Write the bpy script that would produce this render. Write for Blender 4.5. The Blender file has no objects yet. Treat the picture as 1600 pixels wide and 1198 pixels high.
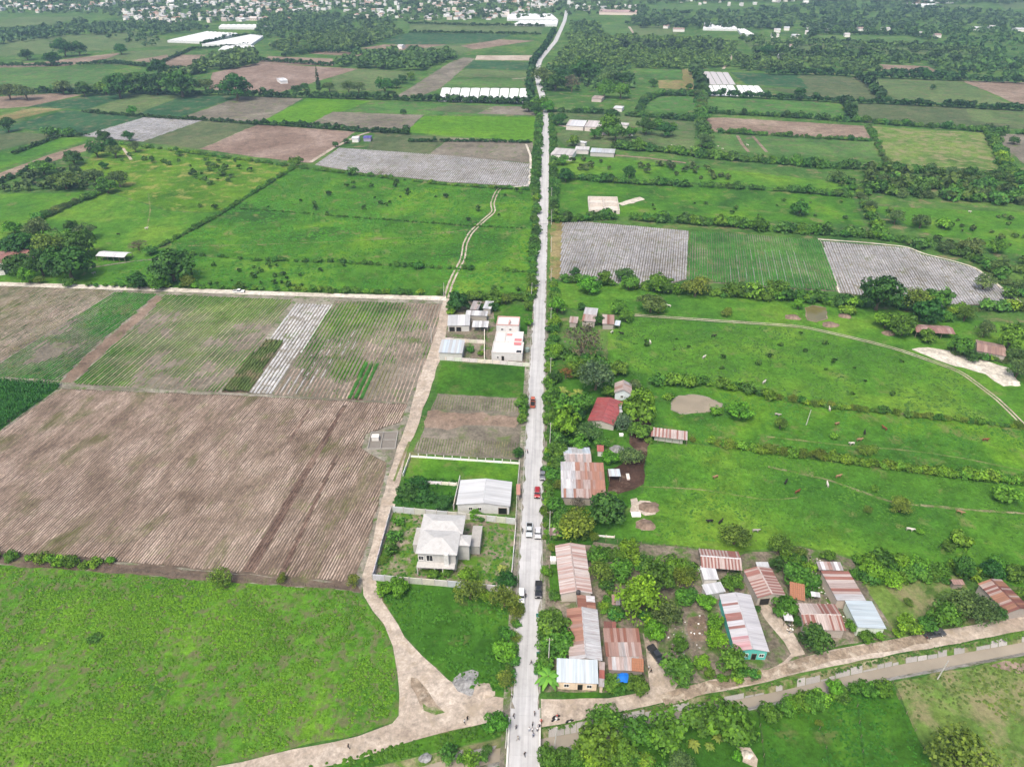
import bpy, bmesh, math, random
import numpy as np
from mathutils import Vector, Matrix, noise
from mathutils.geometry import tessellate_polygon
R = math.radians; HAZE = True
sc = bpy.context.scene
# ---------------------------------------------------------------- camera, sky, sun, exposure
CAM_H, FOC, PITCH = 145.0, 1109.0, math.atan(709.0/1109.0)
cam = bpy.data.cameras.new('camera'); camo = bpy.data.objects.new('camera', cam)
sc.collection.objects.link(camo); sc.camera = camo
camo.location = (0, 0, CAM_H); camo.rotation_euler = (math.pi/2-PITCH, 0, 0)
cam.sensor_fit = 'HORIZONTAL'; cam.sensor_width = 36; cam.lens = FOC/1600*36
cam.clip_start = 1; cam.clip_end = 9000
SUN_EL, SUN_AZ = 60.0, 205.0          # degrees; azimuth from +Y towards +X
w = bpy.data.worlds.new('World'); sc.world = w; w.use_nodes = True
nt = w.node_tree; bg = nt.nodes['Background']
sky = nt.nodes.new('ShaderNodeTexSky'); sky.sky_type = 'NISHITA'; sky.sun_disc = False
sky.sun_elevation = R(SUN_EL); sky.sun_rotation = R(SUN_AZ)
sky.air_density = 1.0; sky.dust_density = 6.0; sky.ozone_density = 0.6
nt.links.new(sky.outputs[0], bg.inputs[0]); bg.inputs[1].default_value = 0.115
sl = bpy.data.lights.new('sun', 'SUN'); so = bpy.data.objects.new('sun', sl); sc.collection.objects.link(so)
sl.energy = 1.5; sl.angle = R(16); sl.color = (1.0, 0.95, 0.87)
_d = Vector((math.sin(R(SUN_AZ))*math.cos(R(SUN_EL)), math.cos(R(SUN_AZ))*math.cos(R(SUN_EL)), math.sin(R(SUN_EL))))
so.rotation_euler = _d.to_track_quat('Z', 'Y').to_euler(); so.location = (0, 0, 400)
vs = sc.view_settings
vs.view_transform = 'Standard'; vs.look = 'None'; vs.gamma = 1; vs.use_curve_mapping = False; vs.exposure = 0.98
cy = sc.cycles
cy.max_bounces = 3; cy.diffuse_bounces = 2; cy.use_adaptive_sampling = True; cy.adaptive_threshold = 0.02; cy.glossy_bounces = 2; cy.transmission_bounces = 2; cy.volume_bounces = 0
cy.use_denoising = True; cy.caustics_reflective = False; cy.caustics_refractive = False
rnd = random.Random(7)
# ---------------------------------------------------------------- survey: plan of the place
SN, CS = math.sin(PITCH), math.cos(PITCH)
def S(y): return CAM_H/(FOC*SN+(y-599)*CS)          # metres per survey unit at that row
def G(x, y, z=0.0):
    t = (CAM_H-z)/(FOC*SN+(y-599)*CS)
    return Vector((t*(x-800), t*(FOC*CS-(y-599)*SN), z))
def g2(p): v = G(*p); return (v.x, v.y)
# ---------------------------------------------------------------- object helpers
COL = sc.collection
def link(o, parent=None):
    COL.objects.link(o)
    if parent is not None: o.parent = parent
    return o
LABELS = {}
def tag(o, label=None, cat=None, group=None, kind=None):
    if label:
        o['label'] = label
        LABELS.setdefault(label, []).append((o.name, group))
    if cat: o['category'] = cat
    if group: o['group'] = group
    if kind: o['kind'] = kind
    return o
def empty(name, loc, rz=0, parent=None):
    o = bpy.data.objects.new(name, None); o.empty_display_size = 0.5
    o.location = loc; o.rotation_euler = (0, 0, rz)
    return link(o, parent)
def ob(name, me, parent=None, col=None, loc=None, mw=None):
    o = bpy.data.objects.new(name, me)
    if col is not None: o.color = (*col[:3], 1)
    if mw is not None: o.matrix_local = mw
    if loc is not None: o.location = loc
    return link(o, parent)
def npmesh(name, v, f, mat=None, attr=None, smooth=False, mats=None, mi=None):
    v = np.asarray(v, np.float32); f = np.asarray(f, np.int32)
    me = bpy.data.meshes.new(name); k = f.shape[1]
    me.vertices.add(len(v)); me.vertices.foreach_set('co', v.ravel())
    me.loops.add(f.size); me.loops.foreach_set('vertex_index', f.ravel())
    me.polygons.add(len(f)); me.polygons.foreach_set('loop_start', np.arange(0, f.size, k, dtype=np.int32))
    if mats:
        for m in mats: me.materials.append(m)
        if mi is not None: me.polygons.foreach_set('material_index', np.asarray(mi, np.int32))
    elif mat: me.materials.append(mat)
    if attr is not None:
        a = me.attributes.new('tint', 'FLOAT', 'POINT'); a.data.foreach_set('value', np.asarray(attr, np.float32))
    me.update(calc_edges=True)
    if smooth: me.polygons.foreach_set('use_smooth', np.ones(len(f), bool))
    return me
def pymesh(name, v, f, mat=None, smooth=False):
    me = bpy.data.meshes.new(name); me.from_pydata([tuple(p) for p in v], [], f); me.update()
    if mat: me.materials.append(mat)
    if smooth:
        for p in me.polygons: p.use_smooth = True
    return me
class MB:
    """collects simple solids into one mesh"""
    def __init__(s): s.v = []; s.f = []; s.m = []
    def add(s, v, f, m=0):
        b = len(s.v); s.v += [tuple(p) for p in v]; s.f += [tuple(i+b for i in q) for q in f]; s.m += [m]*len(f); return s
    def box(s, x0, x1, y0, y1, z0, z1, m=0, tx=0, ty=0):
        v = [(x0, y0, z0), (x1, y0, z0), (x1, y1, z0), (x0, y1, z0), (x0+tx, y0+ty, z1), (x1-tx, y0+ty, z1), (x1-tx, y1-ty, z1), (x0+tx, y1-ty, z1)]
        return s.add(v, [(0, 3, 2, 1), (4, 5, 6, 7), (0, 1, 5, 4), (1, 2, 6, 5), (2, 3, 7, 6), (3, 0, 4, 7)], m)
    def tube(s, a, b, r0, r1=None, n=6, m=0):
        a, b = Vector(a), Vector(b); r1 = r0 if r1 is None else r1
        d = (b-a).normalized(); x = d.orthogonal().normalized(); y = d.cross(x)
        v = []
        for c, r in ((a, r0), (b, r1)):
            for i in range(n):
                q = 2*math.pi*i/n; v.append(c+(x*math.cos(q)+y*math.sin(q))*r)
        f = [(i, (i+1) % n, n+(i+1) % n, n+i) for i in range(n)]+[tuple(range(n-1, -1, -1)), tuple(range(n, 2*n))]
        return s.add(v, f, m)
    def prism(s, prof, a0, a1, axis='x', m=0):
        """profile (2-D) extruded along axis x (profile = y,z) or y (profile = x,z)"""
        n = len(prof); v = []
        for a in (a0, a1):
            for p in prof: v.append((a, p[0], p[1]) if axis == 'x' else (p[0], a, p[1]))
        f = [(i, (i+1) % n, n+(i+1) % n, n+i) for i in range(n)]+[tuple(range(n-1, -1, -1)), tuple(range(n, 2*n))]
        return s.add(v, f, m)
    def mesh(s, name, mats, smooth=False):
        me = bpy.data.meshes.new(name); me.from_pydata(s.v, [], s.f)
        for m in (mats if isinstance(mats, (list, tuple)) else [mats]): me.materials.append(m)
        me.polygons.foreach_set('material_index', s.m)
        bm = bmesh.new(); bm.from_mesh(me); bmesh.ops.recalc_face_normals(bm, faces=bm.faces); bm.to_mesh(me); bm.free()
        if smooth: me.polygons.foreach_set('use_smooth', [True]*len(me.polygons))
        me.update(); return me
    def build(s, name, mats, parent=None, col=None, smooth=False): return ob(name, s.mesh(name, mats, smooth), parent, col)
# ---------------------------------------------------------------- materials
def newmat(name, rough=0.8, spec=0.25, metal=0.0):
    m = bpy.data.materials.new(name); m.use_nodes = True
    b = m.node_tree.nodes['Principled BSDF']
    b.inputs['Roughness'].default_value = rough; b.inputs['Specular IOR Level'].default_value = spec; b.inputs['Metallic'].default_value = metal
    return m, m.node_tree, b
def N(t, typ, **kw):
    n = t.nodes.new(typ)
    for k, v in kw.items():
        if k in n.inputs.keys(): n.inputs[k].default_value = v
        else: setattr(n, k, v)
    return n
def coords(t, sx=1, sy=1, sz=1, rz=0):
    tc = N(t, 'ShaderNodeTexCoord'); mp = N(t, 'ShaderNodeMapping')
    mp.inputs['Scale'].default_value = (sx, sy, sz); mp.inputs['Rotation'].default_value = (0, 0, rz); mp.vector_type = 'TEXTURE' if rz else 'POINT'
    t.links.new(tc.outputs['Object'], mp.inputs['Vector']); return mp.outputs[0]
def noi(t, vec, scale, detail=4, rough=0.55, dist=0.0):
    n = N(t, 'ShaderNodeTexNoise'); n.inputs['Scale'].default_value = scale; n.inputs['Detail'].default_value = detail
    n.inputs['Roughness'].default_value = rough; n.inputs['Distortion'].default_value = dist
    t.links.new(vec, n.inputs['Vector']); return n.outputs[0]
def ramp(t, fac, stops, interp='LINEAR'):
    r = N(t, 'ShaderNodeValToRGB'); r.color_ramp.interpolation = interp; e = r.color_ramp.elements
    while len(e) < len(stops): e.new(0.5)
    for i, (p, c) in enumerate(stops):
        e[i].position = p; e[i].color = (*c, 1) if len(c) == 3 else c
    t.links.new(fac, r.inputs[0]); return r.outputs[0]
def mix(t, a, b, fac, mode='MIX'):
    m = N(t, 'ShaderNodeMix', data_type='RGBA', blend_type=mode)
    for s, v in ((m.inputs[0], fac), (m.inputs[6], a), (m.inputs[7], b)):
        if hasattr(v, 'links'): t.links.new(v, s)
        elif isinstance(v, (int, float)): s.default_value = v
        else: s.default_value = (*v[:3], 1)
    return m.outputs[2]
def gray(v): return (v, v, v)
def bump(t, b, h, strength=0.4, dist=0.2):
    n = N(t, 'ShaderNodeBump'); n.inputs['Strength'].default_value = strength; n.inputs['Distance'].default_value = dist
    t.links.new(h, n.inputs['Height']); t.links.new(n.outputs[0], b.inputs['Normal'])
def mat_ground(name, dark, mid, light, bare=None, amount=0.4, s=1.0, fine=(0.72, 1.25), bs=0.5, stretch=1, rz=0, bscale=0.11):
    m, t, b = newmat(name, 0.95, 0.08)
    v = coords(t, 1, 1, 1) if stretch == 1 else coords(t, stretch, 1, 1, rz)
    c = ramp(t, noi(t, v, 0.022*s, 7, 0.62, 0.6), [(0.34, dark), (0.5, mid), (0.64, light)])
    c2 = ramp(t, noi(t, v, 0.16*s, 5, 0.65), [(0.32, gray(0.66)), (0.5, gray(1.0)), (0.7, gray(1.28))])
    c = mix(t, c, c2, 0.9, 'MULTIPLY')
    c = mix(t, c, ramp(t, noi(t, v, 0.5*s, 4, 0.7, 0.5), [(0.36, gray(0.74)), (0.52, gray(1.0)), (0.68, gray(1.2))]), 0.85, 'MULTIPLY')
    if bare:
        k = ramp(t, noi(t, v, bscale*s, 8, 0.68, 0.4), [(0.62-amount*0.34, gray(0)), (0.74-amount*0.3, gray(1))])
        c = mix(t, c, bare, k)
    fn = noi(t, v, 1.1, 5, 0.75)
    c = mix(t, c, ramp(t, fn, [(0.3, gray(fine[0])), (0.7, gray(fine[1]))]), 1.0, 'MULTIPLY')
    t.links.new(c, b.inputs['Base Color']); bump(t, b, fn, bs, 0.35)
    return m
def mat_obj(name, rough=0.7, spec=0.3, metal=0.0, dirt=(0.25, 0.19, 0.13), amt=0.35, scale=0.9):
    """object colour with dust and wear"""
    m, t, b = newmat(name, rough, spec, metal); v = coords(t)
    oi = N(t, 'ShaderNodeObjectInfo'); n = noi(t, v, scale, 7, 0.7)
    k = ramp(t, n, [(0.45, gray(0)), (0.8, gray(amt))])
    c = mix(t, oi.outputs['Color'], dirt, k)
    c = mix(t, c, ramp(t, noi(t, v, scale*7, 3), [(0.3, gray(0.86)), (0.7, gray(1.1))]), 1.0, 'MULTIPLY')
    t.links.new(c, b.inputs['Base Color']); return m
def mat_flat(name, c, rough=0.7, spec=0.3, metal=0.0, var=0.12, scale=2.0):
    m, t, b = newmat(name, rough, spec, metal); v = coords(t)
    t.links.new(mix(t, c, ramp(t, noi(t, v, scale, 5, 0.65), [(0.3, gray(1-var)), (0.7, gray(1+var))]), 1.0, 'MULTIPLY'), b.inputs['Base Color']); return m
def foliage_mat(name):
    m, t, b = newmat(name, 0.6, 0.22)
    oi = N(t, 'ShaderNodeObjectInfo'); at = N(t, 'ShaderNodeAttribute'); at.attribute_name = 'tint'
    k = ramp(t, at.outputs['Fac'], [(0.0, gray(0.45)), (0.5, gray(0.95)), (1.0, (1.75, 1.55, 1.1))])
    c = mix(t, oi.outputs['Color'], k, 1.0, 'MULTIPLY')
    hs = N(t, 'ShaderNodeHueSaturation'); mr = N(t, 'ShaderNodeMapRange'); mr.inputs[3].default_value = 0.482; mr.inputs[4].default_value = 0.515
    t.links.new(oi.outputs['Random'], mr.inputs[0]); t.links.new(mr.outputs[0], hs.inputs['Hue']); t.links.new(c, hs.inputs['Color'])
    t.links.new(hs.outputs[0], b.inputs['Base Color'])
    tr = N(t, 'ShaderNodeBsdfTranslucent'); t.links.new(hs.outputs[0], tr.inputs[0]); ms = N(t, 'ShaderNodeMixShader'); ms.inputs[0].default_value = 0.28
    out = t.nodes['Material Output']; t.links.new(b.outputs[0], ms.inputs[1]); t.links.new(tr.outputs[0], ms.inputs[2]); t.links.new(ms.outputs[0], out.inputs[0])
    return m
def mat_tin(name, dirt, amt, rough=0.5):
    m, t, b = newmat(name, rough, 0.35); tc = N(t, 'ShaderNodeTexCoord'); oi = N(t, 'ShaderNodeObjectInfo')
    mp = N(t, 'ShaderNodeMapping'); mp.inputs['Scale'].default_value = (5, 1.3, 1); t.links.new(tc.outputs['Object'], mp.inputs['Vector'])
    ml = N(t, 'ShaderNodeMath', operation='MULTIPLY'); ml.inputs[1].default_value = 91.7; t.links.new(oi.outputs['Random'], ml.inputs[0])
    va = N(t, 'ShaderNodeVectorMath', operation='ADD'); t.links.new(mp.outputs[0], va.inputs[0]); t.links.new(ml.outputs[0], va.inputs[1])
    n1 = noi(t, va.outputs[0], 1.0, 6, 0.7); n2 = noi(t, va.outputs[0], 0.45, 3, 0.6)
    c = mix(t, oi.outputs['Color'], dirt, ramp(t, n1, [(0.44, gray(0)), (0.72, gray(amt))]))
    c = mix(t, c, ramp(t, n2, [(0.3, gray(0.78)), (0.7, gray(1.16))]), 1.0, 'MULTIPLY')
    t.links.new(c, b.inputs['Base Color']); return m
def mat_slab():
    m, t, b = newmat('concrete_slab', 0.85, 0.2); ge = N(t, 'ShaderNodeNewGeometry'); oi = N(t, 'ShaderNodeObjectInfo')
    def mp(sx):
        q = N(t, 'ShaderNodeMapping'); q.vector_type = 'TEXTURE'; q.inputs['Rotation'].default_value = (0, 0, math.atan2(1.0, 0.0475)); q.inputs['Scale'].default_value = (sx, 1, 1); t.links.new(ge.outputs['Position'], q.inputs['Vector']); return q.outputs[0]
    c = mix(t, oi.outputs['Color'], ramp(t, noi(t, mp(45), 1.1, 4, 0.6), [(0.35, gray(0.80)), (0.55, gray(1.0)), (0.75, gray(1.06))]), 1.0, 'MULTIPLY')
    c = mix(t, c, ramp(t, noi(t, mp(1), 0.35, 6, 0.7), [(0.3, gray(0.84)), (0.55, gray(1.0))]), 0.9, 'MULTIPLY')
    c = mix(t, c, (0.24, 0.21, 0.17), ramp(t, noi(t, mp(3), 0.8, 7, 0.72), [(0.62, gray(0)), (0.8, gray(0.5))]))
    t.links.new(c, b.inputs['Base Color']); return m
M = {}
GD, GM, GL = (0.027, 0.084, 0.012), (0.052, 0.145, 0.013), (0.095, 0.20, 0.014)
M['ground'] = mat_ground('rough_grass', (0.02975, 0.08075, 0.018), (0.051, 0.119, 0.022), (0.085, 0.1573, 0.03), (0.17, 0.15, 0.08), 0.25)
M['lush'] = mat_ground('lush_pasture', GD, GM, GL, (0.13, 0.15, 0.05), 0.22)
M['lush2'] = mat_ground('mown_pasture', (0.03791, 0.1155, 0.01294), (0.06067, 0.1588, 0.01478), (0.1074, 0.201, 0.02033), (0.13, 0.16, 0.05), 0.12)
M['tussock'] = mat_ground('tussock_pasture', (0.03696, 0.1121, 0.0121), (0.06866, 0.1763, 0.01452), (0.1056, 0.2243, 0.01694), (0.105, 0.118, 0.05), 0.46, 1.9, bscale=0.2)
M['dull'] = mat_ground('dull_pasture', (0.06, 0.1164, 0.0225), (0.09, 0.16, 0.0315), (0.13, 0.194, 0.0405), (0.19, 0.18, 0.09), 0.45)
M['yellowgreen'] = mat_ground('yellow_pasture', (0.04018, 0.108, 0.00864), (0.06888, 0.1548, 0.0108), (0.09758, 0.1872, 0.0144), (0.21, 0.21, 0.06), 0.3)
M['lime'] = mat_ground('lime_crop', (0.05508, 0.1443, 0.00864), (0.07344, 0.1789, 0.0108), (0.09792, 0.2078, 0.0144))
M['crop'] = mat_ground('green_crop', (0.0271, 0.1008, 0.01814), (0.03942, 0.14, 0.02218), (0.0616, 0.1736, 0.02822), (0.14, 0.13, 0.07), 0.15)
M['olive'] = mat_ground('olive_crop', (0.06, 0.10, 0.03), (0.09, 0.13, 0.04), (0.13, 0.16, 0.055), (0.20, 0.16, 0.10), 0.4)
M['deepgreen'] = mat_ground('deep_grass', (0.02351, 0.07854, 0.0088), (0.03918, 0.1155, 0.011), (0.06531, 0.1525, 0.0132), (0.1, 0.12, 0.04), 0.12)
M['straw'] = mat_ground('dry_grass', (0.136, 0.1156, 0.0476), (0.1904, 0.1564, 0.068), (0.2448, 0.204, 0.102), (0.09, 0.15, 0.03), 0.35)
M['soil'] = mat_ground('pale_soil', (0.148, 0.108, 0.08), (0.2, 0.148, 0.112), (0.256, 0.2, 0.156), (0.12, 0.13, 0.05), 0.1)
M['soil_dark'] = mat_ground('damp_soil', (0.0778, 0.05656, 0.04178), (0.1144, 0.0858, 0.06566), (0.151, 0.1218, 0.09152), (0.10, 0.12, 0.035), 0.16)
M['soil_grey'] = mat_ground('grey_soil', (0.1105, 0.09775, 0.0765), (0.153, 0.136, 0.1062), (0.1997, 0.1785, 0.1445), (0.09, 0.13, 0.035), 0.22)
M['soil_pink'] = mat_ground('ploughed_soil', (0.148, 0.1025, 0.07946), (0.2025, 0.1476, 0.1171), (0.2571, 0.1968, 0.1631), None)
ROWA = lambda vp: math.atan2(math.cos(PITCH)+709/FOC*math.sin(PITCH), (vp-800)/FOC)
M['ridge'] = mat_ground('dry_ridge', (0.1631, 0.1211, 0.09044), (0.284, 0.22, 0.1748), (0.4048, 0.3275, 0.2713), (0.10, 0.11, 0.035), 0.26, 6.0, (0.66, 1.25), stretch=2.2, rz=ROWA(1045), bscale=0.012)
M['damp'] = mat_ground('wet_furrow', (0.1077, 0.07163, 0.05655), (0.1527, 0.1056, 0.08294), (0.2153, 0.1546, 0.1206), None, 0, 3)
M['mulchsoil'] = mat_ground('yard_mulch', (0.03825, 0.0221, 0.017), (0.06375, 0.03825, 0.0289), (0.102, 0.068, 0.051), (0.20, 0.15, 0.11), 0.25)
M['yard'] = mat_ground('dusty_yard', (0.104, 0.092, 0.068), (0.16, 0.136, 0.104), (0.232, 0.2, 0.16), (0.06, 0.12, 0.02), 0.42, 2.2)
M['patchy'] = mat_ground('patchy_yard', (0.16, 0.128, 0.096), (0.208, 0.176, 0.132), (0.264, 0.224, 0.176), (0.07, 0.15, 0.015), 0.62, 2.5)
M['dirt'] = mat_ground('dirt_road', (0.2761, 0.2256, 0.1805), (0.3605, 0.3083, 0.2527), (0.4295, 0.376, 0.3177), (0.30, 0.25, 0.19), 0.32, 2.4, (0.86, 1.12), 0.3)
M['wet_dirt'] = mat_ground('wet_dirt', (0.184, 0.1452, 0.105), (0.2484, 0.198, 0.147), (0.3036, 0.2464, 0.189), (0.40, 0.35, 0.28), 0.3, 3)
M['white_dirt'] = mat_ground('white_gravel', (0.407, 0.3731, 0.3137), (0.4917, 0.4579, 0.39), (0.5596, 0.5257, 0.4579), None, 0, 2)
M['verge'] = mat_ground('verge', (0.136, 0.124, 0.096), (0.2, 0.184, 0.148), (0.264, 0.248, 0.208), (0.07, 0.12, 0.025), 0.35, 3)
M['gravel'] = mat_ground('grey_gravel', (0.176, 0.176, 0.176), (0.232, 0.232, 0.228), (0.288, 0.288, 0.28), None, 0, 4)
M['bank'] = mat_ground('bank', (0.12, 0.13, 0.06), (0.19, 0.18, 0.10), (0.26, 0.24, 0.16), (0.07, 0.14, 0.02), 0.5, 3)
M['lining'] = mat_ground('canal_lining', (0.256, 0.24, 0.208), (0.352, 0.328, 0.296), (0.44, 0.416, 0.384), (0.13, 0.15, 0.06), 0.3, 4)
M['foliage'] = foliage_mat('foliage')
M['bark'] = mat_flat('bark', (0.12, 0.09, 0.065), 0.95, 0.1, 0, 0.3, 3)
M['slab'] = mat_slab()
M['concrete'] = mat_obj('raw_concrete', 0.9, 0.15, 0, (0.22, 0.21, 0.19), 0.5, 0.7)
M['paint'] = mat_obj('wall_paint', 0.85, 0.2, 0, (0.30, 0.26, 0.21), 0.3, 0.8)
M['tin'] = mat_tin('tin_sheet', (0.17, 0.085, 0.058), 0.72)
M['tin_clean'] = mat_tin('painted_sheet', (0.33, 0.31, 0.28), 0.45, 0.45)
M['tile'] = mat_flat('clay_tile', (0.28, 0.13, 0.075), 0.9, 0.15, 0, 0.5, 3.5)
M['dark'] = mat_flat('dark_opening', (0.012, 0.012, 0.013), 0.4, 0.4)
M['wood'] = mat_flat('weathered_wood', (0.22, 0.18, 0.14), 0.9, 0.15, 0, 0.3)
M['white'] = mat_flat('white_paint', (0.74, 0.74, 0.72), 0.8, 0.2, 0, 0.06)
M['net'] = mat_flat('white_net', (0.62, 0.63, 0.64), 0.75, 0.2, 0, 0.05, 0.4)
M['net_grey'] = mat_flat('grey_net', (0.40, 0.385, 0.39), 0.8, 0.2, 0, 0.08, 0.4)
M['plastic'] = mat_ground('silver_mulch', (0.2298, 0.2298, 0.2355), (0.2873, 0.2873, 0.293), (0.3447, 0.3447, 0.3562), (0.16, 0.15, 0.10), 0.25, 2, (0.8, 1.15))
M['plastic_w'] = mat_ground('white_mulch', (0.408, 0.408, 0.408), (0.4624, 0.4624, 0.4624), (0.51, 0.51, 0.51), (0.20, 0.18, 0.13), 0.3, 2, (0.7, 1.15))
M['rubber'] = mat_flat('rubber', (0.02, 0.02, 0.02), 0.8, 0.3)
M['carpaint'] = mat_obj('car_paint', 0.28, 0.5, 0.15, (0.30, 0.26, 0.22), 0.12, 1.0)
M['glass'] = mat_flat('car_glass', (0.02, 0.025, 0.03), 0.08, 0.6)
M['lamp'] = mat_flat('lamp_lens', (0.75, 0.75, 0.72), 0.15, 0.6)
M['hide'] = mat_obj('hide', 0.8, 0.2, 0, (0.05, 0.035, 0.025), 0.25, 1.2)
M['skin'] = mat_flat('skin', (0.24, 0.12, 0.07), 0.6, 0.3)
M['hair'] = mat_flat('hair', (0.012, 0.01, 0.009), 0.6, 0.3)
M['cable'] = mat_flat('cable', (0.03, 0.03, 0.03), 0.6, 0.3)
M['tarp'] = mat_flat('blue_tarp', (0.01, 0.14, 0.52), 0.45, 0.4)
def water_mat(name, c):
    m, t, b = newmat(name, 0.07, 0.6); v = coords(t)
    t.links.new(ramp(t, noi(t, v, 0.12, 4), [(0.3, tuple(x*0.85 for x in c)), (0.7, tuple(x*1.12 for x in c))]), b.inputs['Base Color'])
    bump(t, b, noi(t, v, 2.5, 3), 0.06, 0.05); return m
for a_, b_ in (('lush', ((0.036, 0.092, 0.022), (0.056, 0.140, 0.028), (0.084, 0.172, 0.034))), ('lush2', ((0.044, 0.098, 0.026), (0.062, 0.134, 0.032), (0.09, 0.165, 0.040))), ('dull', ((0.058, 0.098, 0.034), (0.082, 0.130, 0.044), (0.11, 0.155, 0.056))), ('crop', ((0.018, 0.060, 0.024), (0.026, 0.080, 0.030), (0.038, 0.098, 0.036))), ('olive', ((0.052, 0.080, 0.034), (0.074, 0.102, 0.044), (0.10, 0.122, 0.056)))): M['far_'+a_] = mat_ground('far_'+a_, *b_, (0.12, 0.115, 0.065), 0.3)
M['water'] = water_mat('muddy_water', (0.27, 0.235, 0.18))
M['pond'] = water_mat('pond_water', (0.25, 0.21, 0.145))
M['pond2'] = water_mat('green_pond', (0.13, 0.115, 0.045))
# ---------------------------------------------------------------- the setting
_zi = [0]
def zlev(level):
    _zi[0] += 1; return 0.012*level+0.0007*_zi[0]
def rough(pts, amp=0.4, step=3.0, seed=0):
    """straight survey edges made uneven, in metres"""
    r = random.Random(seed); out = []; n = len(pts)
    for i in range(n):
        a, b = Vector(pts[i]), Vector(pts[(i+1) % n]); L = (b-a).length; k = max(1, min(60, int(L/step)))
        nn = Vector((-(b-a).y, (b-a).x))/max(L, 1e-6)
        for j in range(k):
            p = a.lerp(b, j/k)
            if j: p = p+nn*r.uniform(-amp, amp)
            out.append((p.x, p.y))
    return out
def sheet(name, px, mat, level=1, amp=0.4, step=3.0, world=False):
    w_ = px if world else [g2(p) for p in px]
    if amp: w_ = rough(w_, amp, step, len(px)*7+_zi[0])
    z = zlev(level); vv = [Vector((p[0], p[1], 0)) for p in w_]
    tri = tessellate_polygon([vv]); vz = [(p.x, p.y, z) for p in vv]
    f = []
    for a, b, c in tri:
        n = (vv[b]-vv[a]).cross(vv[c]-vv[a]).z
        f.append((a, b, c) if n > 0 else (a, c, b))
    return tag(ob(name, pymesh(name, vz, f, M[mat] if isinstance(mat, str) else mat)), kind='structure')
def ribbon(name, px, width, mat, level=3, jit=0.12, off=0.0, parent=None, step=3.0):
    P = [Vector(g2(p)) for p in px]; Q = []
    for a, b in zip(P, P[1:]):
        k = max(1, int((b-a).length/step)); Q += [a.lerp(b, i/k) for i in range(k)]
    Q.append(P[-1])
    for _ in range(2): Q = [Q[0]]+[(Q[i-1]+Q[i]*2+Q[i+1])/4 for i in range(1, len(Q)-1)]+[Q[-1]]
    z = zlev(level); v = []; r = random.Random(len(px)+int(width*10))
    for i, p in enumerate(Q):
        d = (Q[min(i+1, len(Q)-1)]-Q[max(i-1, 0)]).normalized(); n = Vector((-d.y, d.x))
        for s in (1, -1):
            q = p+n*(off+s*width/2*(1+r.uniform(-jit, jit))); v.append((q.x, q.y, z))
    f = [(2*i+1, 2*i+3, 2*i+2, 2*i) for i in range(len(Q)-1)]
    o = ob(name, pymesh(name, v, f, M[mat]), parent)
    return o if parent else tag(o, kind='structure')
def tracks(px, name='track', mat='dirt', gauge=1.5, wd=0.7, level=3):
    a = ribbon(name, px, wd, mat, level, 0.25, gauge/2); ribbon('wheel_rut', px, wd, mat, level, 0.25, -gauge/2, parent=a); return a
def inside(p, poly):
    c = False; j = len(poly)-1
    for i in range(len(poly)):
        (xi, yi), (xj, yj) = poly[i], poly[j]
        if (yi > p[1]) != (yj > p[1]) and p[0] < (xj-xi)*(p[1]-yi)/(yj-yi)+xi: c = not c
        j = i
    return c
VPY = -110.0
def rowdir(vpx):
    # world direction of rows that meet the survey horizon at vpx
    d = Vector(((vpx-800)/FOC, CS-(VPY-599)/FOC*SN)); return d.normalized()
def rows(name, parent, px, vpx, spacing, width, height, mat, seg=3.0, keep=None, jit=0.08, z=0.08, hj=0.3, latj=0.06, seed=1, world=False):
    poly = px if world else [g2(p) for p in px]
    d = rowdir(vpx); n = Vector((-d.y, d.x)); r = random.Random(seed)
    q = [(Vector(p).dot(n), Vector(p).dot(d)) for p in poly]; s0 = min(a for a, _ in q); s1 = max(a for a, _ in q)
    V = []; F = []; z = parent.data.vertices[0].co.z+z-0.10
    s = s0+spacing*0.5
    while s < s1:
        xs = []
        for i in range(len(q)):
            (a0, b0), (a1, b1) = q[i], q[(i+1) % len(q)]
            if (a0 <= s) != (a1 <= s): xs.append(b0+(b1-b0)*(s-a0)/(a1-a0))
        xs.sort()
        for u0, u1 in zip(xs[::2], xs[1::2]):
            u0 += r.uniform(0.2, 0.8); u1 -= r.uniform(0.2, 0.8); L = u1-u0
            if L < 1.5: continue
            k = max(1, int(L/seg)); prev = None; wob = r.uniform(-jit, jit)
            for j in range(k+1):
                u = u0+L*j/k; c = n*(s+wob+r.uniform(-latj, latj))+d*u
                q_ = 1.0 if keep is None else float(keep(c.x, c.y, r))
                if q_ < 0.12: prev = None; continue
                q_ = min(1.0, q_); h = height*(1+r.uniform(-hj, hj))*(0.35+0.65*q_); wd = width*(1+r.uniform(-0.15, 0.15))*(0.25+0.75*q_)
                b = len(V)
                for o_, hh in ((-0.5, 0), (-0.27, h), (0.27, h), (0.5, 0)):
                    p = c+n*(o_*wd); V.append((p.x, p.y, z+hh))
                if prev is not None:
                    for e in range(3): F.append((prev+e, prev+e+1, b+e+1, b+e))
                prev = b
        s += spacing
    if not F: return None
    me = npmesh(name, V, F, M[mat])
    o = ob(name, me, parent); o['kind'] = 'stuff'; return o
def nz(x, y, s, k=0): return noise.noise(Vector((x*s, y*s, k*3.7)))
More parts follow.
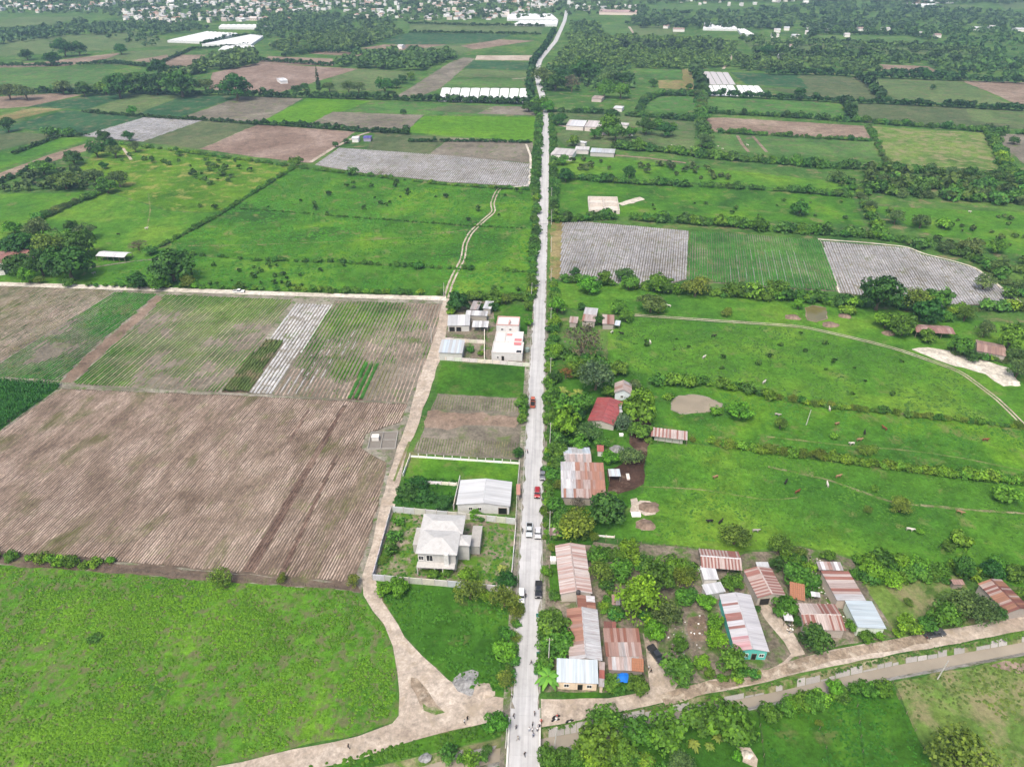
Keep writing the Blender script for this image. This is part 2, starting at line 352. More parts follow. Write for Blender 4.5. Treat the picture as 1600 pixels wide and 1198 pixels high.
# ground with the irrigation canal cut into it
rimN = [(-900, 1500), (300, 1243), (500, 1216), (600, 1194), (675, 1177), (755, 1159), (850, 1138), (920, 1124), (1050, 1096), (1200, 1068), (1300, 1044), (1400, 1023), (1500, 1007), (1600, 987), (1750, 958)]
watN = [(-900, 1520), (300, 1267), (500, 1238), (600, 1213), (690, 1189), (740, 1177), (850, 1153), (920, 1141), (1050, 1113), (1200, 1083), (1300, 1061), (1400, 1039), (1500, 1021), (1600, 1003), (1750, 973)]
watS = [(-900, 1545), (300, 1290), (500, 1262), (600, 1236), (690, 1211), (740, 1199), (850, 1172), (920, 1161), (1050, 1131), (1200, 1098), (1300, 1078), (1400, 1056), (1500, 1038), (1600, 1019), (1750, 988)]
rimS = [(-900, 1552), (300, 1297), (500, 1270), (600, 1243), (690, 1218), (740, 1206), (850, 1178), (920, 1167), (1050, 1137), (1200, 1103), (1300, 1083), (1400, 1061), (1500, 1043), (1600, 1024), (1750, 993)]
WZ = -1.3
def cl(L, z):
    p = [G(x, y, z) for x, y in L]
    a = p[0]+(p[0]-p[-1]).normalized()*2800; b = p[-1]+(p[-1]-p[0]).normalized()*2700
    return [a]+p+[b]
rn, wn, ws, rs = cl(rimN, 0), cl(watN, WZ), cl(watS, WZ), cl(rimS, 0)
GV = []; GF = []; GMI = []
def grow(line): b = len(GV); GV.extend([tuple(p) for p in line]); return b
far = [Vector((-2950+5900*i/(len(rn)-1), 2950, 0)) for i in range(len(rn))]
near = [Vector((-2950+5900*i/(len(rn)-1), -1400, 0)) for i in range(len(rn))]
for a in (rn, wn, ws, rs):
    for p in a: p.x = max(-2950, min(2950, p.x))
bed = [Vector((p.x, p.y, WZ-0.8)) for p in wn]; bed2 = [Vector((p.x, p.y, WZ-0.8)) for p in ws]
ids = [grow(L) for L in (far, rn, wn, bed, bed2, ws, rs, near)]
for k, (a, b) in enumerate(zip(ids, ids[1:])):
    for i in range(len(rn)-1):
        GF.append((a+i, b+i, b+i+1, a+i+1)); GMI.append((0, 1, 2, 2, 2, 2, 0)[k])
ground = bpy.data.meshes.new('ground'); ground.from_pydata(GV, [], GF); ground.update()
for m_ in ('ground', 'bank', 'lining'): ground.materials.append(M[m_])
ground.polygons.foreach_set('material_index', GMI)
tag(ob('ground', ground), kind='structure')
wv = [tuple(p+Vector((0, 0, 0.02))) for p in wn]+[tuple(p+Vector((0, 0, 0.02))) for p in ws]; nw = len(wn)
tag(ob('canal_water', pymesh('canal_water', wv, [(i, nw+i, nw+i+1, i+1) for i in range(nw-1)], M['water'])), kind='structure')
# concrete lining slabs of the canal's north side, broken in places
lin = tag(empty('canal_lining', (0, 0, 0)), kind='structure')
def lining(t0, t1, name='lining_slab', lo=0.02, hi=0.75):
    def at(L, t): i = min(len(L)-2, int(t)); return L[i].lerp(L[i+1], t-i)
    a0, a1, b0, b1 = at(wn, t0), at(wn, t1), at(rn, t0), at(rn, t1)
    v = [a0.lerp(b0, lo), a1.lerp(b1, lo), a1.lerp(b1, hi), a0.lerp(b0, hi)]
    nn = (v[1]-v[0]).cross(v[3]-v[0]).normalized(); nn = nn if nn.z > 0 else -nn
    mb = MB(); t_ = [p+nn*0.09 for p in v]; mb.add(v+t_, [(4, 5, 6, 7), (0, 1, 5, 4), (1, 2, 6, 5), (2, 3, 7, 6), (3, 0, 4, 7)])
    g = rnd.uniform(0.25, 0.33); mb.build(name, M['concrete'], lin, (g, g*0.96, g*0.91))
tt = 5.2
while tt < 16.6:
    st_ = rnd.uniform(.10, .24); bridge_ = 7.05 < tt < 8.6
    if 6.35 < tt < 7.1: tt = 7.1; continue
    if bridge_ or rnd.random() < .8: lining(tt, tt+st_-.012, hi=rnd.uniform(.85, .97) if bridge_ else max(.2, min(.95, .5+.75*nz(tt*6, 0, .5, 3)+rnd.uniform(-.15, .15))))
    tt += st_
# ---- pastures and fields, left of the road, near to far
sheet('field_margin', [(-95, 440), (400, 456), (700, 466), (692, 520), (668, 600), (640, 680), (612, 760), (590, 840), (572, 905), (564, 926), (320, 906), (-95, 876)], 'verge', 0)
sheet('pasture', [(-90, 876), (100, 888), (320, 905), (548, 922), (566, 935), (583, 958), (600, 978), (612, 1010), (619, 1050), (621, 1118), (612, 1128), (560, 1148), (455, 1169), (330, 1199), (200, 1230), (-90, 1290)], 'tussock', 1)
sheet('ditch_verge', [(-90, 858), (100, 871), (320, 892), (558, 914), (565, 926), (545, 922), (320, 906), (100, 889), (-90, 877)], 'soil_dark', 2, 0.5)
plough = [(-90, 735), (0, 675), (96, 607), (240, 613), (400, 619), (637, 631), (626, 660), (600, 668), (572, 678), (565, 700), (590, 715), (604, 722), (600, 748), (588, 800), (570, 860), (553, 911), (320, 891), (100, 870), (-90, 857)]
BANDS = [[g2(p) for p in q] for q in ([(534, 637), (539, 637), (398, 893), (378, 893)], [(523, 716), (526, 716), (446, 893), (438, 892)])]
f = sheet('ploughed_field', plough, 'soil_dark', 1)
rows('furrow_ridges', f, plough, 1045, 0.80, 0.56, 0.16, 'ridge', 2.5, jit=0.07, keep=lambda x, y, r: 0 if any(inside((x, y), q) for q in BANDS) else 0.9+r.uniform(-.25, .1)+0.35*nz(x, y, 0.03, 5))
for bp in ([(534, 637), (539, 637), (398, 893), (378, 893)], [(523, 716), (526, 716), (446, 893), (438, 892)], [(480, 640), (484, 640), (455, 690), (450, 690)]):
    fb = sheet('damp_band', bp, 'damp', 2, 0.15, 3); rows('furrow_ridges', fb, bp, 1045, 0.8, 0.5, 0.22, 'damp', 2.5, z=0.14)
corn = [(-90, 590), (0, 594), (94, 601), (90, 607), (0, 672), (-90, 733)]
f = sheet('corn_field', corn, 'crop', 1)
A1 = [(-90, 443), (160, 452), (178, 456), (0, 566), (-90, 618)]
A2 = [(180, 456), (245, 459), (222, 480), (150, 540), (92, 596), (0, 590), (-90, 586), (-90, 619), (0, 567)]
A3 = [(243, 462), (256, 464), (232, 488), (190, 528), (150, 562), (112, 598), (94, 597), (152, 541), (224, 480)]
A4 = [(258, 460), (458, 468), (420, 520), (340, 613), (114, 601), (152, 562), (192, 528), (234, 488)]
A6 = [(414, 531), (443, 533), (388, 614), (346, 613)]
A7 = [(464, 474), (522, 476), (425, 617), (386, 615), (442, 534), (420, 531)]
A8 = [(523, 470), (694, 475), (674, 545), (652, 600), (636, 630), (426, 618)]
A9 = [(567, 567), (594, 569), (564, 626), (538, 624)]
f = sheet('fallow_field', A1, 'soil_grey', 1); rows('stubble_rows', f, A1, 1075, 1.3, 0.7, 0.16, 'ridge', 3, keep=lambda x, y, r: 0.93+0.5*nz(x, y, 0.06, 8)+r.uniform(-.2, .2))
rows('weed_rows', f, A1, 1075, 1.3, 0.45, 0.3, 'olive', 1.6, keep=lambda x, y, r: 0.45+0.6*nz(x, y, 0.03, 1)+0.5*nz(x, y, 0.13, 1)+r.uniform(-.15, .15), z=0.1)
f = sheet('vegetable_field', A2, 'soil_grey', 1); rows('crop_rows', f, A2, 1065, 1.25, 0.75, 0.35, 'crop', 1.6, keep=lambda x, y, r: 0.72+0.9*nz(x, y, 0.035, 2)+0.5*nz(x, y, 0.13, 2)+r.uniform(-.15, .15), seed=2)
f = sheet('field_path', A3, 'soil', 2, 0.8)
f = sheet('vegetable_field', A4, 'soil_grey', 1); rows('crop_rows', f, A4, 985, 1.25, 0.72, 0.32, 'lush2', 1.6, keep=lambda x, y, r: 0.58+1.3*nz(x, y, 0.028, 3)+0.5*nz(x, y, 0.13, 3)+r.uniform(-.15, .15), seed=3)
rows('furrow_ridges', f, A4, 985, 2.5, 0.5, 0.13, 'ridge', 3, keep=lambda x, y, r: 0.6+0.5*nz(x, y, 0.06, 8)+r.uniform(-.2, .2), seed=8)
f = sheet('bean_field', A6, 'soil_dark', 2, 0.1); rows('crop_rows', f, A6, 930, 1.15, 0.75, 0.9, 'olive', 1.0, seed=4)
f = sheet('mulched_field', A7, 'soil_grey', 2, 0.2); rows('mulch_rows', f, A7, 903, 1.5, 1.0, 0.25, 'plastic_w', 1.5, keep=lambda x, y, r: 0.93+0.5*nz(x, y, 0.06, 8)+r.uniform(-.2, .2), seed=5)
f = sheet('mixed_field', A8, 'soil_grey', 1)
rows('ridge_rows', f, A8, 900, 1.5, 0.75, 0.2, 'ridge', 2, keep=lambda x, y, r: 0.75+0.5*nz(x, y, 0.06, 8)+r.uniform(-.2, .2), seed=6)
rows('crop_rows', f, A8, 900, 1.5, 0.85, 0.4, 'lush', 1.3, keep=lambda x, y, r: 0.36+1.6*nz(x, y, 0.03, 4)+0.5*nz(x, y, 0.13, 4)+r.uniform(-.15, .15), seed=7, z=0.14)
rows('mulch_rows', f, [(560, 480), (600, 482), (540, 560), (470, 618), (428, 617), (500, 540)], 900, 3.0, 0.55, 0.28, 'plastic_w', 2, keep=lambda x, y, r: 0.6+0.5*nz(x, y, 0.06, 8)+r.uniform(-.2, .2), seed=9, z=0.16)
f = sheet('seedling_bed', A9, 'soil_dark', 2, 0.1); rows('crop_rows', f, A9, 905, 2.2, 1.5, 0.7, 'crop', 1.0, seed=10)
# plots between the track and the road
sheet('meadow', [(584, 902), (800, 926), (806, 1000), (797, 1085), (772, 1086), (735, 1080), (700, 1060), (660, 1022), (632, 992), (600, 940)], 'deepgreen', 1)
sheet('house_plot', [(584, 899), (802, 921), (808, 812), (614, 793)], 'patchy', 2)
sheet('wild_plot', [(612, 790), (634, 746), (716, 750), (712, 797)], 'deepgreen', 2)
sheet('lawn', [(634, 744), (644, 711), (813, 723), (809, 760), (716, 750)], 'lush', 2)
p5 = [(684, 615), (816, 623), (812, 719), (646, 708)]
f = sheet('vacant_plot', p5, 'soil_grey', 1); sheet('sandy_patch', [(668, 642), (740, 645), (808, 652), (806, 668), (740, 664), (700, 672), (664, 668)], 'soil', 2, 1.2)
rows('weed_rows', f, [(684, 617), (814, 624), (812, 645), (670, 640)], 880, 1.0, 0.4, 0.15, 'olive', 1.2, keep=lambda x, y, r: 0.6+0.5*nz(x, y, 0.06, 8)+r.uniform(-.2, .2), seed=12)
rows('weed_rows', f, [(652, 682), (810, 690), (810, 716), (646, 706)], 880, 0.9, 0.4, 0.2, 'olive', 0.9, keep=lambda x, y, r: 0.55+0.5*nz(x, y, 0.06, 8)+r.uniform(-.2, .2), seed=13)
sheet('grass_plot', [(691, 566), (826, 573), (823, 620), (678, 613)], 'deepgreen', 1)
sheet('house_plot', [(700, 472), (772, 470), (773, 505), (828, 522), (828, 571), (688, 562), (690, 535)], 'yard', 1)
sheet('grass_plot', [(772, 474), (832, 478), (829, 524), (806, 518), (790, 500), (772, 504)], 'deepgreen', 1)
# pastures beyond the white track
sheet('pasture', [(-120, 306), (165, 300), (262, 330), (345, 335), (250, 386), (190, 405), (130, 452), (-120, 438)], 'lush2', 1)
sheet('pasture', [(346, 334), (400, 300), (462, 262), (560, 273), (700, 289), (830, 297), (838, 357), (745, 354), (560, 341), (400, 329)], 'lush', 1)
sheet('pasture', [(345, 336), (400, 330), (560, 342), (745, 355), (838, 358), (834, 424), (680, 418), (540, 410), (400, 407), (285, 396), (255, 386)], 'lush', 1)
sheet('pasture', [(190, 405), (255, 387), (285, 397), (400, 408), (540, 411), (680, 419), (833, 425), (831, 466), (700, 462), (400, 453), (130, 449)], 'lush2', 1)
sheet('pasture', [(150, 234), (190, 225), (330, 243), (462, 261), (400, 299), (345, 333), (262, 329), (168, 299), (120, 270)], 'yellowgreen', 1)
# field strips further off
U1 = [(492, 258), (530, 231), (700, 243), (829, 256), (826, 292), (700, 285), (560, 270)]
f = sheet('mulched_field', U1, 'soil_grey', 1); rows('mulch_rows', f, U1, 1020, 1.5, 1.2, 0.2, 'plastic', 4, keep=lambda x, y, r: 0.94+0.7*nz(x, y, 0.02, 2)+0.5*nz(x, y, 0.13, 2)+r.uniform(-.15, .15), seed=21)
FF = [
 ('olive_field', [(572, 233), (588, 207), (702, 215), (668, 242)], 'olive'), ('fallow_field', [(703, 215), (832, 222), (829, 255), (670, 242)], 'soil_grey'),
 ('lush_crop_field', [(632, 207), (664, 181), (836, 183), (833, 222)], 'lime'), ('bare_field', [(312, 233), (402, 195), (556, 206), (486, 255), (400, 246)], 'soil_pink'),
 ('olive_field', [(224, 222), (318, 188), (400, 194), (311, 233)], 'olive'), ('crop_field', [(38, 202), (135, 175), (226, 183), (125, 212)], 'crop'),
 ('crop_field', [(45, 167), (140, 149), (211, 148), (132, 172)], 'crop'), ('olive_field', [(133, 172), (212, 148), (290, 149), (214, 177)], 'dull'),
 ('crop_field', [(216, 177), (291, 149), (374, 150), (280, 184)], 'crop'), ('bare_field', [(282, 185), (376, 151), (474, 154), (404, 193)], 'soil_grey'),
 ('lime_field', [(403, 193), (482, 153), (578, 158), (540, 173), (470, 198)], 'lime'), ('bare_field', [(476, 198), (520, 175), (662, 180), (633, 207)], 'soil_grey'),
 ('meadow', [(542, 174), (590, 160), (836, 165), (836, 181), (664, 180)], 'lush'), ('brown_field', [(660, 172), (710, 164), (770, 165), (740, 178)], 'olive'), ('brown_field', [(744, 178), (772, 166), (836, 167), (836, 181)], 'soil_grey'),
 ('ripe_field', [(-80, 200), (50, 169), (100, 170), (0, 192), (-80, 214)], 'straw'), ('bare_field', [(-80, 156), (90, 146), (128, 149), (44, 167), (-80, 176)], 'soil'),
 ('crop_field', [(-80, 222), (104, 172), (134, 175), (36, 202), (-80, 236)], 'crop'), ('olive_field', [(-80, 214), (40, 207), (92, 214), (-80, 252)], 'olive'),
 ('crop_field', [(-80, 258), (98, 214), (140, 218), (60, 243), (-80, 294)], 'lush2'), ('bare_field', [(-80, 300), (70, 244), (150, 220), (168, 225), (80, 253), (-80, 312)], 'soil'),
 ('pasture', [(-80, 108), (110, 107), (230, 117), (292, 122), (150, 140), (-80, 150)], 'lush2'), ('bare_field', [(-80, 105), (60, 98), (185, 83), (190, 88), (100, 104), (-80, 108)], 'soil'),
 ('field', [(148, 99), (200, 80), (300, 75), (300, 80), (230, 105)], 'dull'), ('bare_field', [(205, 95), (260, 86), (272, 89), (238, 98)], 'soil'), ('bare_field', [(250, 97), (280, 86), (322, 86), (300, 108), (262, 108)], 'soil'),
 ('bare_field', [(326, 140), (332, 114), (402, 99), (560, 108), (500, 126), (430, 147)], 'soil_pink'), ('dull_field', [(520, 120), (562, 108), (652, 112), (640, 121), (598, 142), (516, 142)], 'dull'),
 ('bare_field', [(618, 152), (700, 100), (724, 90), (742, 92), (712, 118), (690, 137), (660, 150)], 'soil_grey'), ('crop_field', [(738, 95), (836, 98), (832, 111), (728, 107)], 'crop'),
 ('crop_field', [(728, 108), (832, 112), (830, 122), (712, 121)], 'dull'), ('crop_field', [(706, 124), (830, 123), (828, 137), (690, 136)], 'lush2'),
 ('pale_yard', [(745, 87), (836, 87), (836, 95), (742, 94)], 'dirt'), ('far_field', [(592, 66), (640, 51), (800, 55), (770, 66), (640, 72)], 'crop'),
 ('far_field', [(600, 80), (640, 73), (770, 67), (720, 86)], 'dull'), ('bare_field', [(560, 76), (600, 70), (700, 70), (640, 79)], 'soil'), ('bare_field', [(720, 72), (780, 62), (836, 64), (740, 78)], 'soil'),
 ('far_field', [(640, 40), (660, 33), (840, 38), (850, 42), (846, 53), (640, 50)], 'dull'), ('far_field', [(545, 44), (600, 36), (640, 37), (630, 45)], 'lush2'),
 ('far_pasture', [(-60, 70), (60, 58), (210, 49), (250, 60), (300, 70), (180, 78), (-60, 92)], 'dull'), ('far_pasture', [(-60, 44), (30, 27), (130, 26), (60, 45), (-60, 54)], 'dull'), ('far_pasture', [(216, 45), (230, 43), (252, 45), (246, 51)], 'lime'),
 ('bare_field', [(400, 100), (420, 88), (520, 92), (520, 103)], 'soil'), ('bare_field', [(480, 84), (500, 79), (585, 84), (575, 89)], 'soil'),
 # right of the road
 ('pasture', [(858, 336), (862, 278), (1000, 286), (1150, 291), (1332, 308), (1352, 352), (1100, 342), (960, 338)], 'lush'), ('pasture', [(862, 274), (866, 244), (960, 247), (1100, 262), (1340, 288), (1332, 304), (1150, 288), (1000, 283)], 'lush2'),
 ('pasture', [(1352, 322), (1700, 336), (1700, 420), (1600, 400), (1440, 362)], 'lush2'), ('field', [(866, 210), (890, 198), (960, 205), (1085, 205), (1086, 235), (960, 232), (880, 226)], 'dull'),
 ('pasture', [(866, 168), (1000, 178), (1090, 186), (1085, 204), (960, 198), (866, 192)], 'dull'), ('pasture', [(1003, 155), (1050, 149), (1096, 152), (1088, 174), (998, 172)], 'lush'), ('pasture', [(1098, 152), (1310, 160), (1328, 187), (1106, 178)], 'lush'),
 ('bare_field', [(1100, 185), (1130, 184), (1350, 197), (1362, 218), (1280, 215), (1105, 205)], 'soil'), ('pasture', [(1106, 209), (1280, 216), (1362, 219), (1374, 247), (1200, 241), (1112, 232)], 'lush2'),
 ('pasture', [(1362, 198), (1542, 208), (1564, 267), (1390, 262)], 'dull'), ('bare_field', [(1545, 209), (1700, 214), (1700, 290), (1600, 256)], 'soil_grey'), ('scrub_field', [(1335, 162), (1700, 176), (1700, 206), (1345, 192)], 'olive'), ('scrub_field', [(1510, 170), (1700, 178), (1700, 200), (1520, 190)], 'dull'),
 ('crop_field', [(1140, 113), (1246, 117), (1264, 139), (1166, 132)], 'crop'), ('fallow_field', [(1248, 117), (1352, 122), (1376, 157), (1270, 152), (1190, 138), (1264, 140)], 'olive'),
 ('pasture', [(1356, 122), (1502, 127), (1584, 166), (1376, 157)], 'dull'), ('bare_field', [(1374, 101), (1450, 104), (1484, 121), (1380, 116)], 'soil'), ('bare_field', [(1500, 126), (1700, 132), (1700, 172), (1590, 164), (1560, 150)], 'soil'),
 ('small_field', [(1010, 108), (1064, 110), (1067, 124), (1012, 122)], 'lush'), ('dry_field', [(1066, 108), (1080, 108), (1086, 141), (1030, 138), (1027, 126), (1067, 125)], 'straw'),
 ('far_field', [(1276, 56), (1420, 58), (1440, 64), (1400, 68), (1290, 63)], 'lush2'), ('far_field', [(1250, 66), (1530, 80), (1540, 86), (1270, 84)], 'dull'), ('far_field', [(1160, 62), (1260, 66), (1270, 86), (1180, 84)], 'dull'),
 ('far_field', [(936, 38), (980, 38), (985, 55), (936, 55)], 'lush2'), ('far_field', [(985, 40), (1060, 42), (1060, 56), (992, 56)], 'dull'), ('far_field', [(1016, 8), (1180, 8), (1100, 18), (1016, 14)], 'lush2'), ('bare_field', [(1400, -8), (1450, -6), (1450, 8), (1410, 6)], 'soil'), ('far_field', [(1470, 8), (1520, 8), (1516, 12), (1470, 12)], 'dull'), ('far_field', [(1550, 0), (1700, 4), (1700, 16), (1570, 14)], 'dull')]
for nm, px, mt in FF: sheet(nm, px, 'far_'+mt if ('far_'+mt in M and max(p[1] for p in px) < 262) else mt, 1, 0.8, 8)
U7 = [(126, 213), (228, 183), (318, 188), (222, 222)]
f = sheet('mulched_field', U7, 'soil_grey', 1); rows('mulch_rows', f, U7, 1000, 1.5, 1.2, 0.2, 'plastic', 4, keep=lambda x, y, r: 0.93+0.5*nz(x, y, 0.06, 8)+r.uniform(-.2, .2), seed=22)
# mulched fields to the right of the road
M1 = [(878, 348), (905, 346), (1000, 354), (1076, 361), (1073, 437), (1010, 452), (940, 440), (874, 438)]
f = sheet('mulched_field', M1, 'soil_grey', 1); rows('mulch_rows', f, M1, 1096, 1.25, 0.95, 0.25, 'plastic', 2.5, keep=lambda x, y, r: 0.97+0.5*nz(x, y, 0.06, 8)+r.uniform(-.2, .2), seed=23)
sheet('dry_strip', [(861, 350), (864, 346), (880, 347), (875, 430), (866, 440), (859, 436)], 'straw', 2, 0.6)
M2 = [(1080, 362), (1180, 367), (1282, 376), (1310, 456), (1200, 449), (1076, 439)]
f = sheet('vegetable_field', M2, 'soil_grey', 1); rows('crop_rows', f, M2, 1098, 1.25, 1.1, 0.45, 'crop', 1.5, keep=lambda x, y, r: 1.0+0.5*nz(x, y, 0.04, 2)+0.5*nz(x, y, 0.13, 2)+r.uniform(-.15, .15), seed=24)
rows('mulch_rows', f, [(1150, 390), (1240, 392), (1300, 450), (1130, 444)], 1098, 3.75, 0.32, 0.48, 'plastic', 2, keep=lambda x, y, r: 0.3+0.5*nz(x, y, 0.06, 8)+r.uniform(-.2, .2), seed=25)
M3 = [(1284, 377), (1420, 388), (1440, 398), (1490, 410), (1524, 420), (1594, 474), (1470, 480), (1312, 458)]
f = sheet('mulched_field', M3, 'soil_grey', 1); rows('mulch_rows', f, M3, 1100, 1.3, 1.0, 0.28, 'plastic', 2, keep=lambda x, y, r: 0.955+0.5*nz(x, y, 0.06, 8)+r.uniform(-.2, .2), seed=26)
ribbon('field_edge', [(1278, 374), (1350, 379), (1420, 386), (1440, 396), (1490, 408), (1524, 418), (1596, 474)], 1.3, 'white_dirt', 3)
ribbon('field_edge', [(1281, 376), (1296, 415), (1312, 458)], 0.9, 'white_dirt', 3)
# pastures to the right
sheet('pasture', [(862, 440), (1000, 448), (1100, 455), (1350, 480), (1700, 520), (1700, 740), (1600, 662), (1560, 624), (1500, 582), (1400, 547), (1320, 527), (1250, 512), (1100, 502), (985, 494), (880, 480), (858, 520)], 'lush2', 1)
sheet('pasture', [(950, 520), (985, 495), (1100, 503), (1250, 513), (1320, 528), (1400, 548), (1500, 583), (1560, 625), (1598, 664), (1450, 650), (1300, 633), (1200, 618), (1100, 598), (1020, 596), (950, 590)], 'dull', 1).data.materials[0] = M['lush2']
sheet('pasture', [(1015, 600), (1100, 600), (1200, 620), (1300, 635), (1450, 652), (1700, 682), (1700, 772), (1450, 739), (1350, 727), (1200, 705), (1080, 692), (1016, 690)], 'lush', 1)
sheet('pasture', [(1012, 694), (1080, 694), (1200, 707), (1350, 729), (1450, 741), (1700, 774), (1700, 960), (1560, 905), (1500, 890), (1330, 870), (1250, 852), (1160, 862), (1090, 856), (930, 838), (960, 790), (1005, 770)], 'lush2', 1)
sheet('meadow', [(1330, 900), (1500, 898), (1520, 930), (1580, 965), (1410, 998), (1385, 985)], 'yellowgreen', 1).data.materials[0] = M['dull']
sheet('yard', [(848, 560), (1012, 585), (1010, 700), (1000, 770), (940, 842), (848, 850)], 'deepgreen', 1)
sheet('feed_yard', [(985, 655), (1018, 654), (1017, 690), (1008, 720), (1006, 756), (972, 770), (952, 776), (948, 735), (972, 725), (985, 700)], 'mulchsoil', 2, 0.6)
sheet('dusty_lot', [(926, 846), (1020, 852), (1092, 859), (1100, 884), (1090, 900), (1000, 892), (930, 868)], 'yard', 2, 0.7)
sheet('yard', [(850, 850), (928, 848), (932, 868), (1000, 893), (1092, 900), (1160, 866), (1250, 854), (1330, 874), (1360, 930), (1400, 995), (1300, 1012), (1200, 1044), (1110, 1060), (1050, 1074), (1020, 1072), (945, 1082), (850, 1082)], 'yard', 1)
sheet('driveway', [(1186, 950), (1200, 944), (1220, 965), (1240, 990), (1258, 1022), (1210, 1042), (1236, 1022), (1210, 985)], 'dirt', 3, 0.5)
sheet('driveway', [(1004, 990), (1018, 985), (1030, 1025), (1060, 1068), (1052, 1080), (1016, 1078), (1012, 1040)], 'dirt', 3, 0.5)
sheet('bare_patch', [(1075, 965), (1100, 960), (1104, 1000), (1080, 1002)], 'soil', 3, 0.8)
sheet('grass_verge', [(885, 1082), (948, 1084), (945, 1090), (890, 1092), (872, 1086)], 'deepgreen', 3, 0.4)
sheet('grass_yard', [(860, 836), (930, 842), (925, 852), (874, 850), (874, 925), (860, 925)], 'deepgreen', 2, 0.3)
sheet('grass_yard', [(934, 690), (970, 682), (990, 700), (960, 708), (938, 706)], 'lush', 2, 0.4)
# south of the canal
sheet('orchard_ground', [(852, 1182), (920, 1170), (1050, 1140), (1185, 1109), (1200, 1240), (850, 1260)], 'deepgreen', 1)
sheet('meadow', [(1186, 1109), (1300, 1086), (1394, 1066), (1416, 1115), (1456, 1200), (1500, 1290), (1205, 1290)], 'deepgreen', 1)
sheet('pasture', [(1396, 1065), (1500, 1046), (1600, 1027), (1750, 997), (1800, 1300), (1502, 1290), (1458, 1200), (1418, 1115)], 'dull', 1).data.materials[0] = M['dull']
sheet('bare_patch', [(1545, 1040), (1570, 1032), (1640, 1030), (1640, 1050), (1590, 1052)], 'soil', 2, 1.0)
sheet('sand_heap_base', [(1150, 1166), (1172, 1168), (1184, 1186), (1182, 1200), (1160, 1190)], 'dirt', 2, 1.0, 1.5)
sheet('canal_verge', [(460, 1204), (575, 1182), (660, 1154), (745, 1134), (798, 1122), (797, 1146), (755, 1157), (675, 1175), (600, 1192), (480, 1218)], 'deepgreen', 2, 0.5)
# ---- dirt tracks and roads
sheet('dirt_road', [(250, 1222), (340, 1197), (455, 1171), (560, 1150), (613, 1130), (623, 1118), (621, 1050), (614, 1010), (600, 975), (583, 955), (568, 930), (566, 900), (582, 850), (592, 800), (605, 750), (620, 700), (640, 650), (652, 600), (668, 555), (684, 510), (692, 466), (702, 466), (701, 500), (694, 540), (675, 600), (658, 650), (636, 705), (626, 750), (615, 798), (600, 850), (583, 898), (598, 940), (632, 995), (660, 1025), (700, 1062), (735, 1082), (772, 1088), (801, 1092), (800, 1119), (745, 1133), (660, 1153), (575, 1181), (470, 1204), (300, 1252)], 'dirt', 3, 0.35, 4)
sheet('worn_patch', [(642, 1058), (652, 1060), (668, 1078), (682, 1100), (694, 1112), (676, 1116), (658, 1106), (650, 1085)], 'wet_dirt', 4, 1.2, 2)
sheet('weed_patch', [(660, 1098), (680, 1104), (696, 1113), (680, 1117), (662, 1110)], 'bank', 5, 1.2, 1.5)
sheet('gravel_patch', [(706, 1066), (718, 1052), (738, 1046), (748, 1050), (746, 1062), (752, 1078), (735, 1088), (715, 1080)], 'gravel', 5, 0.8, 2)
ribbon('median_grass', [(640, 690), (628, 718), (616, 752)], 0.8, 'olive', 4, 0.4)
sheet('dirt_road', [(845, 1092), (950, 1091), (1020, 1077), (1050, 1078), (1110, 1062), (1200, 1046), (1250, 1028), (1300, 1015), (1400, 998), (1500, 980), (1600, 963), (1750, 932), (1750, 953), (1600, 985), (1500, 1005), (1400, 1021), (1300, 1041), (1200, 1065), (1100, 1084), (1050, 1094), (980, 1110), (920, 1122), (846, 1136)], 'dirt', 3, 0.25, 4)
ribbon('wheel_stain', [(1035, 1094), (1090, 1078), (1150, 1066), (1190, 1056), (1260, 1036), (1320, 1020), (1400, 1008), (1445, 996)], 2.6, 'wet_dirt', 4, 0.3)
sheet('white_road', [(-120, 437), (0, 441), (200, 447), (400, 455), (560, 460), (697, 463), (697, 470), (560, 466), (400, 461), (200, 454), (0, 447), (-120, 443)], 'white_dirt', 3, 0.15, 6)
tracks([(697, 465), (705, 440), (712, 426), (723, 405), (727, 380), (735, 364), (752, 348), (772, 331), (769, 318), (775, 302), (782, 293)], gauge=2.0, wd=0.9)
ribbon('track', [(782, 293), (826, 291), (829, 268), (829, 244), (822, 226)], 1.6, 'white_dirt', 3)
ribbon('track', [(280, 385), (400, 383), (520, 378), (640, 371), (740, 358)], 1.0, 'dull', 2, 0.4)
tracks([(985, 492), (1100, 500), (1250, 510), (1320, 525), (1400, 545), (1500, 580), (1560, 625), (1602, 667), (1700, 760)], gauge=1.4, wd=0.55)
ribbon('track', [(1200, 730), (1290, 748), (1390, 785), (1500, 795), (1602, 803), (1700, 810)], 0.9, 'bank', 3, 0.5); ribbon('track', [(1000, 760), (1100, 765), (1200, 782), (1250, 777)], 0.4, 'dull', 3, 0.6)
ribbon('track', [(1196, 682), (1300, 694), (1420, 704), (1500, 715), (1620, 740)], 0.7, 'dull', 3, 0.4)
ribbon('track', [(140, 419), (190, 411), (250, 404)], 1.4, 'verge', 3)
ribbon('track', [(192, 232), (198, 240), (205, 250)], 2, 'dirt', 3); ribbon('track', [(232, 302), (235, 330), (229, 360)], 0.8, 'dull', 2)
ribbon('track', [(485, 254), (520, 232), (560, 212), (580, 206)], 3, 'dirt', 3); ribbon('track', [(872, 196), (900, 201), (940, 207), (945, 212)], 4, 'dirt', 3)
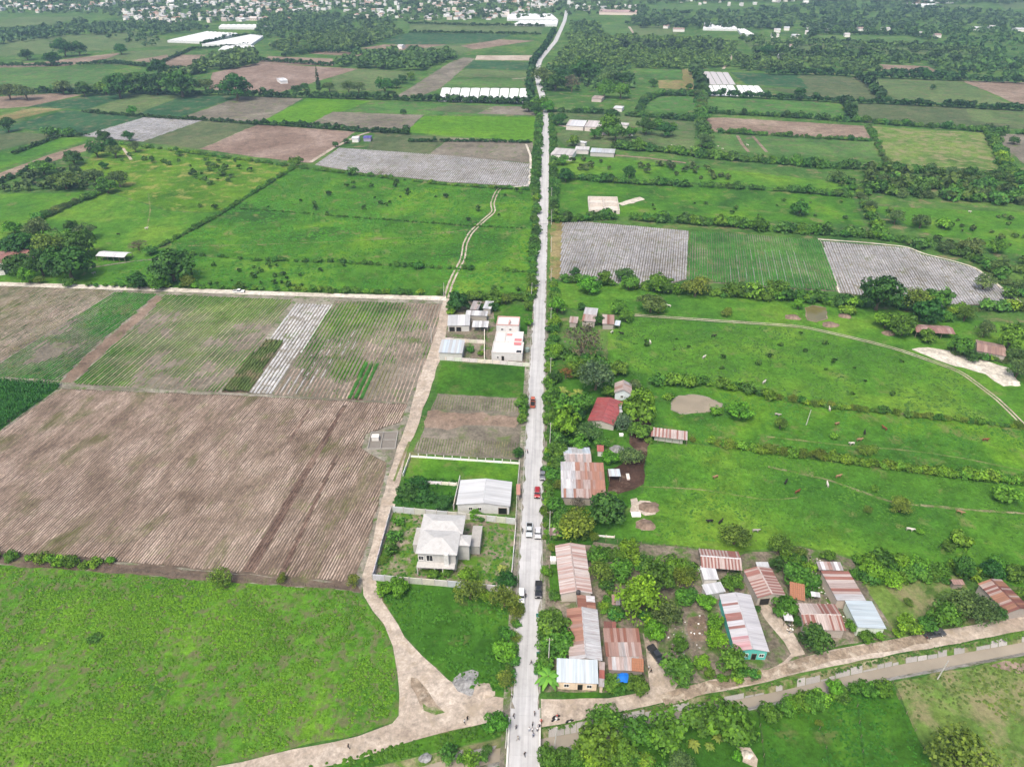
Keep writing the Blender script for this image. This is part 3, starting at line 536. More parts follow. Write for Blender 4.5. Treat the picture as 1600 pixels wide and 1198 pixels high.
ribbon('track', [(960, 243), (1010, 247), (1072, 255)], 3, 'soil', 3); ribbon('track', [(983, 42), (988, 50), (993, 57)], 4, 'dirt', 3); ribbon('track', [(1140, 76), (1142, 92), (1130, 108)], 3.5, 'dirt', 3); ribbon('track', [(832, 108), (826, 122), (800, 124)], 2.5, 'dirt', 3)
ribbon('track', [(1152, 212), (1160, 226), (1170, 238)], 2.5, 'soil', 3); ribbon('track', [(1176, 213), (1184, 222), (1198, 238)], 2.5, 'soil', 3)
sheet('sandy_patch', [(1424, 546), (1450, 543), (1500, 552), (1576, 575), (1592, 602), (1568, 604), (1540, 585), (1490, 572)], 'white_dirt', 3, 0.8)
for px in ([(984, 795), (1000, 782), (1015, 783), (1027, 792), (1024, 804), (1008, 806), (998, 800)], [(985, 780), (995, 778), (1000, 792), (994, 806), (984, 800)], [(994, 815), (1006, 810), (1020, 818), (1018, 828), (1002, 829)]): sheet('sand_spill', px, 'dirt', 3, 0.5, 2)
# ---- the concrete road, laid slab by slab, carried over the canal on a bridge
rc0, rc1 = Vector(g2((821.8, 1070))), Vector(g2((849.3, 305)))
rd = (rc1-rc0).normalized(); rnn = Vector((rd.y, -rd.x)); RW = 6.2
road = tag(empty('road', (rc0.x, rc0.y, 0), math.atan2(rd.y, rd.x)-math.pi/2), kind='structure')
def roadpt(s, o, z=0): p = rc0+rd*s+rnn*o; return Vector((p.x, p.y, z))
sm = MB().box(-0.5, 0.5, -0.5, 0.5, -0.12, 0.0).mesh('slab', M['slab'])
s = -48.0; SL = 4.5
while s < 300:
    for k in (-1, 1):
        o = bpy.data.objects.new('slab', sm); link(o, road)
        o.location = (k*RW/4, s+SL/2, 0.20+0.002*rnd.random()); o.scale = (RW/2-0.02, SL-0.02, 1)
        g = rnd.uniform(0.40, 0.44); o.color = (g, g*1.0, g*1.0, 1)
    s += SL
fr = [roadpt(300, 0), Vector(G(852.5, 200)), Vector(G(854, 176)), Vector(G(843, 135)), Vector(G(838, 112)), Vector(G(844, 94)), Vector(G(868, 65)), Vector(G(882, 34)), Vector(G(886, 15))]
def world_ribbon(name, P, width, mat, z):
    v = []
    for i, p in enumerate(P):
        d = (P[min(i+1, len(P)-1)]-P[max(i-1, 0)]); d = Vector((d.x, d.y)).normalized(); n = Vector((-d.y, d.x))*width/2
        v += [(p.x+n.x, p.y+n.y, z), (p.x-n.x, p.y-n.y, z)]
    return tag(ob(name, pymesh(name, v, [(2*i+1, 2*i+3, 2*i+2, 2*i) for i in range(len(P)-1)], M[mat])), kind='structure')
world_ribbon('far_road', fr, 6.6, 'slab', 0.42).color = (.43, .43, .425, 1)
wr = [roadpt(s_, -RW/2-0.9) for s_ in range(-20, 181, 10)]; world_ribbon('road_verge', wr, 1.8, 'verge', 0.13)
wr = [roadpt(s_, RW/2+0.55) for s_ in range(4, 181, 8)]; world_ribbon('road_verge', wr, 1.1, 'verge', 0.131)
for k_ in (-1, 1):
    v = []; r_ = random.Random(3+k_); nn_ = 170
    for i in range(nn_):
        a_ = roadpt(-6+i*1.8, k_*(RW/2+.02)); b_ = roadpt(-6+i*1.8, k_*(RW/2-max(.02, r_.gauss(.28, .26)))); v += [(a_.x, a_.y, .216), (b_.x, b_.y, .216)]
    tag(ob('spilled_dirt', pymesh('spilled_dirt', v, [(2*i, 2*i+1, 2*i+3, 2*i+2) if k_ > 0 else (2*i+1, 2*i, 2*i+2, 2*i+3) for i in range(nn_-1)], M['verge'])), kind='structure')
kb = tag(empty('kerb', (rc0.x, rc0.y, 0), math.atan2(rd.y, rd.x)-math.pi/2), kind='structure')
km = MB().box(-0.075, 0.075, -1.48, 1.48, 0, 0.30).mesh('kerbstone', M['slab'])
for i in range(60):
    for k in (-1, 1):
        if k == 1 and i < 2: continue
        o = bpy.data.objects.new('kerbstone', km); link(o, kb); o.location = (k*(RW/2+0.09), -8+i*3.0+1.5, 0); g = rnd.uniform(0.30, 0.42); o.color = (g, g*0.98, g*0.94, 1)
br = tag(empty('bridge', (rc0.x, rc0.y, 0), math.atan2(rd.y, rd.x)-math.pi/2), label='low concrete road bridge over the muddy canal', cat='bridge')
MB().box(-3.4, 3.4, -30, -5.5, -2.2, 0.06).build('abutment', M['concrete'], br, (0.42, 0.40, 0.37))
for k in (-1, 1):
    MB().box(k*3.32-0.16, k*3.32+0.16, -29, -8.3, 0.05, 0.62).box(k*3.32-0.2, k*3.32+0.2, -29, -8.3, 0.62, 0.70).build('parapet', M['concrete'], br, (0.55, 0.54, 0.51))
# ponds
def pond(px, mat, bankmat):
    w_ = [Vector(g2(p)) for p in px]; c = sum(w_, Vector((0, 0)))/len(w_)
    sheet('pond_bank', [tuple(c+(p-c)*1.07) for p in w_], bankmat, 3, 0.4, 2, True)
    return sheet('pond', [tuple(p) for p in w_], mat, 4, 0.3, 2, True)
pond([(1050, 640), (1052, 626), (1062, 619), (1085, 617), (1108, 622), (1127, 631), (1121, 640), (1100, 645), (1064, 646)], 'pond', 'verge')
pond([(1258, 482), (1270, 478), (1290, 482), (1292, 498), (1275, 503), (1262, 500)], 'pond2', 'soil')
# ---------------------------------------------------------------- vegetation
def leaf_cloud(seed, lobes, n, leaf, flat=0.35, inner=0.25, up=0.25, droop=0.0):
    """n leaf clumps spread over and through a set of lobes (centre, radii)"""
    g = np.random.default_rng(seed); L = np.array([(*c, *r) for c, r in lobes])
    wgt = (L[:, 3]*L[:, 4]); wgt = wgt/wgt.sum()
    li = g.choice(len(L), n, p=wgt)
    d = g.normal(size=(n, 3)); d[:, 2] = np.where(d[:, 2] < -0.3, -d[:, 2]*0.6, d[:, 2]); d /= np.linalg.norm(d, axis=1)[:, None]
    rad = np.where(g.random(n) < inner, g.uniform(0.35, 0.85, n), g.uniform(0.86, 1.08, n))
    p = L[li, :3]+d*L[li, 3:6]*rad[:, None]
    if n > 300:
        q1 = np.array([noise.noise(Vector(q)*2.3+Vector((seed*1.7, 0, 0))) for q in p]); q2 = np.array([noise.noise(Vector(q)*3.4+Vector((0, seed*.9, 7))) for q in p])
        p = p+d*L[li, 3:6]*(q1*0.38)[:, None]; ok = q2 > -0.24; p, d, li = p[ok], d[ok], li[ok]; n = len(p)
    nrm = d+g.normal(size=(n, 3))*flat; nrm[:, 2] += up; nrm /= np.linalg.norm(nrm, axis=1)[:, None]
    a = np.cross(nrm, g.normal(size=(n, 3))); a /= np.linalg.norm(a, axis=1)[:, None]; b = np.cross(nrm, a)
    sz = leaf*g.uniform(0.6, 1.35, n); asp = g.uniform(0.55, 1.0, n)
    A = a*sz[:, None]; B = b*(sz*asp)[:, None]; D = nrm*(sz*0.25)[:, None]
    v = np.stack([p-A, p-B+D, p+A, p+B+D], 1).reshape(-1, 3); v[:, 2] -= droop*0
    f = np.arange(4*n).reshape(-1, 4)
    lt = g.normal(0.5, 0.16, len(L)); tint = np.clip(lt[li]+g.normal(0, 0.22, n), 0, 1)
    return v, f, np.repeat(tint, 4)
def lobes_for(seed, n, R0=1.0, H0=0.75, zc=1.05, sub=(0.34, 0.55), low=-0.6):
    r = random.Random(seed); out = [((0, 0, zc), (0.62*R0, 0.62*R0, 0.62*H0))]
    for i in range(n):
        a = 2*math.pi*(i+r.uniform(-.35, .35))/n*2.0; e = r.uniform(low, 0.95); k = r.uniform(*sub)
        rr = math.sqrt(max(0.05, 1-max(0, e)**2))*(1-k*0.85)*R0*r.uniform(0.72, 1.2)
        out.append(((rr*math.cos(a), rr*math.sin(a), zc+e*(1-k*0.6)*H0), (k*R0*0.95, k*R0*0.95, k*R0*0.8)))
    return out
def trunk_mesh(name, lobes, r0=0.085, fork=0.45):
    mb = MB(); mb.tube((0, 0, -0.02), (0.02, 0.01, fork), r0, r0*0.72, 7)
    for c, k in lobes[1:6]: mb.tube((0.02, 0.01, fork*0.93), (c[0]*0.85, c[1]*0.85, c[2]), r0*0.5, r0*0.14, 5)
    return mb.mesh(name, M['bark'])
PRO = {}
def proto(key, k, crowns, trunks): PRO[key] = (k, crowns, trunks)
def make(key, k, nvar, nl, n, leaf, **kw):
    cr = []; tr = []
    for i in range(nvar):
        L = lobes_for(hash_(key)+i*13, nl, kw.get('R0', 1.0), kw.get('H0', 0.75), k, kw.get('sub', (0.34, 0.55)), kw.get('low', -0.6))
        v, f, t = leaf_cloud(hash_(key)*3+i, L, n, leaf, kw.get('flat', 0.4), kw.get('inner', 0.25), kw.get('up', 0.25))
        cr.append(npmesh('crown', v, f, M['foliage'], t)); tr.append(trunk_mesh('trunk', L, kw.get('r0', 0.085), kw.get('fork', k*0.45)))
    proto(key, k, cr, tr)
def hash_(s): return sum(ord(c)*(i+3) for i, c in enumerate(s))*7
make('broad', 0.82, 7, 12, 2300, 0.08, sub=(0.26, 0.56))
make('dense', 0.74, 5, 15, 2400, 0.072, H0=0.72, sub=(0.26, 0.5))
make('feather', 0.78, 4, 14, 2400, 0.06, flat=0.8, inner=0.42, H0=0.62, up=0.5)
make('umbrella', 0.6, 3, 16, 2600, 0.055, H0=0.42, sub=(0.28, 0.42), low=-0.1, up=0.5)
make('bare', 0.9, 2, 14, 900, 0.055, flat=0.9, inner=0.6, sub=(0.3, 0.45))
make('shrub', 0.5, 6, 9, 650, 0.12, H0=0.55, low=-0.5, sub=(0.36, 0.56), fork=0.25)
make('smalltree', 0.78, 5, 9, 520, 0.15, H0=0.8, sub=(0.38, 0.58))
def conifer():
    g = random.Random(4); L = [((0, 0, 0.6+3.4*i/9), (0.42*(1-i/11), 0.42*(1-i/11), 0.34)) for i in range(10)]
    v, f, t = leaf_cloud(77, L, 900, 0.09); mb = MB(); mb.tube((0, 0, 0), (0, 0, 3.6), 0.08, 0.03)
    proto('conifer', 1.9, [npmesh('crown', v, f, M['foliage'], t)], [mb.mesh('trunk', M['bark'])])
conifer()
def palm(seed, nf, k):
    g = random.Random(seed); V = []; F = []; T = []
    for i in range(nf):
        a = 2*math.pi*i/nf+g.uniform(-.2, .2); e = g.uniform(0.15, 1.0); tn = g.uniform(0.35, 0.85); pr = None
        for j in range(7):
            u = j/6; rr = 0.05+u*math.cos(e*0.8)*1.0; z = k+u*math.sin(e)*0.75-u*u*(0.75-0.2*e)
            wd = 0.17*math.sin(math.pi*min(1, 0.12+u*0.85))+0.015; c = (rr*math.cos(a), rr*math.sin(a)); nx, ny = -math.sin(a)*wd, math.cos(a)*wd
            b = len(V); V += [(c[0]+nx, c[1]+ny, z-0.08), (c[0], c[1], z+0.02), (c[0]-nx, c[1]-ny, z-0.08)]; T += [tn, tn*1.1, tn]
            if pr is not None: F += [(pr, pr+1, b+1, b), (pr+1, pr+2, b+2, b+1)]
            pr = b
    mb = MB(); mb.tube((0, 0, 0), (0.03, 0.02, k), 0.07, 0.05, 7)
    return npmesh('crown', V, F, M['foliage'], np.clip(T, 0, 1)), mb.mesh('trunk', M['bark'])
pa, pb = palm(1, 17, 1.1), palm(2, 13, 0.9)
proto('palm', 1.1, [pa[0], pb[0]], [pa[1], pb[1]])
KC = {'b': ('broad', (0.060, 0.150, 0.018)), 'd': ('dense', (0.026, 0.085, 0.016)), 'l': ('broad', (0.082, 0.205, 0.016)), 'f': ('feather', (0.068, 0.120, 0.038)),
      'y': ('feather', (0.088, 0.145, 0.022)), 'g': ('bare', (0.085, 0.075, 0.055)), 'o': ('bare', (0.19, 0.095, 0.03)), 'u': ('umbrella', (0.035, 0.11, 0.018)),
      's': ('shrub', (0.082, 0.18, 0.018)), 'x': ('shrub', (0.045, 0.125, 0.02)), 'c': ('conifer', (0.025, 0.06, 0.02)), 'p': ('palm', (0.085, 0.19, 0.03)), 'q': ('palm', (0.115, 0.16, 0.035)),
      'h': ('smalltree', (0.045, 0.120, 0.022)), 'H': ('smalltree', (0.028, 0.078, 0.022)), 'F': ('umbrella', (0.075, 0.125, 0.03)), 'L': ('feather', (0.095, 0.225, 0.014)), 'e': ('feather', (0.060, 0.115, 0.055))}
ntree = [0]
def jcol(c, r, a=0.16):
    k = 1.42*r.uniform(1-a, 1+a); return (c[0]*k*r.uniform(0.9, 1.12), c[1]*k, c[2]*k*r.uniform(0.85, 1.15))
def tree_at(X, Y, r, kind, label, group=None, name=None, zs=1.0):
    key, col = KC[kind]; k, cr, tr = PRO[key]; i = rnd.randrange(len(cr)); ntree[0] += 1
    nm = name or {'palm': 'palm_tree', 'shrub': 'shrub', 'conifer': 'conifer_tree'}.get(key, 'tree')
    e = empty(nm, (X, Y, 0), rnd.uniform(0, 6.28)); e.scale = (r*rnd.uniform(0.84, 1.14), r*rnd.uniform(0.84, 1.14), r*zs*rnd.uniform(0.9, 1.15))
    tag(e, label, 'shrub' if key == 'shrub' else 'tree', group)
    ob('crown', cr[i], e, jcol(col, rnd))
    ob('trunk' if key != 'shrub' else 'stem', tr[i], e)
    return e
def tree(x, y, rpx, kind, label, group=None, zs=1.0, name=None):
    r = rpx*S(y)*1.1; k = PRO[KC[kind][0]][0]*zs; p = G(x, y, k*r); return tree_at(p.x, p.y, r, kind, label, group, name, zs)
ORD = ['nearest', 'second', 'third', 'fourth', 'fifth', 'sixth', 'seventh', 'eighth', 'ninth', 'tenth', 'eleventh', 'twelfth']
def hedge(px, r_m_, kinds, label, gap=1.15, wob=0.25, name='hedge', miss=0.07, far=False, cat='hedge', vary=0.42):
    r_m = r_m_*1.18; P = [Vector(g2(p)) for p in px]; pts = []
    for a, b in zip(P, P[1:]):
        L = (b-a).length; u = 0
        while u < L:
            if rnd.random() >= miss: pts.append(a.lerp(b, u/L)+Vector((rnd.uniform(-1, 1), rnd.uniform(-1, 1)))*wob*r_m)
            u += r_m*gap*rnd.uniform(0.75, 1.25)
    c0 = pts[0]
    if far:
        o = cloud(name, [(p.x, p.y, r_m*rnd.uniform(1-vary, 1+vary)) for p in pts], KC[kinds[0]][1]); return tag(o, label, cat)
    e = tag(empty(name, (c0.x, c0.y, 0)), label, cat)
    for p in pts:
        kd = rnd.choice(kinds); key, col = KC[kd]; r = r_m*rnd.uniform(1-vary, 1+vary)
        o = ob('shrub' if key == 'shrub' else 'bush', rnd.choice(PRO[key][1]), e, jcol(col, rnd, 0.25)); o.location = (p.x-c0.x, p.y-c0.y, -0.05 if key == 'shrub' else -0.35*r)
        o.rotation_euler = (0, 0, rnd.uniform(0, 6.28)); o.scale = (r, r, r*rnd.uniform(0.85, 1.2))
    return e
_low = []
for i in range(5):
    L = lobes_for(900+i, 5, 1.0, 0.75, 0.85, (0.42, 0.62)); _low.append(leaf_cloud(500+i, L, 46, 0.40, 0.45, 0.05))
def cloud(name, pts, col):
    """a far mass of trees as one mesh; pts = (x, y, radius)"""
    V = []; T = []
    for x, y, r in pts:
        v, f, t = _low[rnd.randrange(5)]; a = rnd.uniform(0, 6.28); c, s_ = math.cos(a), math.sin(a)
        q = np.empty_like(v); q[:, 0] = (v[:, 0]*c-v[:, 1]*s_)*r+x; q[:, 1] = (v[:, 0]*s_+v[:, 1]*c)*r+y; q[:, 2] = v[:, 2]*r*rnd.uniform(0.8, 1.2)
        V.append(q); T.append(np.clip(t+rnd.uniform(-0.22, 0.22), 0, 1))
    V = np.concatenate(V); o = ob(name, npmesh(name, V, np.arange(len(V)).reshape(-1, 4), M['foliage'], np.concatenate(T)), None, col); return o
def inside(p, poly):
    c = False; j = len(poly)-1
    for i in range(len(poly)):
        (xi, yi), (xj, yj) = poly[i], poly[j]
        if (yi > p[1]) != (yj > p[1]) and p[0] < (xj-xi)*(p[1]-yi)/(yj-yi)+xi: c = not c
        j = i
    return c
def area(poly): return abs(sum(poly[i][0]*poly[i-1][1]-poly[i-1][0]*poly[i][1] for i in range(len(poly))))/2
def scatter(px, n, world=False):
    poly = px if world else [g2(p) for p in px]; xs = [p[0] for p in poly]; ys = [p[1] for p in poly]; out = []
    while len(out) < n:
        p = (rnd.uniform(min(xs), max(xs)), rnd.uniform(min(ys), max(ys)))
        if inside(p, poly): out.append(p)
    return out
def wood(px, cover, r0, r1, col, label, name='woodland', clump=0.0):
    poly = [g2(p) for p in px]; rm = (r0+r1)/2; n = max(3, int(area(poly)*cover/(3.1*rm*rm)))
    pts = [(x, y, rnd.uniform(r0, r1)) for x, y in scatter(poly, n, True) if clump == 0 or nz(x, y, 0.012, 9) > clump-0.5]
    return tag(cloud(name, pts, col), label, 'trees', kind='stuff')
# tussocks and weeds standing on the near pastures
def tufts(px, n, h, wd, col, label, name='grass', tall=1.0):
    pts = scatter(px, n); g = np.random.default_rng(len(px)*31+n); P = np.array(pts); cl_ = np.array([nz(x, y, 0.09, 2)+nz(x, y, 0.3, 4)*0.7 for x, y in pts]); kp = cl_+g.normal(0, .3, len(P)) > -0.02; P = P[kp]; n = len(P); big = np.array([nz(x, y, 0.035, 5)*.5+nz(x, y, 0.12, 7)*.35 for x, y in P])
    V = np.zeros((n, 4, 4, 3), np.float32); hh = h*g.uniform(0.4, 1.5, n); ww = wd*g.uniform(0.45, 1.35, n)*(1+.5*np.clip(big, -.6, .6)); a0 = g.uniform(0, 6.28, n)
    for k in range(4):
        a = a0+k*math.pi/2+g.uniform(-.4, .4, n); dx, dy = np.cos(a), np.sin(a)
        for j, (o_, l_, z_) in enumerate(((0.02, -0.25, 1.0), (0.02, 0.25, 1.0), (0.72, 0.5, 0.12), (0.72, -0.5, 0.12))):
            V[:, k, j, 0] = P[:, 0]+(dx*o_-dy*l_)*ww; V[:, k, j, 1] = P[:, 1]+(dy*o_+dx*l_)*ww; V[:, k, j, 2] = 0.05+z_*hh*tall
    t = np.repeat(np.clip(g.normal(0.58, 0.12, n)+big*.55, 0.2, 1), 16)
    o = ob(name, npmesh(name, V.reshape(-1, 3), np.arange(n*16).reshape(-1, 4), M['foliage'], t), None, col); return tag(o, label, 'grass', kind='stuff')
tufts([(-90, 880), (320, 908), (548, 924), (598, 980), (616, 1050), (618, 1115), (455, 1166), (200, 1225), (-90, 1285)], 30000, 0.22, 0.42, (0.088, 0.205, 0.012), 'bright tussocks covering the pasture at the lower left')
tufts([(590, 915), (798, 930), (800, 1000), (792, 1080), (735, 1076), (660, 1018), (604, 942)], 2600, 0.3, 0.5, (0.045, 0.155, 0.012), 'lush grass of the meadow beside the junction')
tufts([(1190, 1109), (1394, 1068), (1456, 1200), (1500, 1280), (1205, 1280)], 3500, 0.25, 0.45, (0.04, 0.15, 0.012), 'dark lush grass south of the canal')
tufts([(1398, 1067), (1750, 1000), (1800, 1290), (1505, 1290), (1458, 1200)], 4200, 0.26, 0.5, (0.095, 0.165, 0.035), 'dull rough grass at the lower right corner')
tufts([(1016, 698), (1200, 710), (1450, 743), (1690, 776), (1690, 940), (1500, 888), (1250, 850), (1000, 840)], 9000, 0.15, 0.5, (0.056, 0.155, 0.016), 'grazed pasture grass behind the tin roofed houses')
tufts([(1018, 603), (1200, 622), (1450, 655), (1690, 684), (1690, 768), (1350, 724), (1200, 702), (1018, 688)], 6000, 0.15, 0.55, (0.058, 0.158, 0.018), 'grazed pasture grass between the two bright hedges')
tufts([(960, 525), (985, 497), (1250, 515), (1400, 550), (1500, 585), (1590, 660), (1300, 631), (1100, 596), (960, 588)], 6000, 0.18, 0.6, (0.05, 0.13, 0.022), 'rough pasture grass under the curved track')
tufts([(346, 334), (462, 264), (700, 291), (830, 299), (832, 464), (700, 460), (400, 450), (140, 447), (250, 388)], 16000, 0.2, 0.85, (0.06, 0.18, 0.015), 'green pasture grass left of the winding track')
tufts([(614, 788), (634, 748), (714, 752), (710, 795)], 900, 0.7, 0.8, (0.03, 0.12, 0.012), 'tall weeds on the walled wild plot')
tufts([(588, 897), (800, 918), (804, 816), (616, 796)], 700, 0.3, 0.5, (0.06, 0.16, 0.02), 'sparse weeds around the unfinished house')
tufts([(470, 1200), (660, 1154), (798, 1124), (796, 1144), (675, 1174), (480, 1216)], 600, 0.4, 0.5, (0.045, 0.15, 0.015), 'rank weeds along the canal left of the road')
tufts([(850, 1137), (1050, 1096), (1200, 1067), (1400, 1023), (1700, 968), (1700, 978), (1400, 1030), (1200, 1075), (1050, 1102), (850, 1143)], 700, 0.22, 0.4, (0.07, 0.15, 0.025), 'weeds on the canal bank beside the dirt road')
def cornplants():
    poly = corn; d = rowdir(1080); pts = scatter(poly, 5200); V = []; T = []
    for x, y in pts:
        nn = Vector((-d.y, d.x)); s_ = Vector((x, y)).dot(nn); q = round(s_/0.9)*0.9-s_; x += nn.x*q; y += nn.y*q; tn = rnd.uniform(0.2, 0.9)
        for k in range(4):
            a = rnd.uniform(0, 6.28); c, s2 = math.cos(a)*0.55, math.sin(a)*0.55; z = rnd.uniform(1.0, 2.0)
            V += [(x-s2*0.2, y+c*0.2, z-0.6), (x+s2*0.2, y-c*0.2, z-0.6), (x+c+s2*0.12, y+s2-c*0.12, z-0.05), (x+c-s2*0.12, y+s2+c*0.12, z-0.05)]; T += [tn]*4
    tag(ob('corn', npmesh('corn', V, np.arange(len(V)).reshape(-1, 4), M['foliage'], T), None, (0.035, 0.13, 0.018)), 'dense dark green corn at the left edge', 'corn', kind='stuff')
cornplants()
# ---- hedges
hedge([(250, 386), (300, 360), (345, 335), (400, 300), (440, 275), (462, 262)], 1.3, 'xx', 'thin dark diagonal hedge between two bright pastures on the left', 1.1, 0.3, miss=0.1)
hedge([(165, 300), (130, 314), (95, 328), (55, 348)], 2.4, 'xf', 'uneven diagonal hedge above the farm at the left edge')
hedge([(288, 397), (400, 407), (540, 411), (680, 419), (832, 426)], 1.3, 'xx', 'broken line of low dark bushes across the left pasture', 1.6, 0.4, miss=0.35)
hedge([(365, 326), (480, 334), (560, 341), (745, 354), (836, 358)], 0.7, 'x', 'thin straight fence hedge crossing the winding track', 1.8, 0.2, miss=0.15)
hedge([(192, 226), (330, 244), (462, 262), (560, 274), (700, 290), (828, 298)], 1.5, 'xxs', 'low hedge under the silver mulched field on the left', 1.5, 0.3, miss=0.2)
hedge([(140, 448), (250, 449), (400, 452), (560, 458), (690, 461)], 1.6, 'xsb', 'row of small bushes along the white dirt road', 1.7, 0.3, miss=0.2)
hedge([(829, 470), (832, 420), (836, 360), (838, 300)], 2.0, 'xxsh', 'leafy roadside hedge left of the road beside the pasture', 1.1, 0.4)
hedge([(836, 296), (839, 260), (841, 220), (842, 185)], 2.4, 'xhh', 'roadside hedge left of the road beside the silver field', 1.0, 0.4)
hedge([(864, 438), (866, 445), (868, 470), (864, 520), (862, 560)], 1.8, 'xsx', 'hedge right of the road below the dry strip', 1.1, 0.35)
hedge([(866, 340), (866, 300), (865, 250), (863, 200), (862, 180)], 2.2, 'xhh', 'roadside hedge right of the road beside the ruin', 1.05, 0.4)
hedge([(865, 346), (910, 345), (960, 341)], 2.8, 'xhb', 'dark hedge between the ruin and the mulched field', 0.9, 0.3)
hedge([(985, 344), (1040, 347), (1100, 350), (1180, 358), (1280, 366), (1350, 370), (1420, 380)], 3.0, 'xhhb', 'tall dense hedge above the striped mulched fields', 0.75, 0.3)
hedge([(1425, 384), (1470, 392), (1500, 400), (1530, 410), (1570, 440), (1600, 465)], 3.0, 'xfh', 'scrubby hedge along the upper edge of the right mulched field', 1.0, 0.6)
hedge([(868, 278), (930, 283), (1000, 288), (1060, 291), (1150, 295), (1240, 300), (1332, 309)], 2.6, 'xhx', 'hedge between the dull strip and the ruin pasture', 0.95, 0.35)
hedge([(962, 232), (1020, 236), (1100, 246), (1160, 252), (1240, 258), (1320, 264)], 3.6, 'hhb', 'tall even row of dense trees below the brown yard', 0.7, 0.3, cat='hedge')
hedge([(1320, 262), (1400, 268), (1470, 272), (1560, 280), (1620, 290)], 3.8, 'hhf', 'wide leafy hedge under the dull square pasture', 0.75, 0.6)
hedge([(1345, 300), (1420, 306), (1500, 312), (1620, 322)], 4.0, 'fhx', 'thick scrub belt at the right edge', 0.7, 1.2)
hedge([(1300, 284), (1380, 290), (1460, 296), (1560, 300), (1620, 306)], 4.0, 'hfx', 'scrubby tree belt above the right hand pasture', 0.75, 1.0)
hedge([(1340, 300), (1350, 320), (1362, 345), (1375, 368)], 2.6, 'xfs', 'bushy line dividing two pastures above the right mulched field', 1.1, 0.7)
hedge([(1020, 602), (1060, 600), (1100, 602), (1150, 610), (1200, 621)], 2.2, 'sxs', 'bright leafy hedge behind the muddy pond', 0.95, 0.4)
hedge([(1200, 621), (1250, 630), (1300, 637), (1380, 645), (1450, 654), (1520, 660), (1600, 669), (1680, 680)], 1.2, 'sxy', 'low weedy hedge below the curved track', 1.2, 0.4)
hedge([(1078, 688), (1120, 694), (1160, 700), (1200, 706), (1240, 712), (1280, 716)], 1.5, 'ssy', 'patchy pale hedge right of the striped shed', 1.1, 0.4, miss=0.1)
hedge([(1282, 716), (1340, 724), (1350, 726), (1450, 738), (1530, 747), (1620, 758), (1700, 770)], 1.7, 'sss', 'bright green clipped looking hedge across the right pasture', 0.8, 0.25)
hedge([(995, 452), (1040, 455), (1080, 458), (1120, 462)], 2.6, 'bsx', 'leafy hedge below the first mulched field', 0.8, 0.5)
hedge([(1120, 462), (1180, 465), (1240, 470), (1300, 474), (1350, 478)], 3.2, 'bxsh', 'dense hedge below the green vegetable field', 0.7, 0.5)
hedge([(880, 440), (925, 444), (960, 445)], 2.0, 'xbx', 'row of bushes at the foot of the mulched field nearest the road', 1.0, 0.4)
hedge([(1480, 488), (1540, 485), (1610, 484), (1680, 486)], 2.6, 'xfs', 'bushes below the lower right corner of the mulched field', 0.9, 0.5)
hedge([(-40, 866), (20, 871), (80, 877), (120, 882), (160, 886)], 1.5, 'ssb', 'row of small bright bushes below the ploughed field', 1.6, 0.3, miss=0.25)
hedge([(1205, 1112), (1240, 1104), (1290, 1093), (1330, 1085), (1390, 1073)], 1.5, 'sbb', 'low bushes along the canal\'s far bank', 1.6, 0.4, miss=0.3)
hedge([(858, 690), (858, 640), (859, 600), (861, 560)], 1.5, 'xsb', 'roadside bushes right of the road by the red roofed house', 1.1, 0.5)
hedge([(854, 840), (856, 800), (857, 760), (858, 700)], 1.3, 'xsb', 'roadside bushes right of the road by the rusty patched roof', 1.3, 0.4, miss=0.15)
hedge([(852, 1050), (853, 1010), (853, 960)], 1.5, 'xbb', 'roadside bushes in front of the long grey roofed house', 1.1, 0.3)
hedge([(800, 1060), (803, 1000), (806, 950)], 1.5, 'byx', 'roadside bushes beside the junction meadow', 1.2, 0.4)
hedge([(816, 660), (818, 640), (819, 622)], 1.3, 'xsx', 'roadside bushes beside the vacant brown plot', 1.0, 0.3)
hedge([(738, 468), (770, 465), (800, 467), (828, 470)], 2.0, 'xbb', 'leafy hedge behind the white walled compound', 0.9, 0.4)
hedge([(1330, 905), (1380, 902), (1430, 898), (1480, 900)], 1.8, 'sbx', 'leafy thicket behind the pale blue roof', 0.9, 0.8)
hedge([(1095, 176), (1160, 180), (1240, 184), (1328, 191)], 2.6, 'hH', 'hedge above the long pinkish bare field', 0.9, 0.3)
hedge([(1105, 207), (1180, 211), (1280, 217), (1360, 221)], 2.2, 'hx', 'hedge below the long pinkish bare field', 1.0, 0.3)
hedge([(1330, 190), (1400, 196), (1480, 201), (1545, 207), (1620, 212)], 3.0, 'hHx', 'hedge along the top of the dull square pasture', 0.85, 0.4)
hedge([(1545, 210), (1556, 232), (1566, 255), (1580, 275), (1600, 290)], 3.4, 'hhs', 'bushy hedge between the dull pasture and the grey bare field', 0.75, 0.4)
hedge([(1358, 199), (1370, 225), (1382, 250), (1392, 264)], 2.0, 'fx', 'thin hedge left of the dull square pasture', 1.2, 0.5)
hedge([(1096, 152), (1094, 178), (1098, 205), (1106, 232)], 3.6, 'fhx', 'uneven hedge left of the long pinkish bare field', 0.9, 0.6)
hedge([(860, 175), (940, 178), (1000, 183), (1094, 190)], 2.6, 'hH', 'dark hedge above the long white farm building', 0.9, 0.3)
hedge([(998, 175), (1006, 160), (1030, 150), (1092, 150)], 3.0, 'hH', 'rounded hedge around the small bright pasture', 0.8, 0.4)
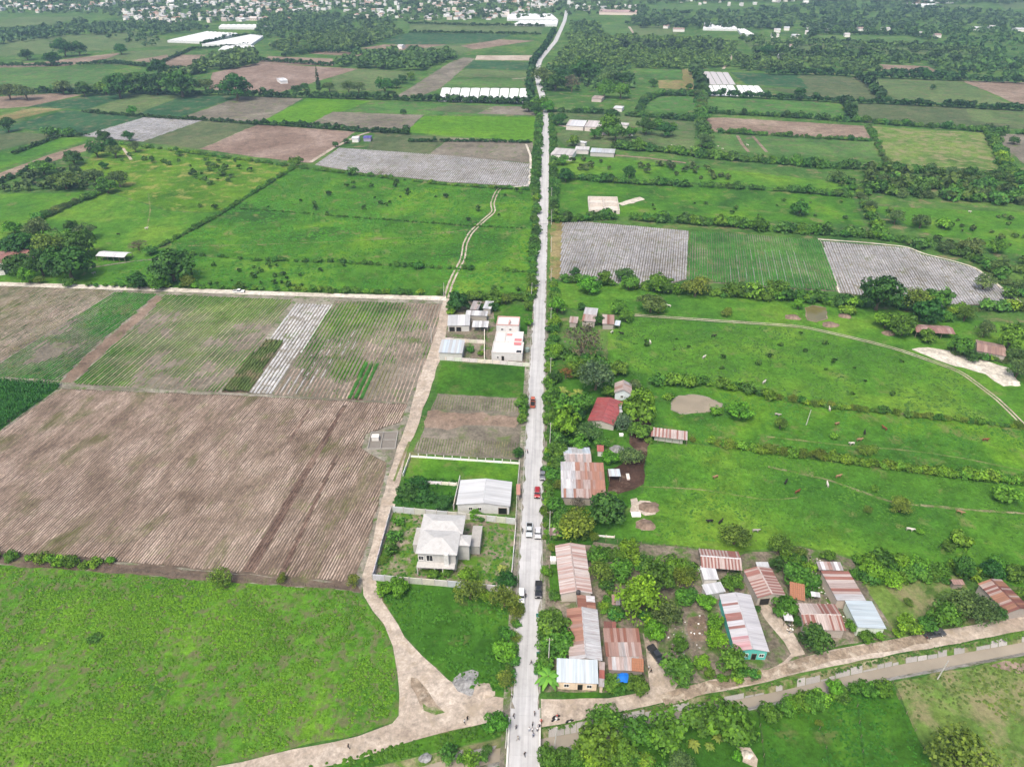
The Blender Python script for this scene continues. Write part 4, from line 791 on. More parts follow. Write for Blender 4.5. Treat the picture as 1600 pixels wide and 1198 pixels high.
for px, r, lb in [
    ([(1096, 150), (1200, 155), (1310, 161), (1400, 164), (1480, 168), (1600, 174)], 2.6, 'far hedge below the second white net tunnels'),
    ([(1340, 122), (1360, 135), (1378, 158)], 3.4, 'far bushy hedge right of the fallow rows'), ([(1318, 160), (1326, 175), (1332, 192)], 3.4, 'far hedge at the right end of the bright pastures'),
    ([(1200, 117), (1300, 118), (1360, 122), (1500, 127), (1600, 131)], 3.0, 'far hedge above the fallow rows'), ([(1085, 112), (1092, 130), (1098, 150)], 4.2, 'far hedge left of the second white net tunnels'),
    ([(-60, 150), (60, 146), (140, 147), (300, 149), (374, 149)], 2.6, 'far hedge above the dark green crop strips'), ([(130, 176), (226, 184), (318, 189), (400, 195)], 1.3, 'far low hedge between the upper and lower strips'),
    ([(400, 195), (478, 199), (560, 206), (620, 208)], 1.8, 'far low hedge below the lime field'), ([(596, 208), (640, 210)], 2.4, 'far short hedge right of the brown field'), ([(640, 222), (740, 222), (832, 224)], 1.2, 'far low hedge below the lush crop field'),
    ([(374, 150), (440, 153), (480, 153), (620, 157), (700, 160), (836, 164)], 2.6, 'far hedge below the big brown field'), ([(690, 158), (760, 161), (828, 162)], 2.2, 'far hedge in front of the white net tunnels'),
    ([(0, 104), (80, 104), (180, 100), (300, 112)], 2.0, 'far hedge above the pale green pasture'), ([(150, 98), (230, 104), (256, 98)], 1.6, 'far hedge below the small square field'), ([(240, 108), (256, 98), (300, 78), (390, 72)], 1.6, 'far hedge below the white nets'), ([(316, 70), (360, 58), (400, 56)], 1.8, 'far hedge between the two white nets'),
    ([(405, 96), (470, 100), (520, 104)], 2.0, 'far hedge below the thin pale field'), ([(590, 88), (560, 84), (500, 82), (440, 90)], 2.6, 'far hedge above the thin pale field'), ([(640, 52), (720, 53), (846, 55)], 2.0, 'far hedge between two long green fields'), ([(640, 38), (740, 41), (850, 42)], 2.0, 'far hedge behind the long green fields'),
    ([(830, 158), (826, 140), (829, 118), (832, 102), (852, 74), (866, 50)], 2.8, 'far hedge left of the narrow far road'), ([(1262, 58), (1276, 54), (1420, 56), (1450, 62)], 3.0, 'far hedge above the pale strip at the upper right'), ([(1260, 66), (1400, 72), (1540, 80)], 3.0, 'far hedge below the pale strip at the upper right'), ([(1180, 86), (1280, 88), (1400, 92), (1560, 100)], 4.0, 'far hedge above the small pink field'), ([(1376, 118), (1440, 120), (1500, 124)], 3.6, 'far hedge below the small pink field'),
    ([(20, 242), (90, 216), (140, 212)], 1.2, 'far low hedge along the green strip at the left edge'), ([(0, 287), (60, 262), (80, 254)], 1.4, 'far hedge below the pale soil strip at the left edge')]:
    hedge(px, r, 'H', lb, 0.85, 0.35, far=True)
for px, r, k, lb in [([(935, 876), (965, 874), (1000, 882), (1040, 888), (1070, 896)], 2.0, 'bxs', 'leafy thicket behind the garden grove'), ([(948, 915), (955, 930), (950, 955), (962, 972)], 1.5, 'xbs', 'bushes beside the long half rusty roof'), ([(1005, 965), (1030, 968), (1055, 962)], 1.4, 'xbs', 'bushes under the garden grove'),
    ([(870, 645), (872, 690), (874, 740)], 1.8, 'bxh', 'thicket between the road and the double roof'), ([(868, 795), (872, 812), (880, 832), (905, 838)], 2.0, 'bxx', 'thicket above the long pink roof'), ([(870, 560), (890, 566), (920, 570), (950, 580), (975, 585)], 2.6, 'bxh', 'thicket above the red roof'), ([(1205, 866), (1230, 872), (1255, 880), (1262, 905), (1258, 925)], 1.8, 'bsx', 'thicket left of the junk yard'), ([(1335, 880), (1372, 885), (1410, 890), (1450, 896), (1500, 894), (1560, 890)], 2.0, 'bsx', 'long thicket behind the lower right houses'), ([(1180, 1052), (1150, 1058), (1125, 1062)], 1.0, 'sx', 'low verge bushes before the turquoise house'), ([(960, 1072), (985, 1076), (1004, 1074)], 1.2, 'sbx', 'verge bushes below the clay tiles'), ([(880, 1180), (930, 1190), (1000, 1198), (1050, 1200)], 1.6, 'bxs', 'undergrowth at the bottom edge right of the bridge'), ([(700, 1180), (735, 1192), (770, 1188)], 1.3, 'xs', 'bushes at the bottom edge left of the bridge'), ([(1360, 462), (1400, 478), (1440, 492), (1480, 498)], 2.6, 'bhx', 'thicket under the clump above the farm'), ([(1490, 548), (1520, 560), (1560, 565), (1590, 572)], 1.8, 'xbf', 'bushes around the second brown roof'), ([(10, 395), (50, 400), (90, 398), (130, 402)], 3.0, 'hxb', 'thicket within the left farm grove')]: hedge(px, r, k, lb, 1.0, 0.7, name='thicket', cat='thicket')
# ---- far woods that read as one mass
DG, BG = (0.065, 0.140, 0.042), (0.062, 0.128, 0.052)
wood([(885, 56), (930, 58), (1060, 60), (1150, 68), (1140, 104), (1090, 110), (960, 106), (862, 108), (880, 84), (890, 70)], 0.72, 2.2, 4.4, (0.095, 0.165, 0.042), 'yellowish scrub woodland right of the narrow far road')
wood([(892, 36), (935, 38), (940, 56), (896, 58)], 0.7, 3, 5, DG, 'dark scrub beside the head of the far road')
wood([(975, 38), (1090, 38), (1190, 40), (1290, 40), (1420, 42), (1420, 46), (1290, 50), (1100, 46), (985, 44)], 0.5, 4.5, 7, (0.05, 0.105, 0.05), 'dark tall forest belt behind the far white nets')
wood([(990, 18), (1130, 22), (1280, 8), (1380, 10), (1600, 22), (1640, 46), (1420, 46), (1280, 38), (1090, 37), (980, 36)], 0.2, 3.5, 6.5, (0.06, 0.12, 0.05), 'broad dark forest across the upper right')
wood([(1270, 46), (1420, 46), (1640, 48), (1640, 62), (1460, 62), (1420, 56), (1290, 54)], 0.22, 3, 5.5, DG, 'mixed trees around the upper right houses')
wood([(1440, 64), (1640, 62), (1640, 128), (1590, 126), (1490, 118), (1540, 84)], 0.26, 3, 5.5, DG, 'thick wood at the upper right edge')
wood([(1150, 88), (1270, 88), (1370, 100), (1374, 116), (1250, 114), (1140, 110), (1146, 96)], 0.42, 3, 5, (0.07, 0.135, 0.04), 'scattered scrub above the second white nets')
wood([(1290, 88), (1480, 92), (1560, 104), (1480, 116), (1450, 103), (1370, 100)], 0.4, 3, 5, DG, 'scrub around the small pink field')
wood([(840, 108), (985, 108), (992, 138), (940, 146), (866, 142), (842, 146)], 0.22, 3, 4.5, DG, 'undergrowth in the dark grove right of the road')
wood([(400, 104), (335, 114), (262, 122), (300, 110), (332, 90), (370, 82), (402, 80)], 0.9, 4, 6, DG, 'diagonal wood left of the big brown field')
wood([(520, 104), (545, 90), (620, 84), (700, 84), (712, 92), (680, 104), (652, 113), (560, 107)], 0.95, 4, 6, DG, 'wood strip above the big brown field')
wood([(420, 78), (440, 64), (520, 50), (620, 42), (610, 50), (600, 66), (560, 76), (480, 84)], 0.4, 3, 5.5, DG, 'wide scrub wood between nets and far fields')
wood([(404, 60), (400, 42), (430, 30), (560, 30), (640, 34), (600, 42), (540, 50), (440, 64)], 0.36, 3.5, 6, BG, 'dark wood at the near edge of the far town')
wood([(80, 60), (120, 44), (220, 36), (300, 40), (330, 48), (250, 56), (216, 52), (130, 56)], 0.5, 3.5, 5.5, BG, 'dark tree belt under the left part of the far town')
wood([(-60, 60), (100, 50), (90, 58), (40, 68), (-60, 76)], 0.5, 4, 7, BG, 'tree belt at the far left edge')
wood([(0, 50), (60, 46), (140, 36), (130, 44), (30, 56)], 0.35, 4, 6, BG, 'trees between two far pastures at the left edge')
wood([(-60, -14), (700, -14), (640, 32), (430, 30), (300, 38), (120, 22), (-60, 24)], 0.13, 3, 5.5, BG, 'trees between the houses of the far town')
wood([(700, -14), (1010, -14), (1010, 20), (900, 26), (880, 32), (640, 32)], 0.12, 3, 5.5, BG, 'trees between the houses beside the far road')
wood([(1010, -14), (1660, -14), (1660, 8), (1400, 8), (1180, 4), (1010, 8)], 0.25, 4, 7, BG, 'trees along the top right edge')
wood([(0, 300), (60, 262), (130, 262), (180, 280), (170, 298), (100, 298)], 0.35, 2.2, 3.6, (0.06, 0.11, 0.035), 'grey green scrub at the left under the strips', name='scrub')
wood([(1340, 268), (1440, 276), (1620, 300), (1620, 330), (1450, 312), (1350, 300)], 0.4, 2.5, 4.5, (0.065, 0.12, 0.03), 'scrub filling the belt at the right edge', name='scrub')
wood([(1450, 372), (1560, 392), (1640, 420), (1640, 474), (1596, 466), (1530, 415)], 0.25, 2, 3.5, (0.07, 0.125, 0.03), 'thorny scrub beyond the right mulched field', name='scrub')
wood([(880, 250), (1060, 262), (1200, 272), (1330, 286), (1330, 296), (1100, 282), (880, 268)], 0.14, 1.5, 2.8, (0.06, 0.11, 0.035), 'scattered bushes on the dull strip', name='scrub', clump=.4)
wood([(250, 62), (210, 50), (150, 52), (190, 70), (250, 76)], 0.12, 2.5, 4, BG, 'scattered bushes on the far left pasture', name='scrub')
wood([(960, 66), (1140, 74), (1150, 88), (960, 80)], 0.3, 4, 6, (0.035, 0.07, 0.03), 'darker young trees within the scrub woodland')
wood([(1150, 60), (1260, 62), (1270, 84), (1180, 84)], 0.2, 3, 5, DG, 'loose trees below the far net wing')
wood([(1260, 66), (1540, 80), (1540, 90), (1270, 86)], 0.3, 3, 5, DG, 'loose scrub below the pale strip at the upper right')
wood([(560, 58), (640, 50), (600, 66), (560, 76), (450, 86), (430, 80), (520, 68)], 0.3, 3, 5, (0.06, 0.12, 0.04), 'loose scrub right of the far white nets', name='scrub')
wood([(346, 300), (462, 266), (560, 276), (700, 292), (828, 300), (830, 350), (560, 338), (400, 326)], 0.022, 0.8, 2.0, (0.035, 0.10, 0.018), 'scattered low bushes in the upper left pasture', name='scrub', clump=.45)
wood([(190, 240), (330, 248), (450, 264), (400, 296), (340, 328), (262, 326), (170, 296)], 0.045, 0.8, 2.4, (0.04, 0.10, 0.02), 'scattered low bushes in the yellowish pasture', name='scrub', clump=.5)
wood([(300, 412), (540, 416), (828, 430), (826, 458), (560, 452), (300, 446)], 0.04, 0.6, 1.6, (0.04, 0.11, 0.02), 'scattered low weeds above the white dirt road', name='scrub', clump=.4)
wood([(960, 530), (1240, 520), (1400, 556), (1540, 620), (1300, 625), (1100, 590)], 0.012, 0.5, 1.3, (0.05, 0.12, 0.02), 'scattered low weeds below the curved track', name='scrub')
wood([(866, 300), (1320, 318), (1340, 345), (1000, 335)], 0.012, 0.6, 1.6, (0.05, 0.115, 0.025), 'scattered low weeds in the ruin pasture', name='scrub')
wood([(1360, 330), (1600, 340), (1600, 390), (1450, 362)], 0.05, 0.8, 2.2, (0.06, 0.12, 0.03), 'scattered bushes in the right hand pasture', name='scrub', clump=.5)
# ---- single trees and shrubs, each told apart by what it stands beside
ADJ = {'b': 'leafy green', 'd': 'dense dark green', 'l': 'bright green', 'f': 'feathery grey green', 'y': 'yellowish', 'g': 'bare grey', 'o': 'orange flowered', 'u': 'wide dark umbrella', 'F': 'flat pale umbrella', 'L': 'bright feathery', 's': 'round bright', 'x': 'round dark', 'e': 'soft blue green', 'p': 'green fronded', 'q': 'yellowing', 'h': 'small leafy', 'H': 'small dark', 'c': 'slender pointed'}
def T(phrase, x, y, r, k, zs=1.0):
    key = KC[k][0]; noun = {'palm': 'palm', 'shrub': 'shrub', 'conifer': 'conifer'}.get(key, 'tree')
    tree(x, y, r, k, '%s %s %s' % (ADJ[k], noun, phrase), None, zs)
for a in [
 # right of the road, upper compounds
 ('by the road above the tin shacks', 871, 478, 14, 'l'), ('at the kerb left of the tin shacks', 866, 503, 10, 'l'), ('just behind the silver and rust shack', 909, 479, 6, 'd'), ('between the two tin shacks', 936, 500, 9, 'd'), ('behind the rust topped shack', 969, 481, 12, 'b'), ('at the end of the shack row', 978, 494, 10, 'b'),
 ('standing alone below the tin shacks', 911, 536, 27, 'g'), ('wide crowned in front of the gabled blue white house', 932, 588, 28, 'e'), ('beside the road above the red roof', 884, 583, 11, 'o'), ('by the kerb left of the orange flowered one', 868, 588, 12, 'd'), ('behind the red roof', 902, 575, 14, 'b'),
 ('left of the red roof', 904, 613, 14, 'q'), ('by the road left of the red roof', 879, 608, 11, 'q'), ('beneath the palms beside the red roof', 890, 636, 21, 'b'), ('with full crown at the road below the palms', 883, 660, 25, 'l'), ('in front of the red roof corner', 920, 674, 20, 'f'), ('at the road above the striped double roof', 872, 702, 15, 'b'), ('at the road beside the striped double roof', 872, 722, 12, 'b'), ('right of the red roof', 999, 634, 27, 'l'), ('below the red roof', 974, 662, 14, 'e'), ('growing over the feed yard', 985, 710, 17, 'f'), ('behind the small red hut', 954, 714, 13, 'l'), ('right of the gabled blue white house', 992, 603, 11, 'f'), ('between the red roof and the gabled house', 950, 612, 10, 'b'), ('by the shed with striped roof', 1014, 688, 6, 'b'),
 ('left of the rusty patched roof', 874, 757, 9, 'y'), ('below the left corner of the rusty patched roof', 868, 788, 14, 'b'), ('below the rusty patched roof', 903, 787, 14, 'g'), ('wide crowned above the long pink roof', 900, 818, 26, 'y'), ('below the right corner of the rusty patched roof', 948, 796, 28, 'd'), ('just above the dusty lot', 928, 838, 8, 'y'), ('tucked under the right corner of the rusty roof', 956, 775, 9, 'l'), ('in the dusty lot', 984, 853, 15, 'l'),
 ('at the upper left corner of the long pink roof', 863, 855, 8, 'y'), ('overhanging the road by the long pink roof', 853, 890, 9, 'l'), ('at the lower left corner of the long pink roof', 867, 930, 9, 'b'), ('touching the right side of the long pink roof', 939, 892, 20, 'y'), ('second right of the long pink roof', 971, 890, 17, 'b'), ('large and full at the right of the garden grove', 1028, 900, 26, 'b'), ('huge and fresh in the middle of the garden grove', 999, 938, 35, 'L'), ('under the huge fresh tree', 1040, 956, 22, 'f'), ('at the upper right of the garden grove', 1064, 904, 16, 'y'), ('right of the rusty house by the parked dark pickup', 1025, 984, 17, 'l'), ('small by the rusty house', 965, 966, 6, 'l'), ('beside the rust roof extension', 948, 938, 8, 'b'), ('beside the small tin hut in the grove', 962, 955, 9, 'b'), ('at the edge of the dry yard', 1072, 930, 13, 'b'), ('in the dry yard by the dark pickup', 1062, 1008, 14, 'b'),
 ('at the road beside the long grey roof', 865, 974, 22, 'b'), ('at the road just above the beige house', 874, 1006, 22, 'b'), ('beside the beige house and road', 857, 1054, 19, 'p'), ('right of the beige house', 955, 1066, 13, 'b'), ('under the clay tiled roof corner', 995, 1070, 16, 'b'), ('at the corner where the driveway meets the dirt road', 1059, 1048, 23, 'b'),
 ('left of the small white flat roof', 1074, 900, 16, 'y'), ('below the small white flat roof', 1081, 929, 13, 'd'), ('at the upper left corner of the long pale roof', 1103, 940, 14, 'l'), ('left of the long pale roof', 1118, 971, 14, 'l'), ('left of the lower half of the long pale roof', 1121, 998, 17, 'L'), ('between the striped shed and the long pale roof', 1144, 911, 15, 'b'), ('at the front of the turquoise walled house', 1145, 1034, 20, 'b'), ('left of the turquoise walled house', 1097, 1034, 12, 'l'), ('on the dirt road verge near the turquoise house', 1109, 1053, 9, 'b'),
 ('behind the striped barn', 1218, 853, 19, 'y'), ('right behind the striped barn', 1214, 880, 13, 'd'), ('between the striped barn and the junk yard', 1248, 898, 20, 'b'), ('above the junk yard', 1249, 862, 12, 'y'), ('in front of the striped barn', 1228, 944, 18, 'b'), ('in the drive beside the long pale roof', 1183, 950, 5, 'd'), ('by the striped square roof', 1249, 970, 10, 'd'), ('in front of the striped square roof', 1276, 998, 23, 'd'), ('between striped square roof and pale blue roof', 1331, 977, 11, 'b'), ('in front of the pale blue roof', 1355, 995, 11, 'b'), ('at the right front of the pale blue roof', 1375, 993, 8, 'l'), ('above the ragged tin roof', 1295, 867, 10, 'b'),
 ('behind the patched long roof', 1361, 889, 16, 'l'), ('in the thicket behind the pale blue roof', 1393, 904, 15, 'L'), ('highest in the thicket', 1382, 875, 14, 'd'), ('with lime crown in the thicket', 1406, 876, 13, 'l'), ('at the right of the thicket', 1437, 881, 13, 'l'), ('small in the grass right of the pale blue roof', 1420, 940, 7, 'y'), ('by the dirt road left of the parked grey pickup', 1420, 977, 18, 'l'), ('right behind the parked grey pickup', 1449, 974, 14, 'b'), ('right of the parked grey pickup', 1477, 960, 23, 'b'), ('large beside the rusty barn', 1510, 944, 28, 'f'), ('in front of the rusty barn', 1534, 956, 22, 'f'), ('at the near corner of the rusty barn', 1561, 960, 13, 'd'), ('small left of the parked grey pickup', 1402, 988, 7, 'l'), ('behind the little tin hut by the rusty barn', 1507, 888, 18, 'd'), ('left of the little tin hut', 1466, 890, 16, 'b'), ('behind the rusty barn', 1549, 890, 15, 'd'), ('at the right edge above the rusty barn', 1591, 896, 15, 'b'), ('at the right edge beside the rusty barn', 1598, 930, 11, 'b'),
 ('by the kerb below the lone bare tree', 866, 548, 12, 'l'), ('left of the wide blue green crown', 898, 566, 16, 'b'), ('right of the wide blue green crown', 966, 575, 14, 'b'), ('between the kerb and the red roof', 900, 648, 14, 'd'), ('at the kerb beside the bright full crown', 866, 676, 11, 'd'),
 ('large between the palms and the red roof', 908, 632, 17, 'b'), ('at the kerb below the orange flowered one', 866, 618, 14, 'b'), ('behind the striped double roof', 905, 690, 16, 'b'), ('over the small red hut', 940, 690, 12, 'b'), ('hanging over the feed yard', 1000, 672, 15, 'b'), ('at the kerb beside the rusty patched roof', 866, 742, 12, 'b'),
 # south of the canal
 ('at the right end of the bridge', 855, 1182, 17, 'b'), ('first in the orchard beside the canal', 944, 1122, 24, 'b'), ('large at the left of the orchard', 938, 1156, 28, 'b'), ('low at the bottom of the orchard', 975, 1180, 22, 'b'), ('second in the orchard beside the canal', 998, 1143, 25, 'b'), ('at the heart of the orchard', 1045, 1139, 30, 'b'), ('third in the orchard beside the canal', 1094, 1124, 24, 'b'), ('widest in the orchard', 1138, 1125, 35, 'b'), ('at the right edge of the orchard', 1168, 1146, 15, 'b'), ('between the orchard and the dark meadow', 1203, 1114, 16, 'b'), ('under the bottom of the orchard', 1064, 1196, 22, 'f'), ('lower left under the orchard', 1013, 1184, 11, 'q'), ('middle one under the orchard', 1085, 1161, 11, 'q'), ('right one under the orchard', 1122, 1152, 10, 'q'), ('small under the widest orchard tree', 1109, 1164, 9, 'q'), ('by the white sand heap', 1151, 1181, 8, 'l'), ('near the bridge below the canal', 906, 1172, 10, 'p'),
 ('on the canal bank above the dark meadow', 1272, 1098, 17, 'b'), ('small on the canal bank', 1307, 1073, 13, 'l'), ('left of the fence corner by the canal', 1357, 1078, 14, 'b'), ('at the fence corner by the canal', 1381, 1077, 13, 'b'), ('tiny in the dark meadow', 1280, 1129, 6, 'y'), ('spreading in the lower right pasture', 1508, 1184, 42, 'y'), ('on the canal bank right of the orchard', 1226, 1107, 14, 'b'),
 # left of the road, near
 ('outside the compound wall corner', 600, 920, 12, 'l'), ('outside the compound wall', 622, 916, 16, 'l'), ('outside the right half of the compound wall', 734, 924, 20, 'y'), ('small outside the compound wall', 757, 929, 10, 'l'), ('at the road corner of the compound wall', 788, 936, 20, 'y'), ('inside the compound wall', 731, 899, 14, 'l'), ('inside the compound by the road', 792, 907, 15, 'd'), ('in front of the unfinished house', 677, 896, 8, 'b'), ('right in front of the unfinished house', 698, 893, 8, 'b'), ('inside the compound near the white car', 785, 886, 9, 'q'), ('beside the road above the junction', 792, 990, 13, 'b'), ('beside the road at the junction meadow', 790, 1014, 16, 'l'), ('at the lower right of the junction meadow', 790, 1060, 14, 'y'), ('leaning over the canal left of the bridge', 776, 1128, 19, 'b'), ('beside the canal left of the bridge', 762, 1170, 9, 'x'),
 ('in the lower corner of the compound', 597, 875, 7, 'y'), ('along the inner left wall', 612, 858, 12, 'x'), ('along the upper left wall', 617, 838, 12, 'x'), ('at the inner top wall', 623, 815, 9, 's'), ('behind the unfinished house at the wall', 742, 803, 9, 'l'), ('by the wall behind the unfinished house', 752, 809, 8, 'x'), ('on the wild plot nearest the track', 640, 770, 18, 'd', 0.6), ('middle of the wild plot', 664, 776, 16, 'd', 0.6), ('on the wild plot beside the white gable', 692, 785, 15, 'd', 0.6), ('upper on the wild plot', 654, 757, 14, 'd', 0.6), ('at the road end of the white picket wall', 810, 707, 10, 'd'), ('at the road beside the vacant plot', 815, 630, 11, 'b'),
 ('left of the compound by the dirt track', 716, 471, 18, 'd'), ('at the track beside the compound', 707, 480, 9, 'b'), ('tiny at the track beside the compound', 704, 487, 6, 'l'), ('amid the small tin roofs', 750, 478, 7, 'd'), ('right of the small tin roofs', 771, 480, 8, 'd'), ('above the compound', 742, 462, 10, 'b'), ('second above the compound', 773, 465, 12, 'b'), ('third above the compound', 790, 467, 10, 'y'), ('on the grass plot by the road', 825, 477, 9, 'b'), ('right of the pink roofed house', 826, 503, 7, 'l'), ('in the little yard by the grey shed', 735, 545, 6, 'b'), ('second in the little yard by the grey shed', 751, 552, 6, 's'),
 ('below the ploughed field', 345, 902, 17, 'y'), ('small below the ploughed field', 172, 875, 8, 's'), ('tiny below the ploughed field', 440, 904, 8, 'y'), ('where the ploughed field meets the track', 552, 908, 11, 'y'), ('low in the tussock pasture', 148, 997, 9, 'x', 0.5),
 # right pastures
 ('round and lone below the mulched field', 920, 444, 15, 'l'), ('lone in the pasture below the mulched field', 1018, 476, 20, 'F'), ('small beside the flat pale one', 1030, 482, 9, 'l'), ('tiny above the curved track', 1136, 488, 8, 'y'), ('left of the muddy pond', 1045, 620, 8, 's'), ('on the shore of the muddy pond', 1119, 643, 11, 's'), ('right of the muddy pond', 1156, 642, 18, 'l', 0.7), ('by the leaning pole', 1220, 662, 11, 'y'), ('round in the pasture right of the pole', 1304, 681, 7, 's'), ('spiky above the bright clipped hedge', 1356, 702, 13, 'y', 0.7), ('on the lower track', 1408, 790, 18, 'y', 0.8), ('round at the right end of the lower track', 1571, 775, 18, 's'), ('lime coloured in the grazed pasture', 1502, 843, 17, 's'), ('dull beside the lime coloured shrub', 1482, 853, 11, 'x'), ('tiny in the grazed pasture', 1356, 796, 7, 'y'), ('by the white cow', 1438, 830, 7, 's'), ('above the striped shed roof', 1149, 838, 23, 'y', 0.8), ('tiny near the bright clipped hedge', 1367, 763, 7, 's'),
 ('above the pond with sandy banks', 1248, 476, 9, 'l'), ('at the dense hedge above the pond', 1215, 450, 16, 'b'), ('widest in the clump above the brown farm', 1375, 463, 33, 'd', 0.85), ('with golden crown in the clump above the farm', 1436, 470, 24, 'y'), ('right in the clump above the farm', 1466, 468, 20, 'b'), ('in front of the clump above the farm', 1386, 498, 17, 'l'), ('beside the brown roofed farm', 1413, 508, 19, 'b'), ('behind the brown roofed farm', 1450, 490, 20, 'd'), ('right of the brown roofed farm', 1510, 490, 15, 'y'), ('before the brown roofed farm', 1451, 525, 12, 'b'), ('left of the second brown roof', 1501, 538, 18, 'b'), ('in front of the second brown roof', 1520, 555, 12, 'd'), ('by the second brown roof', 1551, 558, 8, 's'), ('above the second brown roof', 1540, 515, 15, 'f'), ('right of the second brown roof', 1580, 530, 22, 'b'), ('lower right of the second brown roof', 1590, 555, 14, 'f'), ('at the right edge by the sandy patch', 1592, 578, 16, 'f'), ('above the sandy pond bank', 1325, 484, 12, 's'),
 ('under the first mulched field', 899, 425, 9, 'd'), ('nearest the road under the first mulched field', 882, 434, 7, 'b'), ('tall under the first mulched field', 977, 430, 14, 'd'), ('bright under the tall dark one', 983, 441, 13, 'b'), ('mid hedge under the first mulched field', 945, 436, 11, 'b'), ('at the lower corner of the first mulched field', 1032, 442, 16, 'b'), ('at the fields\' dividing line', 1088, 448, 19, 'y'),
 # left farm and pastures
 ('behind the red farm roof at the left edge', 30, 381, 25, 'd', 0.85), ('golden above the left farm', 78, 383, 22, 'y'), ('upper right of the left farm', 126, 384, 22, 'd'), ('huge in front of the left farm', 105, 412, 34, 'd', 0.9), ('beside the huge dark crown', 62, 414, 22, 'd'), ('in front of the red farm roof', 26, 413, 20, 'd'), ('at the white road by the left farm', 43, 431, 13, 'l'), ('tiny at the white road by the left farm', 60, 437, 8, 'y'), ('pale at the back of the left farm', 60, 361, 20, 'f'), ('dark at the back of the left farm', 111, 354, 10, 'd'), ('right at the back of the left farm', 130, 362, 16, 'f'), ('in the middle of the left farm grove', 97, 371, 13, 'b'), ('brown and leafless by the white shed', 215, 383, 14, 'g', 0.6), ('green beside the leafless one', 234, 391, 11, 'x'), ('pale at the left edge above the farm', 20, 355, 12, 'l'), ('largest of the clump on the white road', 267, 416, 33, 'd', 0.9), ('left of the clump on the white road', 214, 440, 15, 'd'), ('small before the clump on the white road', 248, 440, 13, 'b'), ('right of the clump on the white road', 293, 440, 10, 'y'), ('at the bend of the white road', 108, 441, 8, 'b'),
 ('in the scrub left of the yellow pasture', 150, 235, 13, 'd'), ('flat topped in the scrub left of the yellow pasture', 179, 238, 13, 'F'), ('above the scrub left of the yellow pasture', 172, 226, 10, 'd'), ('in the lower left scrub', 65, 260, 14, 'b'), ('twin crowned in the left scrub', 113, 247, 13, 'd'), ('small in the left scrub', 162, 258, 7, 'd'), ('beside the lower left scrub', 185, 281, 13, 'f'), ('broad in the lower left scrub', 100, 283, 19, 'F'), ('right in the lower left scrub', 146, 273, 14, 'f'), ('low in the left scrub', 166, 290, 13, 'b'), ('at the corner of the small silver field', 201, 214, 8, 'd'), ('left of the small silver field', 162, 214, 12, 'd'), ('in the yellow pasture corner', 210, 230, 9, 'f'), ('by the crop strips', 207, 175, 9, 'x'), ('at the left edge by the crop strips', 11, 197, 11, 'd'), ('left below the crop strips', 78, 206, 13, 'x'), ('second below the crop strips', 107, 208, 9, 'x'), ('in the yellow pasture', 280, 240, 6, 'x'), ('second in the yellow pasture', 256, 252, 5, 'x'), ('third in the yellow pasture', 345, 270, 7, 'x'), ('at the corner of the diagonal hedge', 462, 252, 10, 'b'), ('at the left of the pasture below the silver field', 550, 269, 9, 'x'), ('in the lower pasture by the winding track', 655, 415, 9, 'x'), ('left of the lone bush by the winding track', 535, 408, 6, 'x'),
 # far left row of big trees
 ('rightmost of the great row above the crop strips', 368, 137, 21, 'd'), ('second from the right in the great row', 320, 133, 13, 'f'), ('third from the right in the great row', 281, 131, 22, 'd'), ('fourth from the right in the great row', 242, 131, 18, 'd'), ('fifth from the right in the great row', 212, 130, 17, 'd'), ('sixth from the right in the great row', 184, 137, 18, 'd'), ('seventh from the right in the great row', 163, 136, 12, 'b'), ('eighth from the right in the great row', 129, 139, 13, 'd'), ('ninth from the right in the great row', 97, 137, 12, 'f'), ('tenth from the right in the great row', 38, 142, 15, 'f'), ('leftmost of the great row', 12, 143, 14, 'f'),
 ('alone on the small far field', 188, 77, 9, 'd'), ('at the far left edge', 41, 86, 9, 'd'), ('dark lower of the far left clump', 80, 91, 12, 'd'), ('left of the far twin crowns', 99, 77, 13, 'd'), ('right of the far twin crowns', 122, 77, 11, 'd'), ('above the great row', 246, 108, 13, 'd'),
 ('behind the big brown field hedge', 496, 124, 9, 'c'), ('right of the slender conifer', 514, 136, 9, 'f'), ('left of a pair before the big brown field', 544, 137, 9, 'f'), ('right of a pair before the big brown field', 560, 137, 10, 'f'), ('biggest of the diagonal row at the brown strip', 601, 134, 13, 'd'), ('second of the diagonal row at the brown strip', 619, 131, 8, 'd'), ('third of the diagonal row at the brown strip', 629, 124, 7, 'd'), ('last of the diagonal row at the brown strip', 642, 120, 6, 'b'), ('left of the slender conifer', 476, 136, 6, 'd'), ('second left of the slender conifer', 463, 140, 8, 'd'), ('by the huts at the silver field', 524, 226, 5, 'd'), ('second by the huts at the silver field', 541, 220, 5, 'd'), ('on the meadow behind the lush crop', 630, 175, 5, 'd'),
 # far right
 ('nearest the road in the dark grove', 850, 118, 16, 'f'), ('second in the dark grove', 868, 128, 15, 'd'), ('ashen in the dark grove', 894, 130, 12, 'g'), ('tall in the dark grove', 880, 120, 13, 'd'), ('wide at the top of the dark grove', 915, 110, 22, 'd', 0.8), ('pale at the right of the dark grove', 951, 118, 14, 'f'), ('right of the dark grove', 974, 122, 13, 'd'), ('low at the right of the dark grove', 945, 140, 13, 'b'), ('bottom of the dark grove', 970, 142, 12, 'b'), ('overhanging the far end of the straight road', 846, 158, 13, 'b'), ('left over the far end of the straight road', 826, 166, 10, 'd'), ('right over the far end of the straight road', 856, 168, 9, 'b'), ('lower over the far end of the straight road', 838, 172, 9, 'd'),
